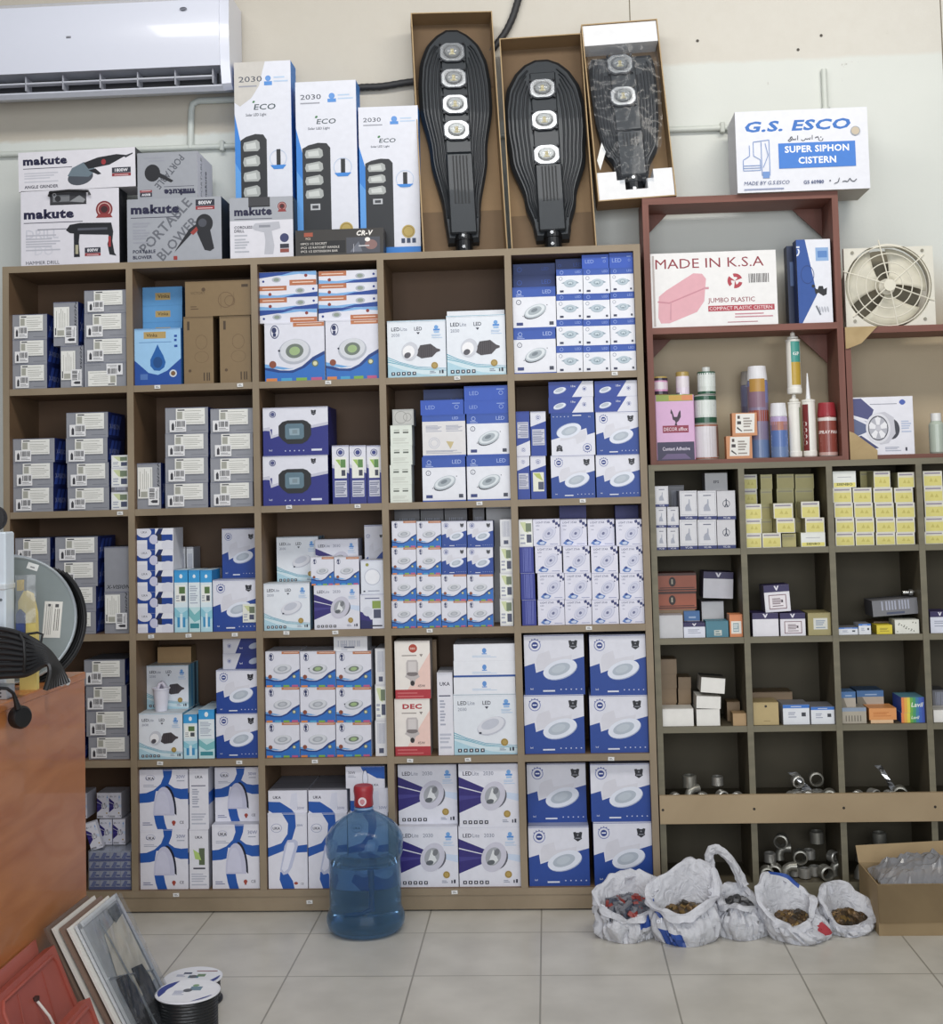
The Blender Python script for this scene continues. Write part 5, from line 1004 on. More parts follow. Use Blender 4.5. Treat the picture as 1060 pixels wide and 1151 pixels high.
def streetlight(label, W, H, D, tip, lens, pos, rot, cartonlabel, foam=False, film=False):
    """an open shipping carton and the lamp standing in it, both leaning on the wall"""
    c = thing('shipping_carton', cartonlabel, 'box', pos, rot, 'open street light cartons')
    t = .004; inner = M('96825f', .75) if not foam else M('7a624a', .75)
    b = MB(); b.box(-W/2, W/2, D-t, D, 0, H, CB); b.build('back_panel', c)
    for s in (-1, 1): b = MB(); x = s*W/2; b.box(min(x, x-s*t), max(x, x-s*t), 0, D-t, 0, H, CB, front=M('b39a74', .8)); b.build('side_panel', c)
    b = MB(); b.box(-W/2+t, W/2-t, 0, D-t, H-t, H, CB, front=M('b39a74', .8)); b.build('top_panel', c)
    b = MB(); b.box(-W/2+t, W/2-t, 0, D-t, 0, t, CB, front=M('b39a74', .8)); b.build('bottom_panel', c)
    if not foam: 
        for za, zb_ in ((H*.72, H-t), (t, H*.2)): b = MB(); b.box(-W/2+t, W/2-t, D-t-.003, D-t-.0005, za, zb_, CBD); b.build('inner_flap', c)
    if foam:
        FO = M('e9eaec', .75, bump=.1)
        b = MB(); b.box(-W/2+t+.001, W/2-t-.001, .006, D-t-.001, H-t-.085, H-t-.001, FO); b.build('foam_block', c)
        z1 = .115; xs = [-W/2+t+.001, -.055, -.055, -.03, -.03, .045, .045, .075, .075, W/2-t-.001]
        pts = [(-W/2+t+.001, t+.001), (W/2-t-.001, t+.001), (W/2-t-.001, z1), (.07, z1), (.07, z1-.035), (.045, z1-.035), (.045, z1-.075), (-.04, z1-.075), (-.04, z1-.035), (-.07, z1-.035), (-.07, z1), (-W/2+t+.001, z1)]
        b = MB(); b.prism(pts, .006, D-t-.001, FO); b.build('foam_block', c)
    R = thing('street_light', label, 'street lamp', pos, rot, 'cobra-head street lamps in cartons')
    L = tip[1]-tip[0]; hw = tip[2]; bk = D-t-.004; z0 = tip[0]
    def half(t_):    # width of the head from the neck (0) to the nose (1)
        tab = tip[3]
        for (a, wa), (b_, wb) in zip(tab, tab[1:]):
            if a <= t_ <= b_: f = (t_-a)/(b_-a); f = f*f*(3-2*f) if b_ < .7 else f; return wa+(wb-wa)*f
        return tab[-1][1]
    n = 40
    def outline(sc, dz=0):
        ts = [i/n for i in range(n+1)]
        r = [(hw*half(q)*sc, z0+dz+(L-2*dz)*q) for q in ts]
        return r+[(-x, z) for x, z in r[::-1]]
    BL = M('2c3136', .42, .35, coat=.15); BL2 = M('22262b', .5, .3)
    b = MB(); o1, o2, o3 = outline(1), outline(1.0, .004), outline(.9, .02); N = len(o1)
    yb, ym, yf = bk, bk-.03, bk-.045
    vs = [(x, yb, z) for x, z in o1]+[(x, ym, z) for x, z in o2]+[(x, yf, z) for x, z in o3]
    fs = [[(k+1) % N+r*N, k+r*N, k+(r+1)*N, (k+1) % N+(r+1)*N][::-1] for r in (0, 1) for k in range(N)]+[list(range(2*N, 3*N)), list(range(N))[::-1]]
    b.add(vs, fs, BL); b.build('housing', R)
    f = MB()
    for sc in (.84, .74, .64, .54, .44):
        o = outline(sc, .03+.05*(1-sc))
        for side in (0, 1):
            pts = o[:n+1] if side == 0 else o[n+1:]
            pts = [p for p in pts if z0+L*.1 < p[1] < z0+L*(.97-.12*(1-sc)*2)]
            f.tube([(x, yf-.002, z) for x, z in pts], .0042, BL2, 6)
    f.build('cooling_fins', R)
    b = MB(); cw = .052; zc0 = z0+.03; zc1 = z0+L*.40
    b.bev(-cw, cw, yf-.018, yf, zc0, zc1, BL, .006)
    for k in range(5): b.box(-.028+.013*k, -.023+.013*k, yf-.0195, yf-.0178, zc0+.12, zc1-.012, M('191c20', .6))
    b.build('driver_cover', R)
    b = MB(); b.bev(-.05, .05, yf-.008, yf, zc1+.004, z0+L*.95-.03, BL, .004); b.build('lens_rail', R)
    for z in lens: chrome_lens(R, tip[4], z, yf-.008)
    b = MB(); yc = bk-.032
    b.lathe([(.033, 0), (.033, .06), (.036, .062), (.036, .08), (.031, .084), (.031, .12)], M('1d2024', .35, .6), 20, (0, yc, z0-.055)); b.bev(-.05, .05, yc-.012, yc+.02, z0+.03, z0+.075, BL2, .004); b.build('arm_socket', R)
    for z in (z0-.025, z0+.02): b = MB(); b.prism([(.007*cos(k*pi/3)-.004, z+.007*sin(k*pi/3)) for k in range(6)], yc-.04, yc-.033, M('b9bcc0', .25, .9)); b.build('socket_bolt', R)
    if film:
        # crumpled clear bag over the lamp
        nx, nz = 26, 44; V = []; Fs = []
        for j in range(nz+1):
            for i in range(nx+1):
                u, v = i/nx, j/nz; wv = hw*1.06*max(.45, half(max(0, min(1, v*.98+.01))) if v > .2 else .55)
                x = (u*2-1)*wv; z = z0-.01+(L+.02)*v; q = noise.noise(Vector((x*11+3, z*9, 1)))+.6*noise.noise(Vector((x*40, z*34, 5)))
                V.append((x, yf-.03-.02*sin(pi*u)-.009*abs(q)*2, z))
        for j in range(nz):
            for i in range(nx): Fs.append((j*(nx+1)+i, j*(nx+1)+i+1, (j+1)*(nx+1)+i+1, (j+1)*(nx+1)+i))
        b = MB(); b.add(V, Fs, clearfilm('f2f4f6', .03, .14, gl=.3)); b.build('plastic_bag', R, smooth=True)
        b = MB(); b.add([(-W*.46, yf-.03, .17), (-W*.38, yf-.034, .24), (-W*.34, yf-.036, .2), (-W*.43, yf-.03, .13)], [(0, 3, 2, 1)], M('e6e6e4', .5)); b.build('paper_slip', R)
    return c, R
T1 = [(0, .42), (.06, .46), (.12, .50), (.4, .78), (.64, 1), (.74, 1), (.84, .93), (.92, .74), (.97, .47), (1, .16)]
T2 = [(0, .40), (.06, .45), (.2, .62), (.45, .93), (.62, 1), (.72, 1), (.84, .9), (.93, .66), (.98, .4), (1, .16)]
T3 = [(0, .38), (.1, .5), (.3, .85), (.5, .95), (.7, 1), (.9, 1), (.96, .97), (1, .9)]
kx = .00332
p = P(523, 279, .02)
streetlight('largest black street lamp head with four round lenses', .318, .985, .1, (.055, .945, .142, T1, -.005), [.505, .612, .72, .83], (p.x, .045, TOPZ+.001), (-.145, -.024, .12), 'tall open brown carton around the four-lens street lamp')
p = P(623, 277, .02)
streetlight('black street lamp head with three round lenses', .318, .875, .1, (.055, .81, .158, T2, -.004), [.393, .536, .668], (p.x, .045, TOPZ+.001), (-.16, -.03, .02), 'open brown carton around the three-lens street lamp')
p = P(717, 218.5, .06)
streetlight('black two-lens street lamp wrapped in clear plastic', .295, .725, .1, (.075, .61, .128, T3, -.01), [.43, .563], (p.x, .08, zt1+.002), (-.14, -.05, .05), 'open brown carton with white foam around the plastic-wrapped lamp', foam=True, film=True)
# ------------------------------------------------------------------ cistern cartons, bracket box, fan
def a_gs(a):
    Bc = '2f6fc0'
    a.text('G.S. ESCO', .06, .74, .135, Bc, .035, shear=.3, wide=2.2, maxw=.8)
    for t, u in (('\ufeee\ufedc\ufeb3\ufe8d', .49), ('\ufeb1\ufe81', .6), ('\ufef2\ufe9f', .69)): pass
    # the small Arabic line, written as joined strokes with dots
    def stroke(pts, wd=.006, c='3a3f4c'):
        for (x0, y0), (x1, y1) in zip(pts, pts[1:]):
            L_ = math.hypot((x1-x0)*a.w, (y1-y0)*a.h) or 1; nx, ny = -(y1-y0)*a.h/L_*wd/2*a.w/a.w, (x1-x0)*a.w/L_*wd/2
            a.poly([(x0+nx, y0+ny*a.w/a.h), (x1+nx, y1+ny*a.w/a.h), (x1-nx, y1-ny*a.w/a.h), (x0-nx, y0-ny*a.w/a.h)], c)
    stroke([(.66, .635), (.655, .61), (.64, .605), (.625, .62), (.63, .64), (.61, .655), (.6, .64), (.625, .66)]); a.ell(.645, .65, .005, '3a3f4c', n=6)
    stroke([(.58, .68), (.578, .625)]); stroke([(.565, .65), (.56, .625), (.548, .64), (.54, .625), (.53, .64), (.52, .62), (.505, .612), (.495, .63)])
    stroke([(.47, .68), (.468, .625)]); stroke([(.455, .645), (.45, .625), (.44, .64), (.432, .625), (.424, .67), (.41, .65), (.424, .628), (.405, .61), (.395, .625), (.41, .64)])
    a.rect(.32, .28, .9, .59, '3b7bd0'); a.text('SUPER SIPHON', .61, .47, .085, 'f2f4fa', .03, align='c', maxw=.52); a.text('CISTERN', .61, .33, .085, 'f2f4fa', .03, align='c', maxw=.3)
    for pts in ([(.05, .27), (.18, .27), (.18, .4), (.13, .45), (.13, .62), (.25, .64)], [(.05, .27), (.05, .4), (.1, .45), (.1, .58)], [(.19, .2), (.19, .62)], [(.25, .2), (.25, .64)], [(.05, .3), (.18, .3)], [(.05, .33), (.18, .33)], [(.2, .3), (.24, .45), (.22, .6)]): stroke(pts, .005, '6f8fc4')
    a.rect(.195, .17, .245, .25, '6f93cc'); a.text('MADE BY G.S.ESCO', .05, .09, .045, '3a4a7a', .02, shear=.2, maxw=.35); a.bars(.05, .03, .35, .06, '8f98b8', 1); a.text('GS 60980', .5, .08, .045, '3a4a7a', .02, maxw=.17)
    stroke([(.9, .12), (.88, .09), (.86, .1), (.85, .13), (.83, .09), (.81, .1), (.79, .09)]); stroke([(.77, .14), (.76, .09), (.73, .07)]); a.ell(.7, .11, .006, '3a3f4c')
    a.ring(.905, .71, .036, .006, '9aa0a8'); a.ell(.905, .71, .03, 'c6b9a4')
o, w, h, z = carton('cistern_carton', 'white cistern carton with blue lettering on top of the wooden frame', 827.5, 976.5, 216, 123, .05, .2, 'e2e4ec', 'c9cbd2', 'a9a298', a_gs, z0=zt1+.0006, roty=.0)
def a_ksa(a):
    R_ = '8f2f3c'
    a.text('MADE IN K.S.A', .04, .79, .13, R_, .022, maxw=.9, wide=1.2)
    a.poly([(.05, .14), (.06, .42), (.12, .5), (.34, .72), (.41, .71), (.44, .64), (.42, .34), (.36, .2), (.14, .06), (.07, .06)], 'dfa9b2'); a.poly([(.05, .36), (.14, .34), (.42, .52), (.42, .5), (.14, .32), (.05, .34)], 'c98a96'); a.poly([(.14, .1), (.15, .34), (.16, .34), (.155, .1)], 'cf97a2'); a.rect(.42, .5, .46, .53, 'cf97a2')
    for k in range(3): a.ell(.67, .6, .06, 'b03a48', 1, 0, 14, RD(20+120*k), RD(110+120*k)) if 0 else a.ring(.67, .6, .06, .028, 'b03a48', 1, RD(20+120*k), 10, 0, RD(85))
    for k in range(3): t = RD(120*k+20); a.poly([(.67, .6), (.67+.06*cos(t), .6+.06*sin(t)*a.w/a.h), (.67+.06*cos(t+.5), .6+.06*sin(t+.5)*a.w/a.h)], 'b03a48')
    a.bars(.78, .57, .94, .69, '3a3436', 14, vert=True, fill=.5); a.text('JUMBO PLASTIC', .45, .3, .08, R_, .02, maxw=.52); a.rect(.45, .2, .975, .275, 'b03a48'); a.text('COMPACT PLASTIC CISTERN', .46, .215, .045, 'f4e6e6', .02, maxw=.5); a.bars(.66, .11, .96, .17, 'c98a96', 2); a.bars(.6, .045, .84, .065, 'b5707c', 1)
    a.rect(.015, .02, .03, .97, 'b9b0ac')
zz = zm+.012+.0006
o, w, h, z = carton('cistern_carton', 'white made-in carton with pink cistern picture inside the wooden frame', 731.5, 873, 363, 283, .085, .14, 'ecebea', 'b9b6b0', 'c9c6c0', a_ksa, z0=zz)
xo = xa+.024+w/2; o.location.x = max(o.location.x, xo)
def a_lev(a):
    a.rect(0, 0, 1, 1, 'e6e8f0'); a.poly([(0, 0), (.1, 0), (.56, .34), (.26, 1), (0, 1)], '28519c'); a.bars(.1, .2, .14, .9, '28519c', 1)
    a.rect(.56, .74, .94, .9, '8fb0da'); a.rect(.62, .78, .9, .86, '5a86c4'); a.text('CI', .1, .8, .1, 'dfe6f4', .02, rot=RD(90)); a.ring(.3, .58, .2, .02, '1d3f80', 1.4)
    a.poly([(.48, .42), (.58, .4), (.62, .44), (.74, .44), (.76, .4), (.86, .42), (.84, .34), (.74, .32), (.6, .36), (.52, .34)], '1b1c22'); a.ell(.46, .44, .05, '1b1c22')
    for k in range(4): a.ell(.62+.08*k, .16, .03, 'b9bcc6', 3, .2)
    a.poly([(.5, .2), (.54, .21), (.66, .1), (.62, .09)], '6b6f7a')
o2, w2, h2, _ = carton('shower_set_box', 'upright blue and white slim box at right in wooden frame', 896, 934.5, 360, 269, .085, .06, 'e6e8f0', '1d2f60', 'c6c8d2', a_lev, z0=zz, rotz=.03)
o3, w3, h3, _ = carton('shower_set_box', 'dark slim box peeking out behind the upright blue one', 885.5, 915, 358, 276, .16, .06, '24304e', '1d2540', '3a4a70', lambda a: a.rect(.1, .5, .35, .8, '5a6f9a'), z0=zz)
def a_fanbox(a):
    a.poly([(0, .98), (.16, .98), (.36, .78), (.3, .6), (0, .7)], '4a4c7c'); a.poly([(0, .66), (.24, .58), (.24, .4), (0, .3)], '5a6488'); a.poly([(0, .3), (.14, .34), (.42, .12), (.3, .1), (.1, .26)], '3f4370'); a.poly([(.02, .68), (.26, .56), (.24, .52), (.02, .64)], 'dfe0ea')
    a.bars(.3, .87, .74, .89, '7d8090', 1); a.ell(.83, .9, .045, '4a62b0'); a.rect(.78, .88, .88, .92, '4a62b0'); a.bars(.8, .38, .96, .6, 'b9c4dc', 5); a.bars(.52, .06, .78, .14, 'a9adbd', 3); a.rect(.85, .06, .88, .12, INK)
    a.ell(.64, .44, .13, '3a3c46', 1.3); a.poly([(.4, .72), (.54, .74), (.68, .64), (.7, .36), (.58, .2), (.44, .18)], 'c9c9d2'); a.ell(.42, .46, .2, 'dfdfe6', 1.25, n=30); a.ell(.42, .46, .165, '4a4c56', 1.25, n=30); a.ell(.42, .46, .15, 'b4b5be', 1.25, n=30)
    for k in range(5): t = RD(90+72*k); pt = lambda r, d: (.42+r*cos(t+d), .46+r*1.25*sin(t+d)*a.w/a.h); a.poly([pt(.05, -.5), pt(.14, -.34), pt(.155, 0), pt(.14, .34), pt(.05, .5)], 'ececf0')
    a.ell(.42, .46, .045, 'c6c6ce')
carton('extractor_fan_box', 'square white box showing a round extractor fan, in right wooden frame', 958, 1027, 510, 446, .08, .12, 'e6e6ee', 'b0b2ba', 'c6c8d0', a_fanbox, z0=RT0+.0165)
# exhaust fan standing on the right frame
FC = 'dcd9cc'; pa, pb_ = P(951, 318, .08), P(1052, 318, .08)
fw_, z0f, z1f = pb_.x-pa.x, zt2, P(1000, 277, .08).z
fan = thing('exhaust_fan', 'cream square-framed exhaust fan with round wire guard above right frame', 'fan', ((pa.x+pb_.x)/2+.0, .1, z0f+.001)); Hf = z1f-z0f
cx, cz, R0 = -.004, Hf/2+.004, .158
b = MB(); n = 48; m_ = M(FC, .45)
outer = []
for i in range(n):
    t = 2*pi*i/n+pi/4; s_ = 1/max(abs(cos(t)), abs(sin(t))); outer.append((fw_/2*cos(t)*s_, Hf/2+Hf/2*sin(t)*s_))
inner = [(cx+R0*cos(2*pi*i/n+pi/4), cz+R0*sin(2*pi*i/n+pi/4)) for i in range(n)]
v = [(x, 0, z) for x, z in outer]+[(x, 0, z) for x, z in inner]+[(x, .02, z) for x, z in outer]+[(x, .06, z) for x, z in inner]
b.add(v, [(i, (i+1) % n, n+(i+1) % n, n+i) for i in range(n)]+[(i, 2*n+i, 2*n+(i+1) % n, (i+1) % n) for i in range(n)]+[(n+i, n+(i+1) % n, 3*n+(i+1) % n, 3*n+i) for i in range(n)]+[(2*n+i, 3*n+i, 3*n+(i+1) % n, 2*n+(i+1) % n) for i in range(n)], m_)
b.build('frame_plate', fan)
b = MB(); b.lathe([(.0, .0), (.152, .0), (.152, .003), (0, .003)], M('7d7766', .7), 40, caps=False); b.build('back_shutter', fan, (cx, .12, cz), (pi/2, 0, 0))
for k in range(3):
    b = MB(); t0 = RD(-80+120*k); V = []; n1 = 10
    for j in range(5):
        r = .03+.118*j/4; wd = RD(22+26*(j/4)**.6)
        for i in range(n1+1): t = t0-wd+2*wd*i/n1; V.append((cx+r*cos(t), .045+.02*(i/n1-.5)*(1-.3*j/4), cz+r*sin(t)))
    b.add(V, [(j*(n1+1)+i, j*(n1+1)+i+1, (j+1)*(n1+1)+i+1, (j+1)*(n1+1)+i) for j in range(4) for i in range(n1)], M('dedac9', .4)); 
    o = b.build('fan_blade', fan, smooth=True); md = o.modifiers.new('thickness', 'SOLIDIFY'); md.thickness = .003
b = MB(); b.lathe([(0, .02), (.02, .018), (.03, .01), (.032, -.03), (.0, -.03)], M(FC, .4), 24, caps=False); b.build('motor_hub', fan, (cx, .03, cz), (pi/2, 0, 0), smooth=True)
b = MB()
for r in (.05, .085, .12, .15): b.tube([(cx+r*cos(2*pi*i/40), -.004-.012*(1-r/.16), cz+r*sin(2*pi*i/40)) for i in range(41)], .0022, M('e2dece', .35), 6, caps=False)
for k in range(6):
    t = RD(40+60*k); b.tube([(cx+.02*cos(t), -.018, cz+.02*sin(t)), (cx+.1*cos(t), -.01, cz+.1*sin(t)), (cx+.175*cos(t), -.001, cz+.175*sin(t))], .0026, M('e2dece', .35), 6)
b.lathe([(.022, 0), (.022, .004), (0, .006)], M('dedac9', .4), 18, (0, 0, 0)) if 0 else b.prism([(cx+.022*cos(k*pi/8), cz+.022*sin(k*pi/8)) for k in range(16)], -.021, -.016, M('dedac9', .4)); b.build('wire_guard', fan)
for sx in (-1, 1):
    for sz in (-1, 1): b = MB(); X_, Z_ = cx+sx*.128, cz+sz*.128; b.prism([(X_+.006*cos(k*pi/4), Z_+.006*sin(k*pi/4)) for k in range(8)], -.004, 0, M('8a8678', .4, .6)); b.build('screw', fan)
# ------------------------------------------------------------------ tins and sprays in the lower frame
SZ = RT0+.0165; YT = .1
def can(name, label, x0, x1, ybot, ytop, prof, Y=YT, z0=None, art=None, cat='can', parts=(), group=None, rot=(0,0,0)):
    a, b_ = P(x0, (ybot+ytop)/2, Y), P(x1, (ybot+ytop)/2, Y); R = (b_.x-a.x)/2; z0 = SZ if z0 is None else z0; H = P((x0+x1)/2, ytop, Y).z-z0
    o = thing(name, label, cat, ((a.x+b_.x)/2, Y+R, z0), rot, group)
    m_ = MB(); 
    pr = [(q[0]*R, q[1]*H, M(q[2], .3, .0, coat=.3)) if len(q) > 2 else (q[0]*R, q[1]*H) for q in prof]
    m_.lathe(pr, M('d0d0d0', .3), 28)
    if art:
        A = Art(m_, 2*pi*R, H, R=R); art(A)
    m_.build('body', o)
    for nm, pr2 in parts:
        m_ = MB(); m_.lathe([(q[0]*R, q[1]*H, M(q[2], .35)) for q in pr2], M('d0d0d0'), 24); m_.build(nm, o)
    return o, R, H
# rectangular contact adhesive tin
def a_tin(a):
    a.rect(0, .9, 1, 1, '8fa04c'); a.rect(.35, .91, .75, .99, 'c9a048'); a.rect(.7, .91, 1, .99, 'd98a5a'); a.rect(0, 0, 1, .28, '3a3552')
    a.poly([(.4, .78), (.44, .74), (.48, .66), (.56, .66), (.6, .72), (.64, .76), (.66, .74), (.66, .66), (.6, .6), (.56, .58), (.52, .55), (.5, .6), (.44, .62), (.42, .7), (.38, .72)], '3a2838'); a.poly([(.5, .56), (.49, .53), (.56, .53), (.54, .57)], '3a2838')
    a.rect(.16, .42, .86, .53, '8f2f48'); a.text('DECOR afflux', .51, .447, .055, 'e6cfd8', .02, align='c', maxw=.64); a.text('Contact Adhesive', .51, .15, .055, 'd9d2e2', .02, align='c', maxw=.74); a.poly([(.1, .02), (.25, .1), (.75, .1), (.9, .02)], '6a5a80')
pa, pb_ = P(734.5, 480, YT), P(778.5, 480, YT); tw = pb_.x-pa.x; thh = P(756, 443.6, YT).z-SZ
x_ = max(pa.x, xa+.025)
b = MB(); b.bev(-tw/2, tw/2, -.03, .03, 0, thh, M('d3a6cc', .3), .003); A = Art(b, tw-.008, thh, .03); a_tin(A)
b.lathe([(.02, 0), (.02, .008), (.012, .009)], M('b9bcc0', .3, .8), 16, (.03, 0, thh)); tin = b.build('adhesive_tin', None, (x_+tw/2, YT+.03, SZ)); tag(tin, 'large pink and purple rectangular contact adhesive tin', 'tin'); TT = SZ+thh+.0095
def two(c1, c2, c3='c9ccd0'): return [(.96, 0, c3), (1, .02, c1), (1, .14, c2), (1, .84, c1), (1, .97, c3), (.9, .975, c3), (.88, 1, c3)]
def a_small(a): a.rect(.3, .3, .7, .7, 'e6dfe4'); a.bars(.38, .4, .62, .56, '8a4a66', 1)
can('small_tin', 'small pink tin tilted on top of the adhesive tin', 733.5, 751.5, 443, 423, [(.96, 0, '8a7a4a'), (1, .04, '3a3040'), (1, .2, 'd59ac0'), (1, .78, '3a3040'), (1, .92, 'b9a25a'), (.9, 1, 'b9a25a')], z0=TT-.0082, Y=.108, art=a_small, cat='tin', rot=(0, .0, 0), group='small adhesive tins')
can('small_tin', 'small cream tin with gold lid on the adhesive tin', 760.5, 775.5, 443, 417.5, [(.96, 0, 'e6dfe4'), (1, .04, 'e4dae6'), (1, .8, 'b39a5a'), (1, .97, 'b39a5a'), (.9, 1, 'b39a5a')], z0=TT-.0082, Y=.108, art=a_small, cat='tin', group='small adhesive tins')
def a_pvc(a): a.rect(.28, .3, .72, .78, 'e0e6e2'); a.bars(.38, .6, .62, .7, '2f4a3c', 1); a.bars(.36, .36, .64, .55, '6a8a7a', 3)
_, R, H = can('paint_can', 'silver and white can at the foot of the three-can stack', 780.5, 809.5, 515, 476, [(.97, 0, 'a8a29a'), (1, .03, '9a5a40'), (1, .06, 'c9c4c4'), (1, .93, '9a5a40'), (1, .97, 'b0a89c'), (.9, 1, 'a8a29a')], Y=.105, art=lambda a: (a.rect(.3, .08, .62, .92, 'ddd9de'), a.bars(.34, .15, .58, .85, 'a9a4ac', 6), a.rect(.64, .08, .76, .92, '8a6a5a')), cat='can', group='stacked cans')
z_ = SZ+H+.0005
_, R, H = can('paint_can', 'green-banded white can in the middle of the can stack', 781.5, 807, 475, 443.5, [(.97, 0, 'a8a8a4'), (1, .03, '2f5a44'), (1, .22, 'd3dad4'), (1, .82, '2f5a44'), (1, .96, 'b4b8b4'), (.9, 1, 'a8a8a4')], Y=.108, z0=z_, art=a_pvc, cat='can', group='stacked cans')
z_ += H+.0005
can('paint_can', 'small green-banded can topping the can stack', 785, 805.5, 442, 412, [(.97, 0, 'a8a8a4'), (1, .03, '2f5a44'), (1, .12, 'd3dad4'), (1, .72, '2f5a44'), (1, .83, 'b4b8b4'), (.6, .85, 'a8a8a4'), (.45, .86, 'd0d4d0'), (.45, 1, 'd0d4d0')], Y=.11, z0=z_, art=a_pvc, cat='can', group='stacked cans')
def a_spray(a): a.rect(.26, .55, .6, .78, '8d6f80'); a.rect(.3, .4, .72, .52, 'a0523c'); a.rect(.34, .72, .6, .86, 'b98f4a'); a.bars(.3, .1, .7, .36, '7d8fb8', 5)
SP = lambda c1, c2, f: [(.94, 0, 'b0b0b6'), (1, .01, '6f86b0'), (1, .2, c2), (1, .6, c1), (1, f-.03, c1), (.9, f, c1)]
o, R, H = can('spray_can', 'tall blue-grey spray can with white cap', 842.5, 866, 513, 410.8, SP('7f86b8', '8a7f9a', .85), Y=.137, art=a_spray, cat='spray can', parts=[('cap', [(.98, .845, 'e6e6ea'), (.98, .86, 'e6e6ea'), (.86, .99, 'e6e6ea'), (.84, 1, 'e6e6ea')])], group='spray cans')
can('spray_can', 'dim spray can standing behind the tall blue-grey one', 834.5, 852, 511, 417, SP('6a6a84', '5f5a70', .85), Y=.215, cat='spray can', parts=[('cap', [(.98, .845, 'a09a94'), (.98, .86, 'a09a94'), (.86, .99, 'a09a94'), (.84, 1, 'a09a94')])], group='spray cans')
can('spray_can', 'short blue and white spray can with white cap', 867.6, 887.2, 512.6, 452.6, SP('b9a6cc', '5f7ab4', .76), Y=.095, art=lambda a: (a.rect(.3, .5, .7, .66, 'b07a6a'), a.bars(.3, .1, .7, .45, 'dfe4f0', 5)), cat='spray can', parts=[('cap', [(.98, .755, 'e6e6ea'), (.98, .78, 'e6e6ea'), (.86, .98, 'e6e6ea'), (.84, 1, 'e6e6ea')])], group='spray cans')
can('spray_can', 'red spray can with red cap', 921.5, 943, 511.5, 452, [(.94, 0, 'a8a29c'), (1, .02, 'c9a8a0'), (1, .08, '8f4a40'), (1, .66, 'dcd6d2'), (1, .72, '8f3a38'), (.9, .76, '8f3a38')], Y=.1, art=lambda a: (a.text('SPRAY', .4, .42, .06, 'f0e6e2', .03, align='c', shear=.2, maxw=.22), a.text('PAINT', .62, .42, .06, 'f0e6e2', .03, align='c', shear=.2, maxw=.2), a.bars(.34, .2, .7, .36, 'c99a90', 3)), cat='spray can', parts=[('cap', [(1, .745, '9a3038'), (1, .8, '9a3038'), (.88, .98, '9a3038'), (.82, 1, '9a3038')])], group='spray cans')
def a_sil(a): a.rect(.42, .16, .66, .96, '4a9a8f'); a.rect(.42, .16, .66, .58, 'c0a040'); a.text('GP', .54, .7, .07, 'f0f2ee', .03, align='c')
def tube_(label, x0, x1, yb, yt, z0, art, nozzle, Y=.1, body='eceae2'):
    a, b_ = P(x0, (yb+yt)/2, Y), P(x1, (yb+yt)/2, Y); R = (b_.x-a.x)/2; H = P((x0+x1)/2, yt, Y).z-z0
    o = thing('sealant_tube', label, 'sealant', ((a.x+b_.x)/2, Y+R, z0), (0,0,0), 'sealant tubes')
    b = MB(); b.lathe([(.9*R, 0), (R, .004), (R, .02), (.95*R, .024), (.95*R, H-.008), (R, H-.006), (R, H), (.5*R, H+.003)], M(body, .35), 26); A = Art(b, 2*pi*R*.96, H, R=R*.955); art(A); b.build('cartridge', o)
    b = MB(); 
    if nozzle: b.lathe([(.36*R, H+.003), (.3*R, H+.02), (.08*R, H+.1)], M('eceef0', .3), 16)
    else: b.lathe([(.75*R, H+.003), (.75*R, H+.01), (.35*R, H+.014), (.3*R, H+.026), (.1*R, H+.03)], M('eceae2', .3), 16)
    b.build('nozzle', o); return z0+H
t_ = tube_('sealant tube with blank back, standing under the green-labelled one', 887.8, 902.3, 512.6, 451.5, SZ, lambda a: (a.rect(.6, .05, .8, .9, '8fa088'), a.rect(.66, .1, .72, .85, 'b0a860')), False)
tube_('sealant tube with teal and gold label, standing on another', 885.5, 902, 447, 381, t_+.0305, a_sil, False)
tube_('white sealant tube with dark red stripe and long pointed nozzle', 903.5, 919, 512, 449, SZ, lambda a: (a.rect(.28, .08, .46, .92, '7a2f30'), a.text('OOOO', .42, .2, .12, 'e6dcd8', .02, rot=RD(90), maxw=.6)), True)
for i, (x0, x1, yb, yt, lb) in enumerate(((816.5, 845.5, 514, 490, 'orange-edged small box with white label, lower of two'), (823, 851, 489.7, 464, 'orange-edged small box with white label, upper of two'))):
    z0 = SZ if i == 0 else z_o+.0006
    o, w, h, z_o = carton('hose_clip_box', lb, x0, x1, yb, yt, .085, .05, 'c98a5c', 'a86a40', '5a4a3a', lambda a: (a.poly([(.12, .12), (.16, .96), (.92, .96), (.88, .12)], 'e9e7e0'), a.rect(.22, .74, .32, .88, '4a3a34'), a.rect(.2, .5, .36, .64, '3a3434'), a.bars(.45, .2, .8, .85, '9a928a', 5), a.poly([(.2, .4), (.4, .2), (.36, .18), (.18, .32)], '3a3434')), z0=z0, group='orange-edged small boxes', roty=.0)
# capped jar at the right edge
o, R, H = can('clear_jar', 'pale green bottle with white cap at the right edge', 1046.7, 1064, 510, 464, [(.9, 0, 'a9b4a8'), (1, .04, 'b4bfb2'), (1, .72, 'b4bfb2'), (.7, .8, 'b4bfb2'), (.62, .82, 'b4bfb2')], Y=.1, cat='bottle', art=lambda a: a.bars(.3, .2, .7, .6, '7d8a84', 4), parts=[('cap', [(.68, .81, 'e6e6e4'), (.68, 1, 'e6e6e4')])])
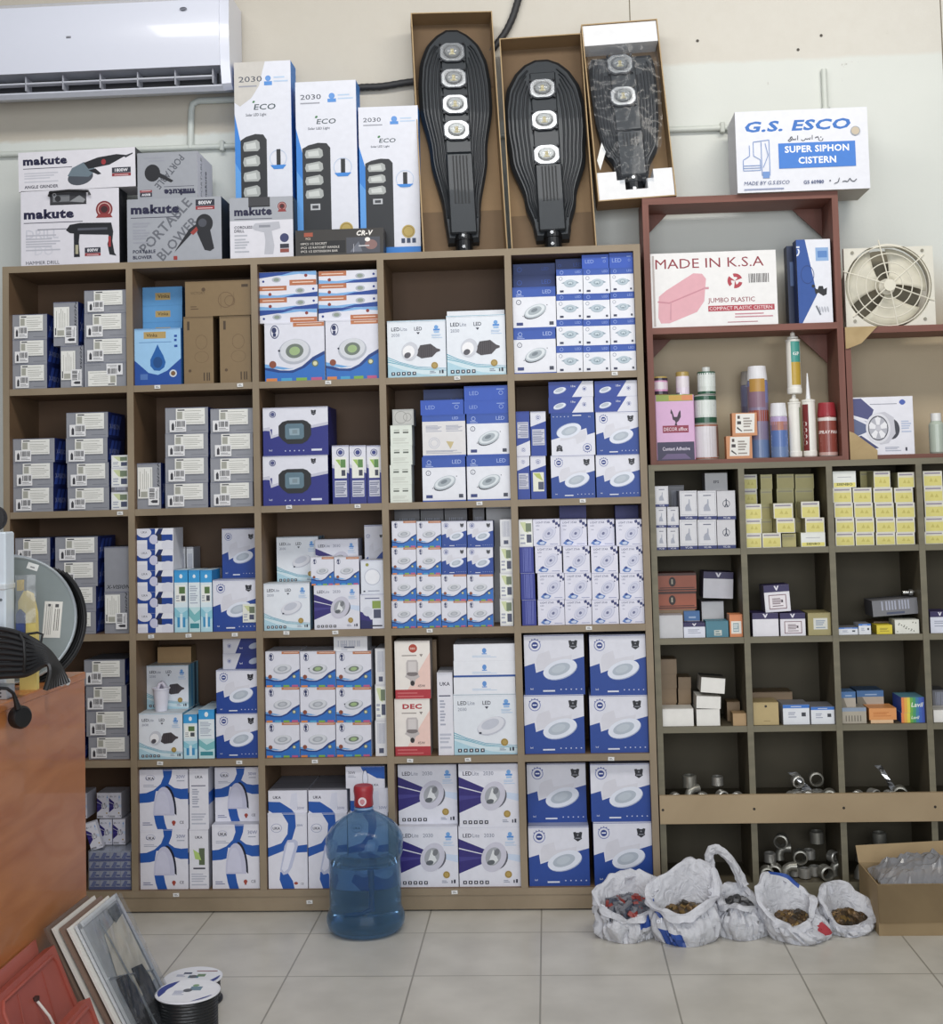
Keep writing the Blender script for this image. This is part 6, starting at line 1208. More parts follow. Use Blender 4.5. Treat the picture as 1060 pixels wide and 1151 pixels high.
# ------------------------------------------------------------------ air conditioner, conduits, hose
YA = .075
xr = P(259, 60, YA+.03).x; x0 = xr-1.02
zb = P(200, 107, .3).z; zv = P(200, 75, YA).z; AH = .33
ac = thing('air_conditioner', 'white wall-mounted split air conditioner above the power tool boxes', 'air conditioner', ((x0+xr)/2, 0, zb))
hw = (xr-x0)/2; v0 = zv-zb
ACW = M('dfe2ee', .25, coat=.4, var=.01)
def acp(pts, x0_, x1_, mat, nm, sm=True):
    b = MB(); n = len(pts); V = [(x0_, y, z) for y, z in pts]+[(x1_, y, z) for y, z in pts]
    b.add(V, [(k, (k+1) % n, n+(k+1) % n, n+k) for k in range(n)]+[list(range(n))[::-1], list(range(n, 2*n))], mat); return b.build(nm, ac, smooth=sm)
zl = P(200, 97, .115).z-zb
body = [(.3, 0), (.13, zl-.02), (.112, zl-.006), (.113, zl), (.2, zl+.006), (.19, v0+.006), (YA+.012, v0+.012), (YA+.012, AH-.03), (.12, AH), (.3, AH)]
acp(body, -hw+.03, hw-.03, M('c9ccd6', .35), 'body')
fp = [(YA+.012, v0)]+[(YA-.012*sin(pi*t), v0+(AH-v0-.03)*t) for t in [i/10 for i in range(11)]]+[(YA+.05, AH+.002), (YA+.055, v0+.02)]
acp(fp, -hw+.012, hw-.034, ACW, 'front_panel')
for s in (-1, 1):
    b = MB(); e = [(.3, 0), (.13, zl-.02), (.1, zl-.002), (YA+.006, v0+.0), (YA-.004, (v0+AH)/2), (YA+.004, AH-.03), (.11, AH+.004), (.3, AH+.004)]
    n = len(e); xa_, xb_ = (hw-.034, hw) if s > 0 else (-hw, -hw+.012)
    V = [(xa_, y, z) for y, z in e]+[(xb_, y+.012*(y < .2), z*.97+.005) for y, z in e]
    b.add(V, [(k, (k+1) % n, n+(k+1) % n, n+k) for k in range(n)]+[list(range(n))[::-1], list(range(n, 2*n))], ACW); b.build('end_cap', ac, smooth=True)
b = MB(); b.add([(-hw+.035, .17, zl+.008), (hw-.06, .17, zl+.008), (hw-.06, .165, v0-.002), (-hw+.035, .165, v0-.002)], [(0, 1, 2, 3)], M('26272c', .6)); b.build('air_outlet', ac)
b = MB(); b.bev(-hw+.04, hw-.066, .1, .135, zl+(v0-zl)*.45, zl+(v0-zl)*.45+.007, M('c6c9d2', .35), .002); b.build('louver', ac)
for k in range(7):
    x = hw-.072-.148*k; b = MB(); b.bev(x, x+.005, .1, .16, zl+.003, v0-.004, M('a9abb4', .4), .001); b.build('air_vane', ac)
b = MB(); A = Art(b, .018, .008, 0); A.rect(0, 0, 1, 1, '2c2e38'); A.bars(.1, .25, .9, .75, 'c9ccd6', 3, vert=True); pl = P(77, 43, YA-.012); b.build('panel_badge', ac, (pl.x-(x0+xr)/2, YA-.0125, pl.z-zb))
b = MB(); A = Art(b, .034, .022, 0); A.ell(.5, .5, .4, '3a3d4c', .5); A.rect(.1, .35, .9, .62, '3a3d4c'); A.bars(.18, .42, .82, .56, 'b9bcc8', 1); pl = P(206, 13, YA-.012); b.build('panel_badge', ac, (pl.x-(x0+xr)/2, YA-.0125, pl.z-zb))
GP = M('cfd4cd', .4)
def pipe(name, label, pts, r, mat, cat='pipe', sm=True, n=14):
    b = MB(); b.tube(pts, r, mat, n); o = b.build(name, smooth=sm); return tag(o, label, cat)
YW = WALL-.014
pz = P(60, 171, YW).z; pz2 = P(790, 145.5, YW).z; pzz = (pz+pz2)/2
cl_ = (P(-60, 171, YW).x, P(1000, 138, YW).x)
con = thing('conduit_pipe', 'long horizontal white conduit running along the wall behind the boxes', 'pipe', (0, 0, 0))
b = MB(); b.tube([(P(-60, 175, YW).x, YW, P(60, 171, YW).z), (P(905, 145, YW).x, YW, P(790, 145, YW).z)], .0115, GP, 14); b.build('pipe', con, smooth=True)
for px in (812, 700, 430, 250):
    x = P(px, 150, YW).x; zc = P(60, 171, YW).z+(P(790, 145, YW).z-P(60, 171, YW).z)*((px+60)/960); b = MB(); b.bev(x-.009, x+.009, YW-.016, WALL-.0005, zc-.021, zc+.021, M('c6cbc4', .5), .003); b.build('pipe_clip', con)
a1, a2, a3 = P(214, 167, YW), P(215, 122, YW), P(262, 112, YW)
pipe('conduit_pipe', 'white conduit bending up from the wall pipe to the air conditioner', [(a1.x, YW, a1.z), (a2.x, YW, a2.z-.01), (a2.x+.006, YW, a2.z+.018), (a2.x+.03, YW, a2.z+.03), (a3.x, YW, a3.z), (a3.x+.04, YW, a3.z+.004)], .013, GP)
v1, v2 = P(926, 78, YW), P(929, 124, YW)
pv = thing('conduit_pipe', 'short vertical white conduit rising behind the blue-lettered cistern carton', 'pipe', (0, 0, 0))
b = MB(); b.tube([(v1.x, YW, v1.z), (v1.x, YW, v2.z-.06)], .0115, GP, 14); b.lathe([(.017, 0), (.017, .03)], GP, 14, (v1.x, YW, v2.z-.02)) ; b.build('pipe', pv, smooth=True)
HY = .29
hp = [P(395, 99, HY), P(410, 98, HY), P(430, 97, HY), P(455, 93, HY), P(475, 90, HY), P(510, 80, HY), P(545, 62, HY), P(562, 45, HY), P(573, 27, HY), P(580, 8, HY), P(584, -12, HY), P(585, -60, HY)]
pts = []
for i in range(len(hp)-1):
    for k in range(6):
        t = k/6; p0, p1, p2, p3 = hp[max(i-1, 0)], hp[i], hp[i+1], hp[min(i+2, len(hp)-1)]
        pts.append(.5*((2*p1)+(p2-p0)*t+(2*p0-5*p1+4*p2-p3)*t*t+(3*p1-p0-3*p2+p3)*t**3))
b = MB(); b.tube(pts, [.0135+.0014*(i % 2) for i in range(len(pts))], M('2c2c2f', .55, bump=.2), 12); o = b.build('flexible_hose', smooth=True); tag(o, 'black flexible hose running along the wall behind the street lamp cartons', 'hose')
for (px, py) in ((784, 46), (923, 40), (897, 56)): 
    p_ = P(px, py, WALL); b = MB(); b.prism([(.006*cos(k*pi/4), .006*sin(k*pi/4)) for k in range(8)], -.002, 0, M('3a332a')); o = b.build('wall_plug', None, (p_.x, WALL-.0003, p_.z)); o['kind'] = 'structure'; o.name = 'trim_1'
# ------------------------------------------------------------------ small plastic cup
p_ = P(180, 801, .06)
cup = thing('plastic_cup', 'small white plastic cup standing on the teal-curved box', 'cup', (p_.x, .075, CUPZ+.0005))
b = MB(); b.lathe([(.022, 0), (.031, .082), (.034, .082), (.034, .086), (.03, .086), (.0205, .004), (0, .004)], M('e6e6f2', .35), 24); b.build('cup_body', cup, smooth=True)
b = MB(); b.tube([(-.01, -.01, .08), (-.004, -.006, .1), (.006, -.004, .104), (.014, 0, .09)], .006, M('d6d2e0', .4), 8); b.tube([(.0, .004, .08), (.004, .004, .108)], .007, M('8f8a9a', .4), 8); b.build('crumpled_tissue', cup, smooth=True)
# ------------------------------------------------------------------ water bottle
pb_ = PZ(412, 1044, 0); bx, by = pb_.x, -.19
bot = thing('water_bottle', 'large blue refillable water bottle standing on floor before the cabinet', 'bottle', (bx, by, 0))
R = .134; HB = .5
prof = [(.03, .006), (.1, 0), (.118, .004), (.131, .018), (.136, .036), (.136, .052), (.131, .066), (.126, .076), (.125, .09), (.125, .24), (.126, .252), (.132, .258), (.134, .27), (.133, .29), (.135, .3), (.136, .31), (.134, .322), (.129, .332), (.118, .35), (.1, .368), (.078, .384), (.055, .397), (.036, .406), (.03, .414), (.029, .43), (.029, .46)]
def glassy(h, tint, alpha=.3):
    m = bpy.data.materials.new('blue_polycarbonate'); m.use_nodes = True; nt = m.node_tree; b_ = nt.nodes['Principled BSDF']; L = nt.links.new
    b_.inputs['Base Color'].default_value = rgb(h); b_.inputs['Roughness'].default_value = .12; b_.inputs['Coat Weight'].default_value = .5
    t = nt.nodes.new('ShaderNodeBsdfTransparent'); t.inputs[0].default_value = rgb(tint); mx = nt.nodes.new('ShaderNodeMixShader')
    lw = nt.nodes.new('ShaderNodeLayerWeight'); lw.inputs[0].default_value = .4; mm = nt.nodes.new('ShaderNodeMath'); mm.operation = 'MULTIPLY_ADD'; mm.inputs[1].default_value = .6; mm.inputs[2].default_value = alpha
    L(lw.outputs['Facing'], mm.inputs[0]); L(mm.outputs[0], mx.inputs[0]); L(t.outputs[0], mx.inputs[1]); L(b_.outputs[0], mx.inputs[2]); L(mx.outputs[0], nt.nodes['Material Output'].inputs[0])
    nz = nt.nodes.new('ShaderNodeTexNoise'); nz.inputs['Scale'].default_value = 9; tc = nt.nodes.new('ShaderNodeTexCoord'); bp = nt.nodes.new('ShaderNodeBump'); bp.inputs['Strength'].default_value = .3; bp.inputs['Distance'].default_value = .02
    L(tc.outputs['Object'], nz.inputs[0]); L(nz.outputs['Fac'], bp.inputs['Height']); L(bp.outputs[0], b_.inputs['Normal']); return m
b = MB(); b.lathe(prof, glassy('6f94b4', 'b9d0e4', .12), 56, caps=False); b.build('bottle_shell', bot, smooth=True)
wl = .235; wp = [(0, .012)]+[(r-.005, max(z, .012)) for r, z in prof if .01 < z < wl]+[(.1195, wl), (0, wl)]
wm = bpy.data.materials.new('water'); wm.use_nodes = True; q_ = wm.node_tree.nodes['Principled BSDF']; q_.inputs['Base Color'].default_value = rgb('e6f0f8'); q_.inputs['Transmission Weight'].default_value = 1; q_.inputs['Roughness'].default_value = .02; q_.inputs['IOR'].default_value = 1.2
b = MB(); gm_ = M('35577f', .25, coat=.3); b.tube([(.034, -.098, .095), (.036, -.104, .15), (.034, -.1, .232)], [.011, .009, .011], gm_, 12, flat=.6); b.tube([(-.06, -.092, .078), (0, -.11, .088), (.034, -.1, .1)], .008, gm_, 10); b.build('grip_recess', bot, smooth=True)
b = MB(); b.lathe(wp, wm, 40, caps=False); b.build('water', bot, smooth=True)
b = MB(); b.lathe([(.032, .425), (.034, .428), (.032, .455), (.035, .478), (.034, .49), (.03, .496), (.0, .497)], M('a32f38', .4), 28, caps=False); A = Art(b, 2*pi*.034, .05, R=.0346, z0=.425); A.ell(.5, .42, .07, 'e6d6da'); A.ell(.5, .42, .04, 'c98a92'); b.build('bottle_cap', bot, smooth=True)
b = MB(); b.lathe([(.031, .413), (.034, .417), (.031, .422)], M('7d9cc0', .3), 24, caps=False); b.build('neck_ring', bot)
# ------------------------------------------------------------------ shopping bags with loose parts
def bagmat():
    m = bpy.data.materials.new('white_carrier_plastic'); m.use_nodes = True; nt = m.node_tree; L = nt.links.new; b_ = nt.nodes['Principled BSDF']
    b_.inputs['Base Color'].default_value = rgb('f2f3f8'); b_.inputs['Roughness'].default_value = .3
    tr = nt.nodes.new('ShaderNodeBsdfTranslucent'); tr.inputs[0].default_value = rgb('d0d0d8'); t2 = nt.nodes.new('ShaderNodeBsdfTransparent'); t2.inputs[0].default_value = rgb('e0e0e8')
    m1 = nt.nodes.new('ShaderNodeMixShader'); m1.inputs[0].default_value = .25; m2 = nt.nodes.new('ShaderNodeMixShader'); m2.inputs[0].default_value = .12
    L(b_.outputs[0], m1.inputs[1]); L(tr.outputs[0], m1.inputs[2]); L(m1.outputs[0], m2.inputs[1]); L(t2.outputs[0], m2.inputs[2]); L(m2.outputs[0], nt.nodes['Material Output'].inputs[0])
    nz = nt.nodes.new('ShaderNodeTexNoise'); nz.inputs['Scale'].default_value = 22; nz.inputs['Detail'].default_value = 5; nz.inputs['Distortion'].default_value = 1.5; tc = nt.nodes.new('ShaderNodeTexCoord'); bp = nt.nodes.new('ShaderNodeBump'); bp.inputs['Strength'].default_value = .8; bp.inputs['Distance'].default_value = .014
    L(tc.outputs['Object'], nz.inputs[0]); L(nz.outputs['Fac'], bp.inputs['Height']); L(bp.outputs[0], b_.inputs['Normal']); return m
BAG = bagmat(); BAGBLUE = M('2f4f9a', .4, bump=.3, scale=25)
def bag(label, foot, yg, d, rim, seed, contents='brass', paint=None, fill=.5, loops=()):
    """carrier bag: foot print on the floor, sagging belly, slack mouth through eight rim points (right, back right, back, ...), rolled edge, lining"""
    pl_, pr_ = PZ(foot[0], yg-6, 0), PZ(foot[1], yg-6, 0); pf = PZ((foot[0]+foot[1])/2, yg, 0); cx_, w = (pl_.x+pr_.x)/2, pr_.x-pl_.x; yc = pf.y+d/2
    o = thing('plastic_bag', label, 'bag', (cx_, yc, 0), (0, 0, 0), 'white carrier bags on the floor')
    R8 = [P(px, py, yc+d*.46*sin(pi/4*k))-Vector((cx_, yc, 0)) for k, (px, py) in enumerate(rim)]
    n = 96
    def rimp(i):
        t = i/n*8; k = int(t); f = t-k; p0, p1, p2, p3 = R8[(k-1) % 8], R8[k % 8], R8[(k+1) % 8], R8[(k+2) % 8]
        return .5*((2*p1)+(p2-p0)*f+(2*p0-5*p1+4*p2-p3)*f*f+(3*p1-p0-3*p2+p3)*f**3)
    rc = sum(R8, Vector())/8; zc_ = min(q.z for q in R8)*fill+.3*(1-fill)*rc.z
    rowsV = []
    def nz(v, s1, s2=0): return noise.noise(Vector((v.x*s1+seed*5.1, v.y*s1+s2, v.z*s1)))
    for j in range(17):
        row = []
        for i in range(n):
            a_ = 2*pi*i/n; foot_ = Vector((w/2*cos(a_)*(1+.07*cos(4*a_)), d/2*sin(a_)*(1+.07*cos(4*a_)), .001)); r = rimp(i)
            out = Vector((cos(a_), sin(a_), 0))
            if j == 0: p_ = foot_*.02
            elif j == 1: p_ = foot_*.6
            elif j == 2: p_ = foot_*.96
            elif j <= 9:
                s_ = (j-2)/7.5; p_ = foot_.lerp(r, s_**1.15); p_.z = r.z*s_; bul = sin(pi*min(1, s_*1.05))*.1
                p_ += out*w*bul*(1+.8*nz(out*1.2, 1.7))
                p_ += out*(.012*nz(p_, 14)-.03*(1-min(1, abs(nz(p_, 11, 3))*4))**2*min(1, s_*3)*.6-.018*(1-min(1, 3.2*abs(nz(Vector((a_*1.9, 0, s_*.9)), 1.6))))**2)
            elif j == 10: p_ = r+out*.013+Vector((0, 0, -.013)); p_ += out*(.012*nz(p_, 24)-.012*(1-min(1, abs(nz(p_, 16, 7))*4)))
            elif j == 11: p_ = r+out*.010; p_.z += .003
            elif j == 12: p_ = r-out*.002; p_.z += .007
            elif j == 13: p_ = r-out*.013; p_.z -= .001
            else:
                s_ = (j-13)/3; tgt = Vector((r.x*.55+rc.x*.1, r.y*.62, zc_)); p_ = (r-out*.013).lerp(tgt, s_); p_ += out*.008*nz(p_, 16)*(1-s_)
            if j > 9: p_.z += .014*nz(p_, 17)-.010*(1-min(1, abs(nz(p_, 13, 2))*4)); p_ += out*.008*nz(p_, 30, 4)
            p_.z = max(p_.z, .001); row.append(tuple(p_))
        rowsV += row
    b = MB(); fs = [(j*n+i, j*n+(i+1) % n, (j+1)*n+(i+1) % n, (j+1)*n+i) for j in range(16) for i in range(n)]; b.add(rowsV, fs, BAG)
    if paint:
        for (j0, j1, a0, a1, mt_) in paint:
            if mt_ not in b.mats: b.mats.append(mt_)
            for k in range(len(fs)):
                if j0 <= k//n < j1 and a0 <= (k % n)*360/n < a1: b.mi[k] = b.mats.index(mt_)
    b.build('bag_body', o, smooth=True)
    rnd = random.Random(seed); c = MB(); cols = {'brass': ['5a4630', '6e5636', '3f362a', '7a6238', '4a3c2a'], 'dark': ['3a3a3c', '55565a', '2c2c2e', '6a6a6c'], 'packs': ['8f3a34', '77787e', '4a4f5c', '5f6068']}[contents]
    for k in range(150):
        a_ = rnd.random()*n; r_ = rnd.random()**.5; q = rimp(int(a_)); x, y = q.x*r_*.62+rc.x*.1, q.y*r_*.68; z = zc_+.012*rnd.random()+.02*(1-r_); s = .009+.008*rnd.random()
        c.T = Matrix.Translation((x, y, z)) @ Euler((rnd.random()*3, rnd.random()*3, rnd.random()*3)).to_matrix().to_4x4(); mat = M(rnd.choice(cols), .4, .4 if contents == 'brass' else 0)
        if contents == 'packs': c.box(-s*2.2, s*2.2, -s*1.6, s*1.6, -s*.5, s*.5, mat)
        else: c.lathe([(s*.6, -s), (s, -s*.8), (s, s*.3), (s*.7, s*.4), (s*.7, s)], mat, 8)
    c.T = None; q = c.build('loose_parts', o); q['kind'] = 'stuff'
    q['label'] = {'brass': 'heap of brown metal fittings', 'dark': 'heap of dark small parts', 'packs': 'red and grey wrapped packets'}[contents]
    for pts, wd, yo in loops:
        L8 = [P(px, py, yc+yo+dy)-Vector((cx_, yc, 0)) for px, py, dy in pts]; sm = []
        for k in range(len(L8)-1):
            for f in (0, .2, .4, .6, .8):
                p0, p1, p2, p3 = L8[max(k-1, 0)], L8[k], L8[k+1], L8[min(k+2, len(L8)-1)]
                sm.append(.5*((2*p1)+(p2-p0)*f+(2*p0-5*p1+4*p2-p3)*f*f+(3*p1-p0-3*p2+p3)*f**3))
        sm.append(L8[-1]); m2 = MB(); V = []; K = 9
        for k, p_ in enumerate(sm):
            tg = (sm[min(k+1, len(sm)-1)]-sm[max(k-1, 0)]).normalized(); sd = Vector((0, 1, 0)).cross(tg).normalized()
            ww = wd*(.75+.5*abs(noise.noise(Vector((k*.35, seed, 0)))))
            for q_i in range(K):
                u = q_i/(K-1)*2-1; V.append(tuple(p_+sd*ww*u+Vector((0, -.010*(1-u*u)+.009*noise.noise(Vector((k*.5, u*2.4, seed))), 0))))
        m2.add(V, [(k*K+i, k*K+i+1, (k+1)*K+i+1, (k+1)*K+i) for k in range(len(sm)-1) for i in range(K-1)], BAG); m2.build('bag_handle', o, smooth=True)
    return o, yc
RED_ = M('a83a42', .45, bump=.2, scale=25)
bag('leftmost white carrier bag, low and open, red and grey packets inside', (673, 736), 1061, .16, [(738, 1004), (733, 985), (713, 979), (684, 986), (669, 1003), (679, 1020), (704, 1031), (730, 1024)], 1, 'packs', [(6, 9, 290, 330, BAGBLUE)], .72)
b2, yc2 = bag('second carrier bag from the left, open with blue print and brass fittings', (738, 806), 1065, .16, [(805, 1003), (802, 979), (781, 964), (755, 978), (731, 997), (733, 1014), (760, 1030), (791, 1018)], 5, 'brass', [(2, 5, 215, 265, BAGBLUE), (7, 10, 205, 240, BAGBLUE)], .6)
t_ = MB(); A = Art(t_, .03, .03, 0); A.text('ol', .5, .1, .6, 'e6e8f2', .03, align='c'); p_ = P(741, 1036, yc2-.098); t_.build('printed_letters', b2, (p_.x-b2.location.x, p_.y-yc2, p_.z-.008))
bag('tall carrier bag with twisted handle rising, middle of the five', (803, 866), 1058, .16, [(852, 1012), (840, 998), (824, 990), (811, 995), (807, 1006), (813, 1015), (829, 1018), (845, 1022)], 9, 'dark', None, .75,
    loops=[([(800, 1000, 0), (800, 978, 0), (797, 962, 0), (804, 954, .0), (817, 962, .0), (828, 978, 0), (836, 996, 0)], .018, .045)])
bag('fourth carrier bag from the left, wide open around dark fittings', (869, 934), 1063, .16, [(915, 1018), (906, 1001), (883, 986), (862, 983), (852, 1000), (862, 1024), (882, 1039), (906, 1040)], 13, 'brass', [(10, 13, 60, 130, BAGBLUE), (4, 7, 325, 345, RED_)], .6)
bag('rightmost carrier bag beside the cardboard box, mouth slumped open', (926, 981), 1054, .15, [(984, 1028), (973, 1008), (948, 994), (930, 991), (923, 1006), (931, 1026), (945, 1042), (966, 1038)], 22, 'brass', None, .6)
# ------------------------------------------------------------------ cardboard box on the floor at the right
p_ = PZ(987, 1052, 0); cxw = .46; cy0 = p_.y; ch = P(1000, 994, cy0).z
cbx = thing('cardboard_box', 'open brown cardboard box on floor right of the carrier bags', 'box', (p_.x+cxw/2+.004, cy0+.13, 0), (0, 0, 0))
CBM = wood('9a8462', 'ab946f', .75, (5, 5, 5), name='corrugated_card'); t = .004
b = MB(); b.box(-cxw/2, cxw/2, -.13, -.13+t, 0, ch, CBM); b.build('front_panel', cbx)
b = MB(); b.box(-cxw/2, cxw/2, .13-t, .13, 0, ch, CBM); b.build('back_panel', cbx)
for s in (-1, 1): b = MB(); x = s*cxw/2; b.box(min(x, x-s*t), max(x, x-s*t), -.13+t, .13-t, 0, ch, CBM); b.build('side_panel', cbx)
b = MB(); b.box(-cxw/2+t, cxw/2-t, -.13+t, .13-t, 0, t, CBM); b.build('bottom_panel', cbx)
b = MB(); b.add([(-cxw/2+.0, -.1305, ch), (cxw/2, -.1305, ch), (cxw/2+.01, -.155, ch*.34), (-cxw/2-.0, -.15, ch*.28)], [(0, 3, 2, 1), (0, 1, 2, 3)], CBM); o = b.build('front_flap', cbx); o.modifiers.new('th', 'SOLIDIFY').thickness = .003
b = MB(); b.add([(-cxw/2, .13, ch), (cxw/2, .13, ch), (cxw/2+.01, .17, ch+.07), (-cxw/2, .165, ch+.05)], [(0, 1, 2, 3)], CBM); o = b.build('rear_flap', cbx); o.modifiers.new('th', 'SOLIDIFY').thickness = .003
nx, ny = 30, 18; V = []
for j in range(ny+1):
    for i in range(nx+1):
        u, v = i/nx, j/ny; q = noise.noise(Vector((u*7, v*5, 2)))+.7*noise.noise(Vector((u*19, v*15, 4)))
        V.append((-cxw/2+.02+(cxw-.04)*u, -.11+.22*v, ch-.02+.075*math.sin(pi*min(1, u*1.15))**.6*sin(pi*v)**.7+.03*abs(q)))
b = MB(); b.add(V, [(j*(nx+1)+i, j*(nx+1)+i+1, (j+1)*(nx+1)+i+1, (j+1)*(nx+1)+i) for j in range(ny) for i in range(nx)], clearfilm('cfcabc', .3, .15)); o = b.build('clear_plastic_sheet'); o.location = cbx.location; tag(o, 'crumpled clear plastic bag lying in the cardboard box', 'plastic sheet')
# ------------------------------------------------------------------ loose pipe fittings in the lower rack bays
MET = M('c4c2bb', .3, .7); MET2 = M('9a988f', .35, .65)
def coupling(r=.022, l=.036, mat=MET):
    b = MB(); b.lathe([(r*.8, 0), (r, .003), (r, l-.003), (r*.8, l), (r*.78, l), (r*.78, 0), (r*.8, 0)], mat, 20, caps=False); return b.build('pipe_fitting', smooth=True)
def elbow(r=.016, mat=MET2):
    b = MB(); b.tube([(0, 0, 0), (0, 0, .02), (.006, 0, .034), (.02, 0, .042), (.042, 0, .042)], [r*1.15, r, r, r, r*1.15], mat, 14); return b.build('pipe_fitting', smooth=True)
c1 = coupling(); c2 = elbow(); c3 = coupling(.026, .046, MET2); first = {0: 1, 1: 1, 2: 1}
rnd = random.Random(3)
def drop(kind, x, y, z, rot, label, grp):
    src = (c1, c2, c3)[kind]
    o = src if first[kind] else src.copy()
    if not first[kind]: COL.objects.link(o)
    first[kind] = 0; o.location = (x, y, z); o.rotation_euler = rot; tag(o, label, 'pipe fitting', grp)
def heap(c, r, n, x0, x1, label, grp, layers=2):
    B = bay(c, r, True); k = 0
    zf = B['z0']
    for L_ in range(layers):
        m_ = n-L_*3
        for i in range(m_):
            x = x0+(x1-x0)*(i+.5+.2*rnd.uniform(-1, 1))/m_; kd = rnd.choice((0, 0, 0, 1, 2)); rr = (.022, .017, .026)[kd]
            y = .07+.045*(L_ % 4)+.03*(i % 2)+rnd.uniform(-.006, .006)
            rx = pi/2*rnd.choice((0, 1, 1)); z = zf+L_*.046+(rr if rx and kd != 1 else .001)
            if kd == 1: rx = 0; z = zf+L_*.046+.001
            drop(kd, x, y, z, (rx, 0, rnd.uniform(-.5, .5)), label, grp)
ux = lambda px, py: P(px, py, .08).x
heap(2, 5, 8, ux(856, 980), ux(942, 980), 'grey metal pipe fitting in the heap behind the fourth bag', 'pipe fittings, second rack column, bottom row', 3)
heap(3, 5, 7, ux(956, 975), ux(1045, 975), 'grey metal pipe fitting in the heap above the cardboard box', 'pipe fittings, third rack column, bottom row', 5)
heap(1, 4, 5, ux(750, 885), ux(835, 885), 'pipe fitting behind pale lip board, first rack column', 'pipe fittings, first rack column, fourth row', 2)
heap(2, 4, 5, ux(880, 885), ux(935, 885), 'pipe fitting behind pale lip board, second rack column', 'pipe fittings, second rack column, fourth row', 2)
heap(3, 4, 4, ux(955, 885), ux(1020, 885), 'pipe fitting behind pale lip board, third rack column', 'pipe fittings, third rack column, fourth row', 1)
# raise what stands behind the lip board so that it rests on a full box of fittings
for c in (1, 2, 3):
    B = bay(c, 4, True); gname = 'pipe fittings, %s rack column, fourth row' % ['first', 'second', 'third'][c-1]; dz = zt-.045-B['z0']
    b = MB(); b.box(B['x0']+.004, B['x1']-.004, RY+.012, .2, B['z0'], B['z0']+dz, M('5f5546', .8)); o = b.build('fittings_tray'); tag(o, 'dim tray filled behind the pale lip board, %s rack column' % ['first', 'second', 'third'][c-1], 'tray')
    for o in COL.objects:
        if o.get('group') == gname: o.location.z += dz+.001
def wispy(label, pts, wd=.03):
    b = MB(); V = []; n = len(pts)
    for i, (x, y, z) in enumerate(pts): V += [(x-wd/2, y+.01*sin(i*2.1), z), (x+wd/2, y-.01*sin(i*1.7), z+.006*sin(i))]
    b.add(V, [(2*i, 2*i+1, 2*i+3, 2*i+2) for i in range(n-1)], clearfilm('c9c6ba', .3, .1)); o = b.build('clear_plastic_sheet'); tag(o, label, 'plastic sheet')
def arc(px, py, px2, py2, Y=.09, k=8): 
    a_, b_ = P(px, py, Y), P(px2, py2, Y); return [(a_.x+(b_.x-a_.x)*i/k, Y+.004*i, a_.z+(b_.z-a_.z)*(i/k)**1.5) for i in range(k+1)]
wispy('strip of clear plastic sticking up behind the lip board, second column', arc(888, 868, 910, 892))
wispy('strip of clear plastic sticking up behind the lip board, third column', arc(984, 860, 1008, 892), .02)
# chrome bits on the tilted long box of the second row
pc = P(1022, 673, .11)
for i in range(2):
    b = MB(); b.T = Matrix.Rotation(pi/2, 4, 'Y'); b.lathe([(.007, 0), (.007, .02), (.012, .024), (.012, .034), (.006, .036)], M('d3d3cf', .2, .9), 14); b.T = None
    o = b.build('chrome_valve', smooth=True); o.location = (pc.x-.025+.03*i, .1+.02*i, TILTZ+.013); tag(o, ['left', 'right'][i]+' chrome valve lying on the dim long box', 'valve')
# ------------------------------------------------------------------ counter at the left and what lies on it
YD = -1.0; pd = P(95, 755, YD); XD = pd.x; ZD = pd.z
CW = wood('a5622f', 'bd7b48', .35, (1.2, 2.2, 14), RD(22), name='counter_veneer', coat=.2)
ct = thing('counter', 'orange-brown veneered shop counter standing at the left', 'counter', (XD-.5, YD-.7, 0))
b = MB(); b.box(-.5, .5, -.9, .7, 0, ZD-.022, CW); b.build('counter_body', ct)
b = MB(); b.bev(-.5, .503, -.9, .703, ZD-.022, ZD, CW, .003); b.build('worktop', ct)
# cable reel
YR = -1.22; pr = P(14, 687, YR); RR = .176; zc = ZD+RR+.002
reel = thing('cable_reel', 'grey-flanged cable reel with black cable on the counter', 'cable reel', (pr.x-.01, YR, zc), (0, 0, RD(28)))
GR = M('7b8484', .45, .1); RIM = M('b4bcc2', .3, .5)
Rx = Matrix.Rotation(pi/2, 4, 'X')
for s, nm in ((1, 'front'), (-1, 'back')):
    b = MB(); b.T = Rx; y0 = .05*s
    b.lathe([(.0, y0-.0015), (RR-.01, y0-.0015), (RR-.004, y0-.003*s-.001), (RR, y0), (RR-.004, y0+.003), (RR-.01, y0+.0015), (0, y0+.0015)], GR, 56, caps=False)
    b.T = None; o = b.build('flange', reel, smooth=True)
    b = MB(); b.T = None; b.tube([((RR-.004)*cos(2*pi*i/64), -y0, (RR-.004)*sin(2*pi*i/64)) for i in range(65)], .0045, RIM, 8, caps=False); b.build('flange_rim', o, smooth=True)
b = MB(); b.T = Rx; b.lathe([(.07, -.048), (.07, .048)], M('6f7679', .5), 32); b.T = None; b.build('drum', reel)
b = MB(); BK_ = M('1a1a1c', .45)
for k in range(7): 
    rr = RR-.03+.006*(k % 3); y = -.04+.0135*k; b.tube([(rr*cos(2*pi*i/56), y, rr*sin(2*pi*i/56)) for i in range(57)], .0068, BK_, 8, caps=False)
b.build('wound_cable', reel, smooth=True)
b = MB()
for k in range(4):
    a0, a1 = RD(48-3*k), RD(-62-5*k); rr0 = RR+.002+.004*k
    b.tube([((rr0+.012*sin(pi*i/18))*cos(a0+(a1-a0)*i/18), -.01-.012*k+.02, (rr0+.016*sin(pi*i/18))*sin(a0+(a1-a0)*i/18)) for i in range(19)], .0062, BK_, 8)
b.build('loose_cable_loop', reel, smooth=True)
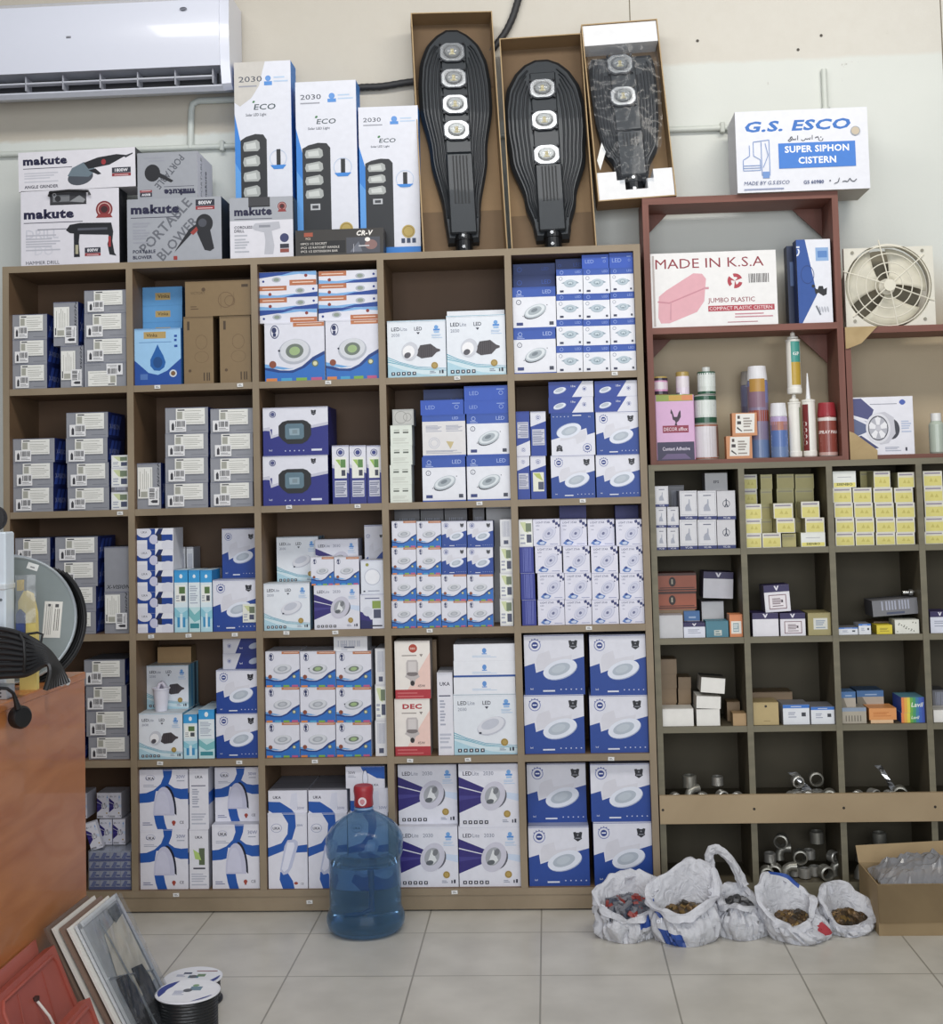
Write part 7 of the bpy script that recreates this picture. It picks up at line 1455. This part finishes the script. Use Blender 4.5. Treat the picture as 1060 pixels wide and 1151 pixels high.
b = MB(); A = Art(b, .048, .1, .0022); A.rect(0, 0, 1, 1, 'dcd9d2'); A.bars(.12, .08, .5, .92, '8a8680', 4, vert=True, fill=.3); A.bars(.6, .2, .9, .8, '5a5650', 3, vert=True, fill=.4); A.rect(.2, .86, .34, .93, '3a3a3c'); A.rect(.6, .84, .8, .93, '3a3a3c'); b.build('paper_label', reel, (.105, -.0505, -.055), (0, RD(5), 0))
b = MB(); A = Art(b, .03, .018, .0022); A.rect(0, 0, 1, 1, 'd9d9d6'); A.bars(.3, .3, .7, .7, '7a7a7c', 1); b.build('paper_label', reel, (.055, -.0505, .135), (0, RD(20), 0))
# white-panelled appliance cut by the left edge
pa = P(16.5, 650, -1.36); zt_ = P(8, 598, -1.42).z; MW = M('dce6ee', .3, .1)
ap = thing('metal_appliance', 'pale metal appliance with rivets at the left edge of the counter', 'appliance', (pa.x-.15, -1.42, ZD+.0), (0, 0, 0))
hA = zt_-ZD; b = MB(); b.bev(-.15, .15, 0, .06, 0, hA, MW, .004); b.build('housing', ap)
b = MB(); b.bev(-.152, .152, -.006, .062, hA*.64, hA*.68, M('dfe6ea', .25, .2), .003); b.build('seam_band', ap)
for z in (.58, .3): b = MB(); b.prism([(.138+.004*cos(k*pi/4), hA*z+.004*sin(k*pi/4)) for k in range(8)], -.002, 0, M('8a9298', .3, .8)); b.build('rivet', ap)
b = MB(); A = Art(b, .1, .12, 0); A.rect(0, 0, 1, 1, 'dfe4e8'); A.bars(.2, .1, .9, .9, 'a9b4bc', 5); b.build('paper_label', ap, (.07, -.0012, hA*.25))
b = MB(); b.T = Matrix.Translation((.105, .03, hA+.036)) @ Matrix.Rotation(pi/2, 4, 'X'); b.lathe([(.0, -.014), (.018, -.014), (.034, -.012), (.036, 0), (.034, .012), (.018, .014), (0, .014)], M('1c1c1e', .5), 24, caps=False); b.T = None; o = b.build('caster_wheel', ap, smooth=True)
# perforated metal block beneath the cable bundle
pm = P(5, 770, -1.5); b = MB(); b.bev(-.09, .015, -.02, .03, 0, .035, M('b4b9bd', .35, .6), .002)
for i in range(5):
    for j in range(3): b.prism([(-.05+.012*i+.003*cos(k*pi/3), .008+.009*j+.003*sin(k*pi/3)) for k in range(6)], -.0203, -.02, M('3a3c40'))
o = b.build('perforated_bracket', None, (pm.x, -1.5, ZD)); tag(o, 'small perforated metal bracket under the black cable bundle', 'bracket')
# screwdriver-like packed tool in a clear bag in front of the reel
py_ = P(28, 680, -1.36); 
tl = thing('packed_glove', 'yellow and blue work glove in clear plastic before the reel', 'glove', (py_.x, -1.345, ZD))
zg = lambda py: P(28, py, -1.36).z-ZD
b = MB(); b.add([], [], M('e3cf7a'))
def blob(pts, y0, y1, mat, nm, par):
    q = MB(); q.prism(pts, y0, y1, mat); o = q.build(nm, par); md = o.modifiers.new('b', 'BEVEL'); md.width = .005; md.segments = 2; return o
sx = lambda px: (px-28)/1459*3.4
blob([(sx(20), zg(722)), (sx(40), zg(722)), (sx(39), zg(690)), (sx(34), zg(668)), (sx(26), zg(664)), (sx(19), zg(676))], -.01, .012, M('e0cb78', .5, bump=.3), 'glove_body', tl)
blob([(sx(18), zg(716)), (sx(28), zg(712)), (sx(28), zg(690)), (sx(22), zg(684)), (sx(18), zg(690))], -.018, -.01, M('3f4f86', .6, bump=.3), 'knitted_cuff', tl)
blob([(sx(18), zg(664)), (sx(24), zg(664)), (sx(24), zg(652)), (sx(18), zg(652))], -.012, .004, M('d9b83a', .5), 'yellow_tag', tl)
b = MB(); V = []
for j in range(9):
    for i in range(9):
        u, v = i/8, j/8; V.append((sx(18+24*u), -.022-.01*sin(pi*u)-.008*noise.noise(Vector((u*5, v*7, 3))), zg(700)+(zg(646)-zg(700))*v))
b.add(V, [(j*9+i, j*9+i+1, j*9+i+10, j*9+i+9) for j in range(8) for i in range(8)], clearfilm('e6e6e0', .22, .1)); b.build('clear_wrap', tl, smooth=True)
b = MB(); b.box(sx(20), sx(40), -.008, .01, 0, zg(721.5), M('e0cb78', .5)); b.build('glove_fold', tl)
# bundle of black cables
cb = thing('cable_bundle', 'bundle of parallel black cables drooping over the counter edge', 'cable', (0, 0, 0)); b = MB()
for k in range(9):
    Yk = -1.47-.006*k
    ctrl = [P(-30, 706+7*k, Yk), P(5, 708+6.5*k, Yk), P(30, 716+5.2*k, Yk), P(52, 730+3.2*k-1.2*k, Yk), P(66-1.2*k, 748+1.0*k, Yk), P(76-3.1*k, 768+.9*k, Yk)]
    pts = []
    for i in range(len(ctrl)-1):
        for q in range(5):
            t = q/5; a_, b__, c_, d_ = ctrl[max(i-1, 0)], ctrl[i], ctrl[i+1], ctrl[min(i+2, len(ctrl)-1)]
            pts.append(.5*((2*b__)+(c_-a_)*t+(2*a_-5*b__+4*c_-d_)*t*t+(3*b__-a_-3*c_+d_)*t**3))
    pts.append(ctrl[-1]); b.tube(pts, .0074, M('19191b', .42, coat=.2), 8)
b.build('cables', cb, smooth=True)
b = MB(); b.tube([P(22, 712, -1.47), P(27, 722, -1.54), P(28, 740, -1.545), P(27, 756, -1.53)], .004, M('0e0e10', .5), 8); b.build('cable_tie', cb, smooth=True)
b = MB(); b.tube([P(28, 713, -1.44), P(42, 711, -1.43), P(48, 713, -1.43), P(46, 722, -1.44), P(36, 728, -1.44)], .0032, M('161618', .5), 8); o = b.build('cable_loop', cb, smooth=True)
cn = P(66, 742, -1.3)
b = MB(); b.T = Matrix.Translation((cn.x, -1.3, ZD+.014)) @ Matrix.Rotation(pi/2, 4, 'Y') @ Matrix.Rotation(.3, 4, 'X'); b.lathe([(.011, -.03), (.013, -.02), (.013, .012), (.01, .014), (.01, .03)], M('c6c8c8', .35), 16); b.T = None; o = b.build('plug_connector', smooth=True); tag(o, 'pale plastic connector lying behind the black cable bundle', 'connector')
# plug hanging over the side
pg = P(22, 808, -1.52); X1 = XD+.006
pl = thing('power_plug', 'black moulded plug hanging down the counter side on its cable', 'plug', (0, 0, 0))
pgx = XD+.03; d_ = (pgx-CAM.x)
def PX_(px, py, X): d = ray(px, py); return CAM+d*((X-CAM.x)/d.x)
g = PX_(23, 806, XD+.028)
b = MB(); b.T = Matrix.Translation(g) @ Matrix.Rotation(RD(55), 4, 'Z') @ Matrix.Rotation(pi/2, 4, 'X'); b.lathe([(0, -.015), (.024, -.015), (.029, -.011), (.029, .006), (.024, .013), (0, .015)], M('151517', .4), 28, caps=False); b.T = None; b.build('plug_body', pl, smooth=True)
q = [PX_(-6, 773, XD+.02), PX_(8, 774, XD+.022), PX_(15, 779, XD+.024), PX_(18, 788, XD+.027), PX_(20, 796, XD+.028)]
b = MB(); b.tube(q, [.0042, .0042, .0045, .006, .0085], M('151517', .45), 10); b.build('plug_cable', pl, smooth=True)
# ------------------------------------------------------------------ panels leaning on the counter
def leaning(P0, P1, F0, F1, th):
    """P0 far top, P1 near top, F0 far foot, F1 near foot -> transform of a slab: x along the top edge, z up the slab"""
    pass
def slab(name, corners, th, mat, par=None, bev=.0):
    """corners: far-top, near-top, near-foot, far-foot ; thickness goes towards the counter"""
    a, b_, c, d = [Vector(q) for q in corners]; nrm = (b_-a).cross(d-a).normalized()
    if nrm.x < 0: nrm = -nrm
    V = [a, b_, c, d]+[q-nrm*th for q in (a, b_, c, d)]
    m_ = MB(); m_.add([tuple(q) for q in V], [(0, 1, 2, 3), (7, 6, 5, 4), (0, 4, 5, 1), (1, 5, 6, 2), (2, 6, 7, 3), (3, 7, 4, 0)], mat); return m_.build(name, par), nrm, (a, b_, c, d)
def on(cs, u, v, nrm, e): a, b_, c, d = cs; return (a+(b_-a)*u)+((d+(c-d)*u)-(a+(b_-a)*u))*v+nrm*e
def onpoly(cs, nrm, pts, e, mat, mb_, ): mb_.add([tuple(on(cs, u, v, nrm, e)) for u, v in pts], [list(range(len(pts)))], mat)
Yf = -1.05
ft = P(130, 1004, Yf); zt3 = ft.z; ntp = PZ(80, 1040, zt3); xb = XD+.30
sheet = thing('framed_panel', 'glossy framed steel panel wrapped in plastic, leaning on the boards', 'panel', (0, 0, 0))
cs = (Vector((ft.x, ft.y, zt3)), Vector((ft.x-.012, ntp.y, zt3)), Vector((xb-.012, ntp.y, .003)), Vector((xb, ft.y, .003)))
_, nr, cs = slab('panel_sheet', cs, .008, M('c9ced2', .22, .25), sheet)
b = MB(); FR = M('dfe3e6', .3, .3)
for pts in ([(0, 0), (1, 0), (1, .035), (0, .035)], [(0, 0), (.06, 0), (.06, 1), (0, 1)], [(.94, 0), (1, 0), (1, 1), (.94, 1)]): onpoly(cs, nr, pts, .003, FR, b)
for pts in ([(0, 0), (1, 0), (1, .035), (0, .035)], [(0, 0), (.06, 0), (.06, 1), (0, 1)], [(.94, 0), (1, 0), (1, 1), (.94, 1)]): pass
b.build('panel_frame', sheet)
b = MB(); onpoly(cs, nr, [(.08, .12), (.62, .16), (.8, .5), (.5, .62), (.1, .6)], .002, M('efe8d8', .5), b); o = b.build('paper_sheet', sheet); 
b = MB(); onpoly(cs, nr, [(.1, .05), (.34, .05), (.3, .15), (.08, .13)], .0032, M('5f666a', .4), b); b.build('corner_label', sheet)
for (u0, v0, u1, v1, nm) in ((.28, .46, .46, .84, 0), (.64, .44, .82, .82, 1)):
    b = MB(); q = [(u0, v0), (u1-.02, v0-.02), (u1, v0+.06), (u1, v1), (u0, v1), (u0-.04, v0+.1)]
    top = [tuple(on(cs, u, v, nr, .014)) for u, v in q]; bot = [tuple(on(cs, u, v, nr, .001)) for u, v in q]; n_ = len(q)
    b.add(top+bot, [list(range(n_))]+[(k, (k+1) % n_, n_+(k+1) % n_, n_+k) for k in range(n_)], M('101113', .6, bump=.2)); b.build('black_pad', sheet)
b = MB()
for l in ([(.06, .55), (.94, .38)], [(.6, .06), (.5, .95)], [(.1, .8), (.92, .7)]): b.tube([on(cs, l[0][0], l[0][1], nr, .006), on(cs, l[1][0], l[1][1], nr, .006)], .0022, M('b9bec2', .3, .6), 6)
b.build('cross_wires', sheet)
b = MB(); V = []; n_ = 16
for j in range(n_+1):
    for i in range(n_+1): u, v = i/n_, j/n_; V.append(tuple(on(cs, .01+.98*u, .01+.97*v, nr, .016+.005*noise.noise(Vector((u*6, v*8, 9)))+.006*abs(noise.noise(Vector((u*14, v*16, 2)))))))
b.add(V, [(j*(n_+1)+i, j*(n_+1)+i+1, (j+1)*(n_+1)+i+1, (j+1)*(n_+1)+i) for j in range(n_) for i in range(n_)], clearfilm('f2f4f6', .05, .1)); b.build('plastic_wrap', sheet)
b = MB(); b.bev(-.02, .02, 0, .004, 0, .003, M('3a3c40'), .001) if 0 else None
cols = ('e0ddd6', '7d675a', 'd6d2ca', '6d5a4e')
for k in range(4):
    off = Vector((-.014-.016*k, -.012*k-.02, 0)); c4 = tuple(q+off for q in cs)
    c4 = (c4[0]+Vector((0, 0, .004*k)), c4[1]+Vector((0, 0, .004*k)), c4[2]+Vector((-.0, 0, 0)), c4[3]+Vector((0, 0, 0)))
    o, _, _ = slab('flat_board', c4, .007, M(cols[k], .5)); tag(o, ['thin white-edged board directly behind the framed panel', 'thin brown board, second behind the framed panel', 'pale board, third behind the framed panel', 'dark brown board nearest the counter side'][k], 'board', 'boards leaning on the counter')
# brick-red plastic cases
BR = M('a04f42', .45, var=.14, bump=.25, scale=14); BR2 = M('8f4438', .5, var=.12, bump=.2, scale=14)
def redcase(label, far, zt_, near, xfoot, th, off=Vector((0, 0, 0)), mat=BR, ribs=True, cord=False):
    c = thing('plastic_case', label, 'case', (0, 0, 0), group='brick-red plastic cases')
    cs_ = (Vector((far.x, far.y, zt_)), Vector((far.x-.0, near.y, zt_)), Vector((xfoot, near.y, .004)), Vector((xfoot, far.y, .004)))
    _, n_, cs_ = slab('case_shell', cs_, th, mat, c)
    if ribs:
        b = MB()
        rim = [(.06, .97), (.06, .1), (.1, .05), (.9, .05), (.94, .1), (.94, .97)]
        b.tube([on(cs_, u, v, n_, .001) for u, v in rim], .005, mat, 8)
        b.build('raised_rim', c, smooth=True)
        b = MB()
        for l in ([(.1, .5), (.9, .3)], [(.3, .08), (.5, .95)], [(.1, .75), (.9, .62)], [(.7, .08), (.85, .5)]): b.tube([on(cs_, l[0][0], l[0][1], n_, .0), on(cs_, l[1][0], l[1][1], n_, .0)], .0028, BR2, 6)
        b.build('embossed_ribs', c)
    if cord:
        b = MB(); b.tube([on(cs_, .52, .2, n_, .004), on(cs_, .5, .32, n_, .014), on(cs_, .46, .5, n_, .012), on(cs_, .3, .85, n_, .01)], .0035, M('ded8d0', .5), 8); b.build('white_cord', c, smooth=True)
        b = MB(); b.T = Matrix.Translation(on(cs_, .52, .18, n_, .003)); b.lathe([(.009, -.004), (.009, .004)], M('3a2420'), 12); b.T = None; b.build('cord_hole', c)
    return c
fa = PX_(61, 1062, XD+.055); na = PX_(-8, 1120, XD+.055)
redcase('brick-red embossed plastic case with white cord, leaning on the counter', fa, fa.z, na, XD+.2, .03, cord=True)
fb = PX_(42, 1056, XD+.014)
o_, _, c_ = slab('plastic_case', (Vector((XD+.010, fb.y, fb.z)), Vector((XD+.010, na.y, fb.z)), Vector((XD+.10, na.y, .004)), Vector((XD+.10, fb.y, .004))), .006, M('b4675a', .3, var=.12, bump=.2, scale=12)); tag(o_, 'thin pinkish-red plastic cover wedged against the counter side', 'case', 'brick-red plastic cases')
fc = PX_(101, 1121, XD+.20); ncc = PX_(45, 1160, XD+.20)
redcase('brick-red plastic case nearest the camera, leaning lower and in front', fc, fc.z, ncc, XD+.30, .03)
# ------------------------------------------------------------------ wire spools on the floor
def spool(label, px, py, R, zt_, wire, lab):
    p = PZ(px, py, zt_); s = thing('wire_spool', label, 'spool', (p.x, p.y, 0), group='wire spools on the floor')
    b = MB(); b.lathe([(R, 0), (R, .004), (R*.5, .005)], M('2c2e34', .5), 40); b.build('lower_flange', s)
    b = MB(); pr = [(R*.9, .005)]; z = .005; i = 0
    while z < zt_-.006: z += .0042; i += 1; pr.append((R*.9+(.0022 if i % 2 else 0), min(z, zt_-.0055)))
    b.lathe(pr, wire, 48); b.build('wound_wire', s, smooth=True)
    b = MB(); b.lathe([(R*.97, zt_-.005), (R, zt_-.004), (R, zt_-.001), (R*.98, zt_), (.0, zt_)], M('e2e4ea', .35), 56, caps=False); fl = b.build('upper_flange', s)
    b = MB(); A = Art(b, 2*R, 2*R, zt_+.0003, face='top', z0=-R)
    A.mp = lambda u, v: ((u-.5)*2*R, (v-.5)*2*R, zt_+.0003+A.n*.00008)
    A.ell(.5, .5, .47, 'e9ebf1', n=40); lab(A); A.ell(.5, .5, .07, '5a5e66', n=16); b.build('printed_label', fl)
    return s
def l1(A):
    A.ell(.5, .5, .46, '2f3f8a', 1, 0, 24, RD(120), RD(215)); A.ell(.5, .5, .46, '2f3f8a', 1, 0, 16, RD(290), RD(340)); A.ell(.46, .47, .3, 'e9ebf1', n=24); A.rect(.52, .5, .7, .66, '6f8a9a'); A.bars(.3, .32, .48, .5, '8f98b8', 4); A.ell(.58, .7, .05, '7fa07a')
def l2(A):
    A.ell(.5, .5, .46, '2f3f8a', 1, 0, 16, RD(-60), RD(10)); A.ell(.46, .56, .3, 'e9ebf1', n=24); A.rect(.3, .62, .44, .7, '33415e'); A.bars(.5, .74, .86, .82, '8a5a5a', 1); A.rect(.42, .44, .6, .56, '4a7f94'); A.bars(.2, .5, .36, .6, '8f98b8', 3); A.rect(.56, .5, .7, .62, '6f8a6a')
spool('front wire spool with black wire and white-blue label', 211, 1113.5, .09, .14, M('1f2123', .3, bump=.15, scale=120), l1)
spool('rear wire spool, lower, partly hidden by the front spool', 217, 1098, .088, .07, M('2a2c2c', .3, bump=.15, scale=120), l2)
# ------------------------------------------------------------------ light: ceiling lamps of the shop and the open shop front behind the camera
def area(name, loc, rot, sx, sy, e, col):
    l = bpy.data.lights.new(name, 'AREA'); e *= .8; l.shape = 'RECTANGLE'; l.size = sx; l.size_y = sy; l.energy = e; l.color = col; o = bpy.data.objects.new(name, l); COL.objects.link(o); o.location = loc; o.rotation_euler = rot; return o
def aim(o, t): o.rotation_euler = (Vector(t)-o.location).to_track_quat('-Z', 'Y').to_euler()
a_ = area('shop_front_daylight', (1.0, -6.2, 2.1), (0, 0, 0), 5.0, 2.8, 212, (.93, .96, 1)); aim(a_, (.4, 0, 1.2))
a_ = area('ceiling_lamp', (-.4, -1.9, 4.1), (0, 0, 0), 2.4, .5, 44, (1, .98, .95)); aim(a_, (-.4, 0, 1.2))
a_ = area('ceiling_lamp', (2.0, -1.9, 4.1), (0, 0, 0), 1.6, .5, 46, (1, .94, .85)); aim(a_, (2.0, 0, 1.2))
w = bpy.data.worlds.new('world'); SC.world = w; w.use_nodes = True; bg = w.node_tree.nodes['Background']; bg.inputs[0].default_value = (.86, .92, 1, 1); bg.inputs[1].default_value = .21
SC.view_settings.view_transform = 'Standard'; SC.view_settings.look = 'None'; SC.view_settings.gamma = 1; SC.view_settings.exposure = 0; SC.view_settings.use_curve_mapping = False
# ------------------------------------------------------------------ label check
import re
seen = {}
for l, n, g in LABELS:
    k = len(l.split())
    if k > 16 or k < 4: print('LABELLEN', k, l)
    if l in seen and not (g and g.startswith('pipe fittings')): print('LABELDUP', l)
    seen[l] = 1
print('THINGS', len(LABELS))
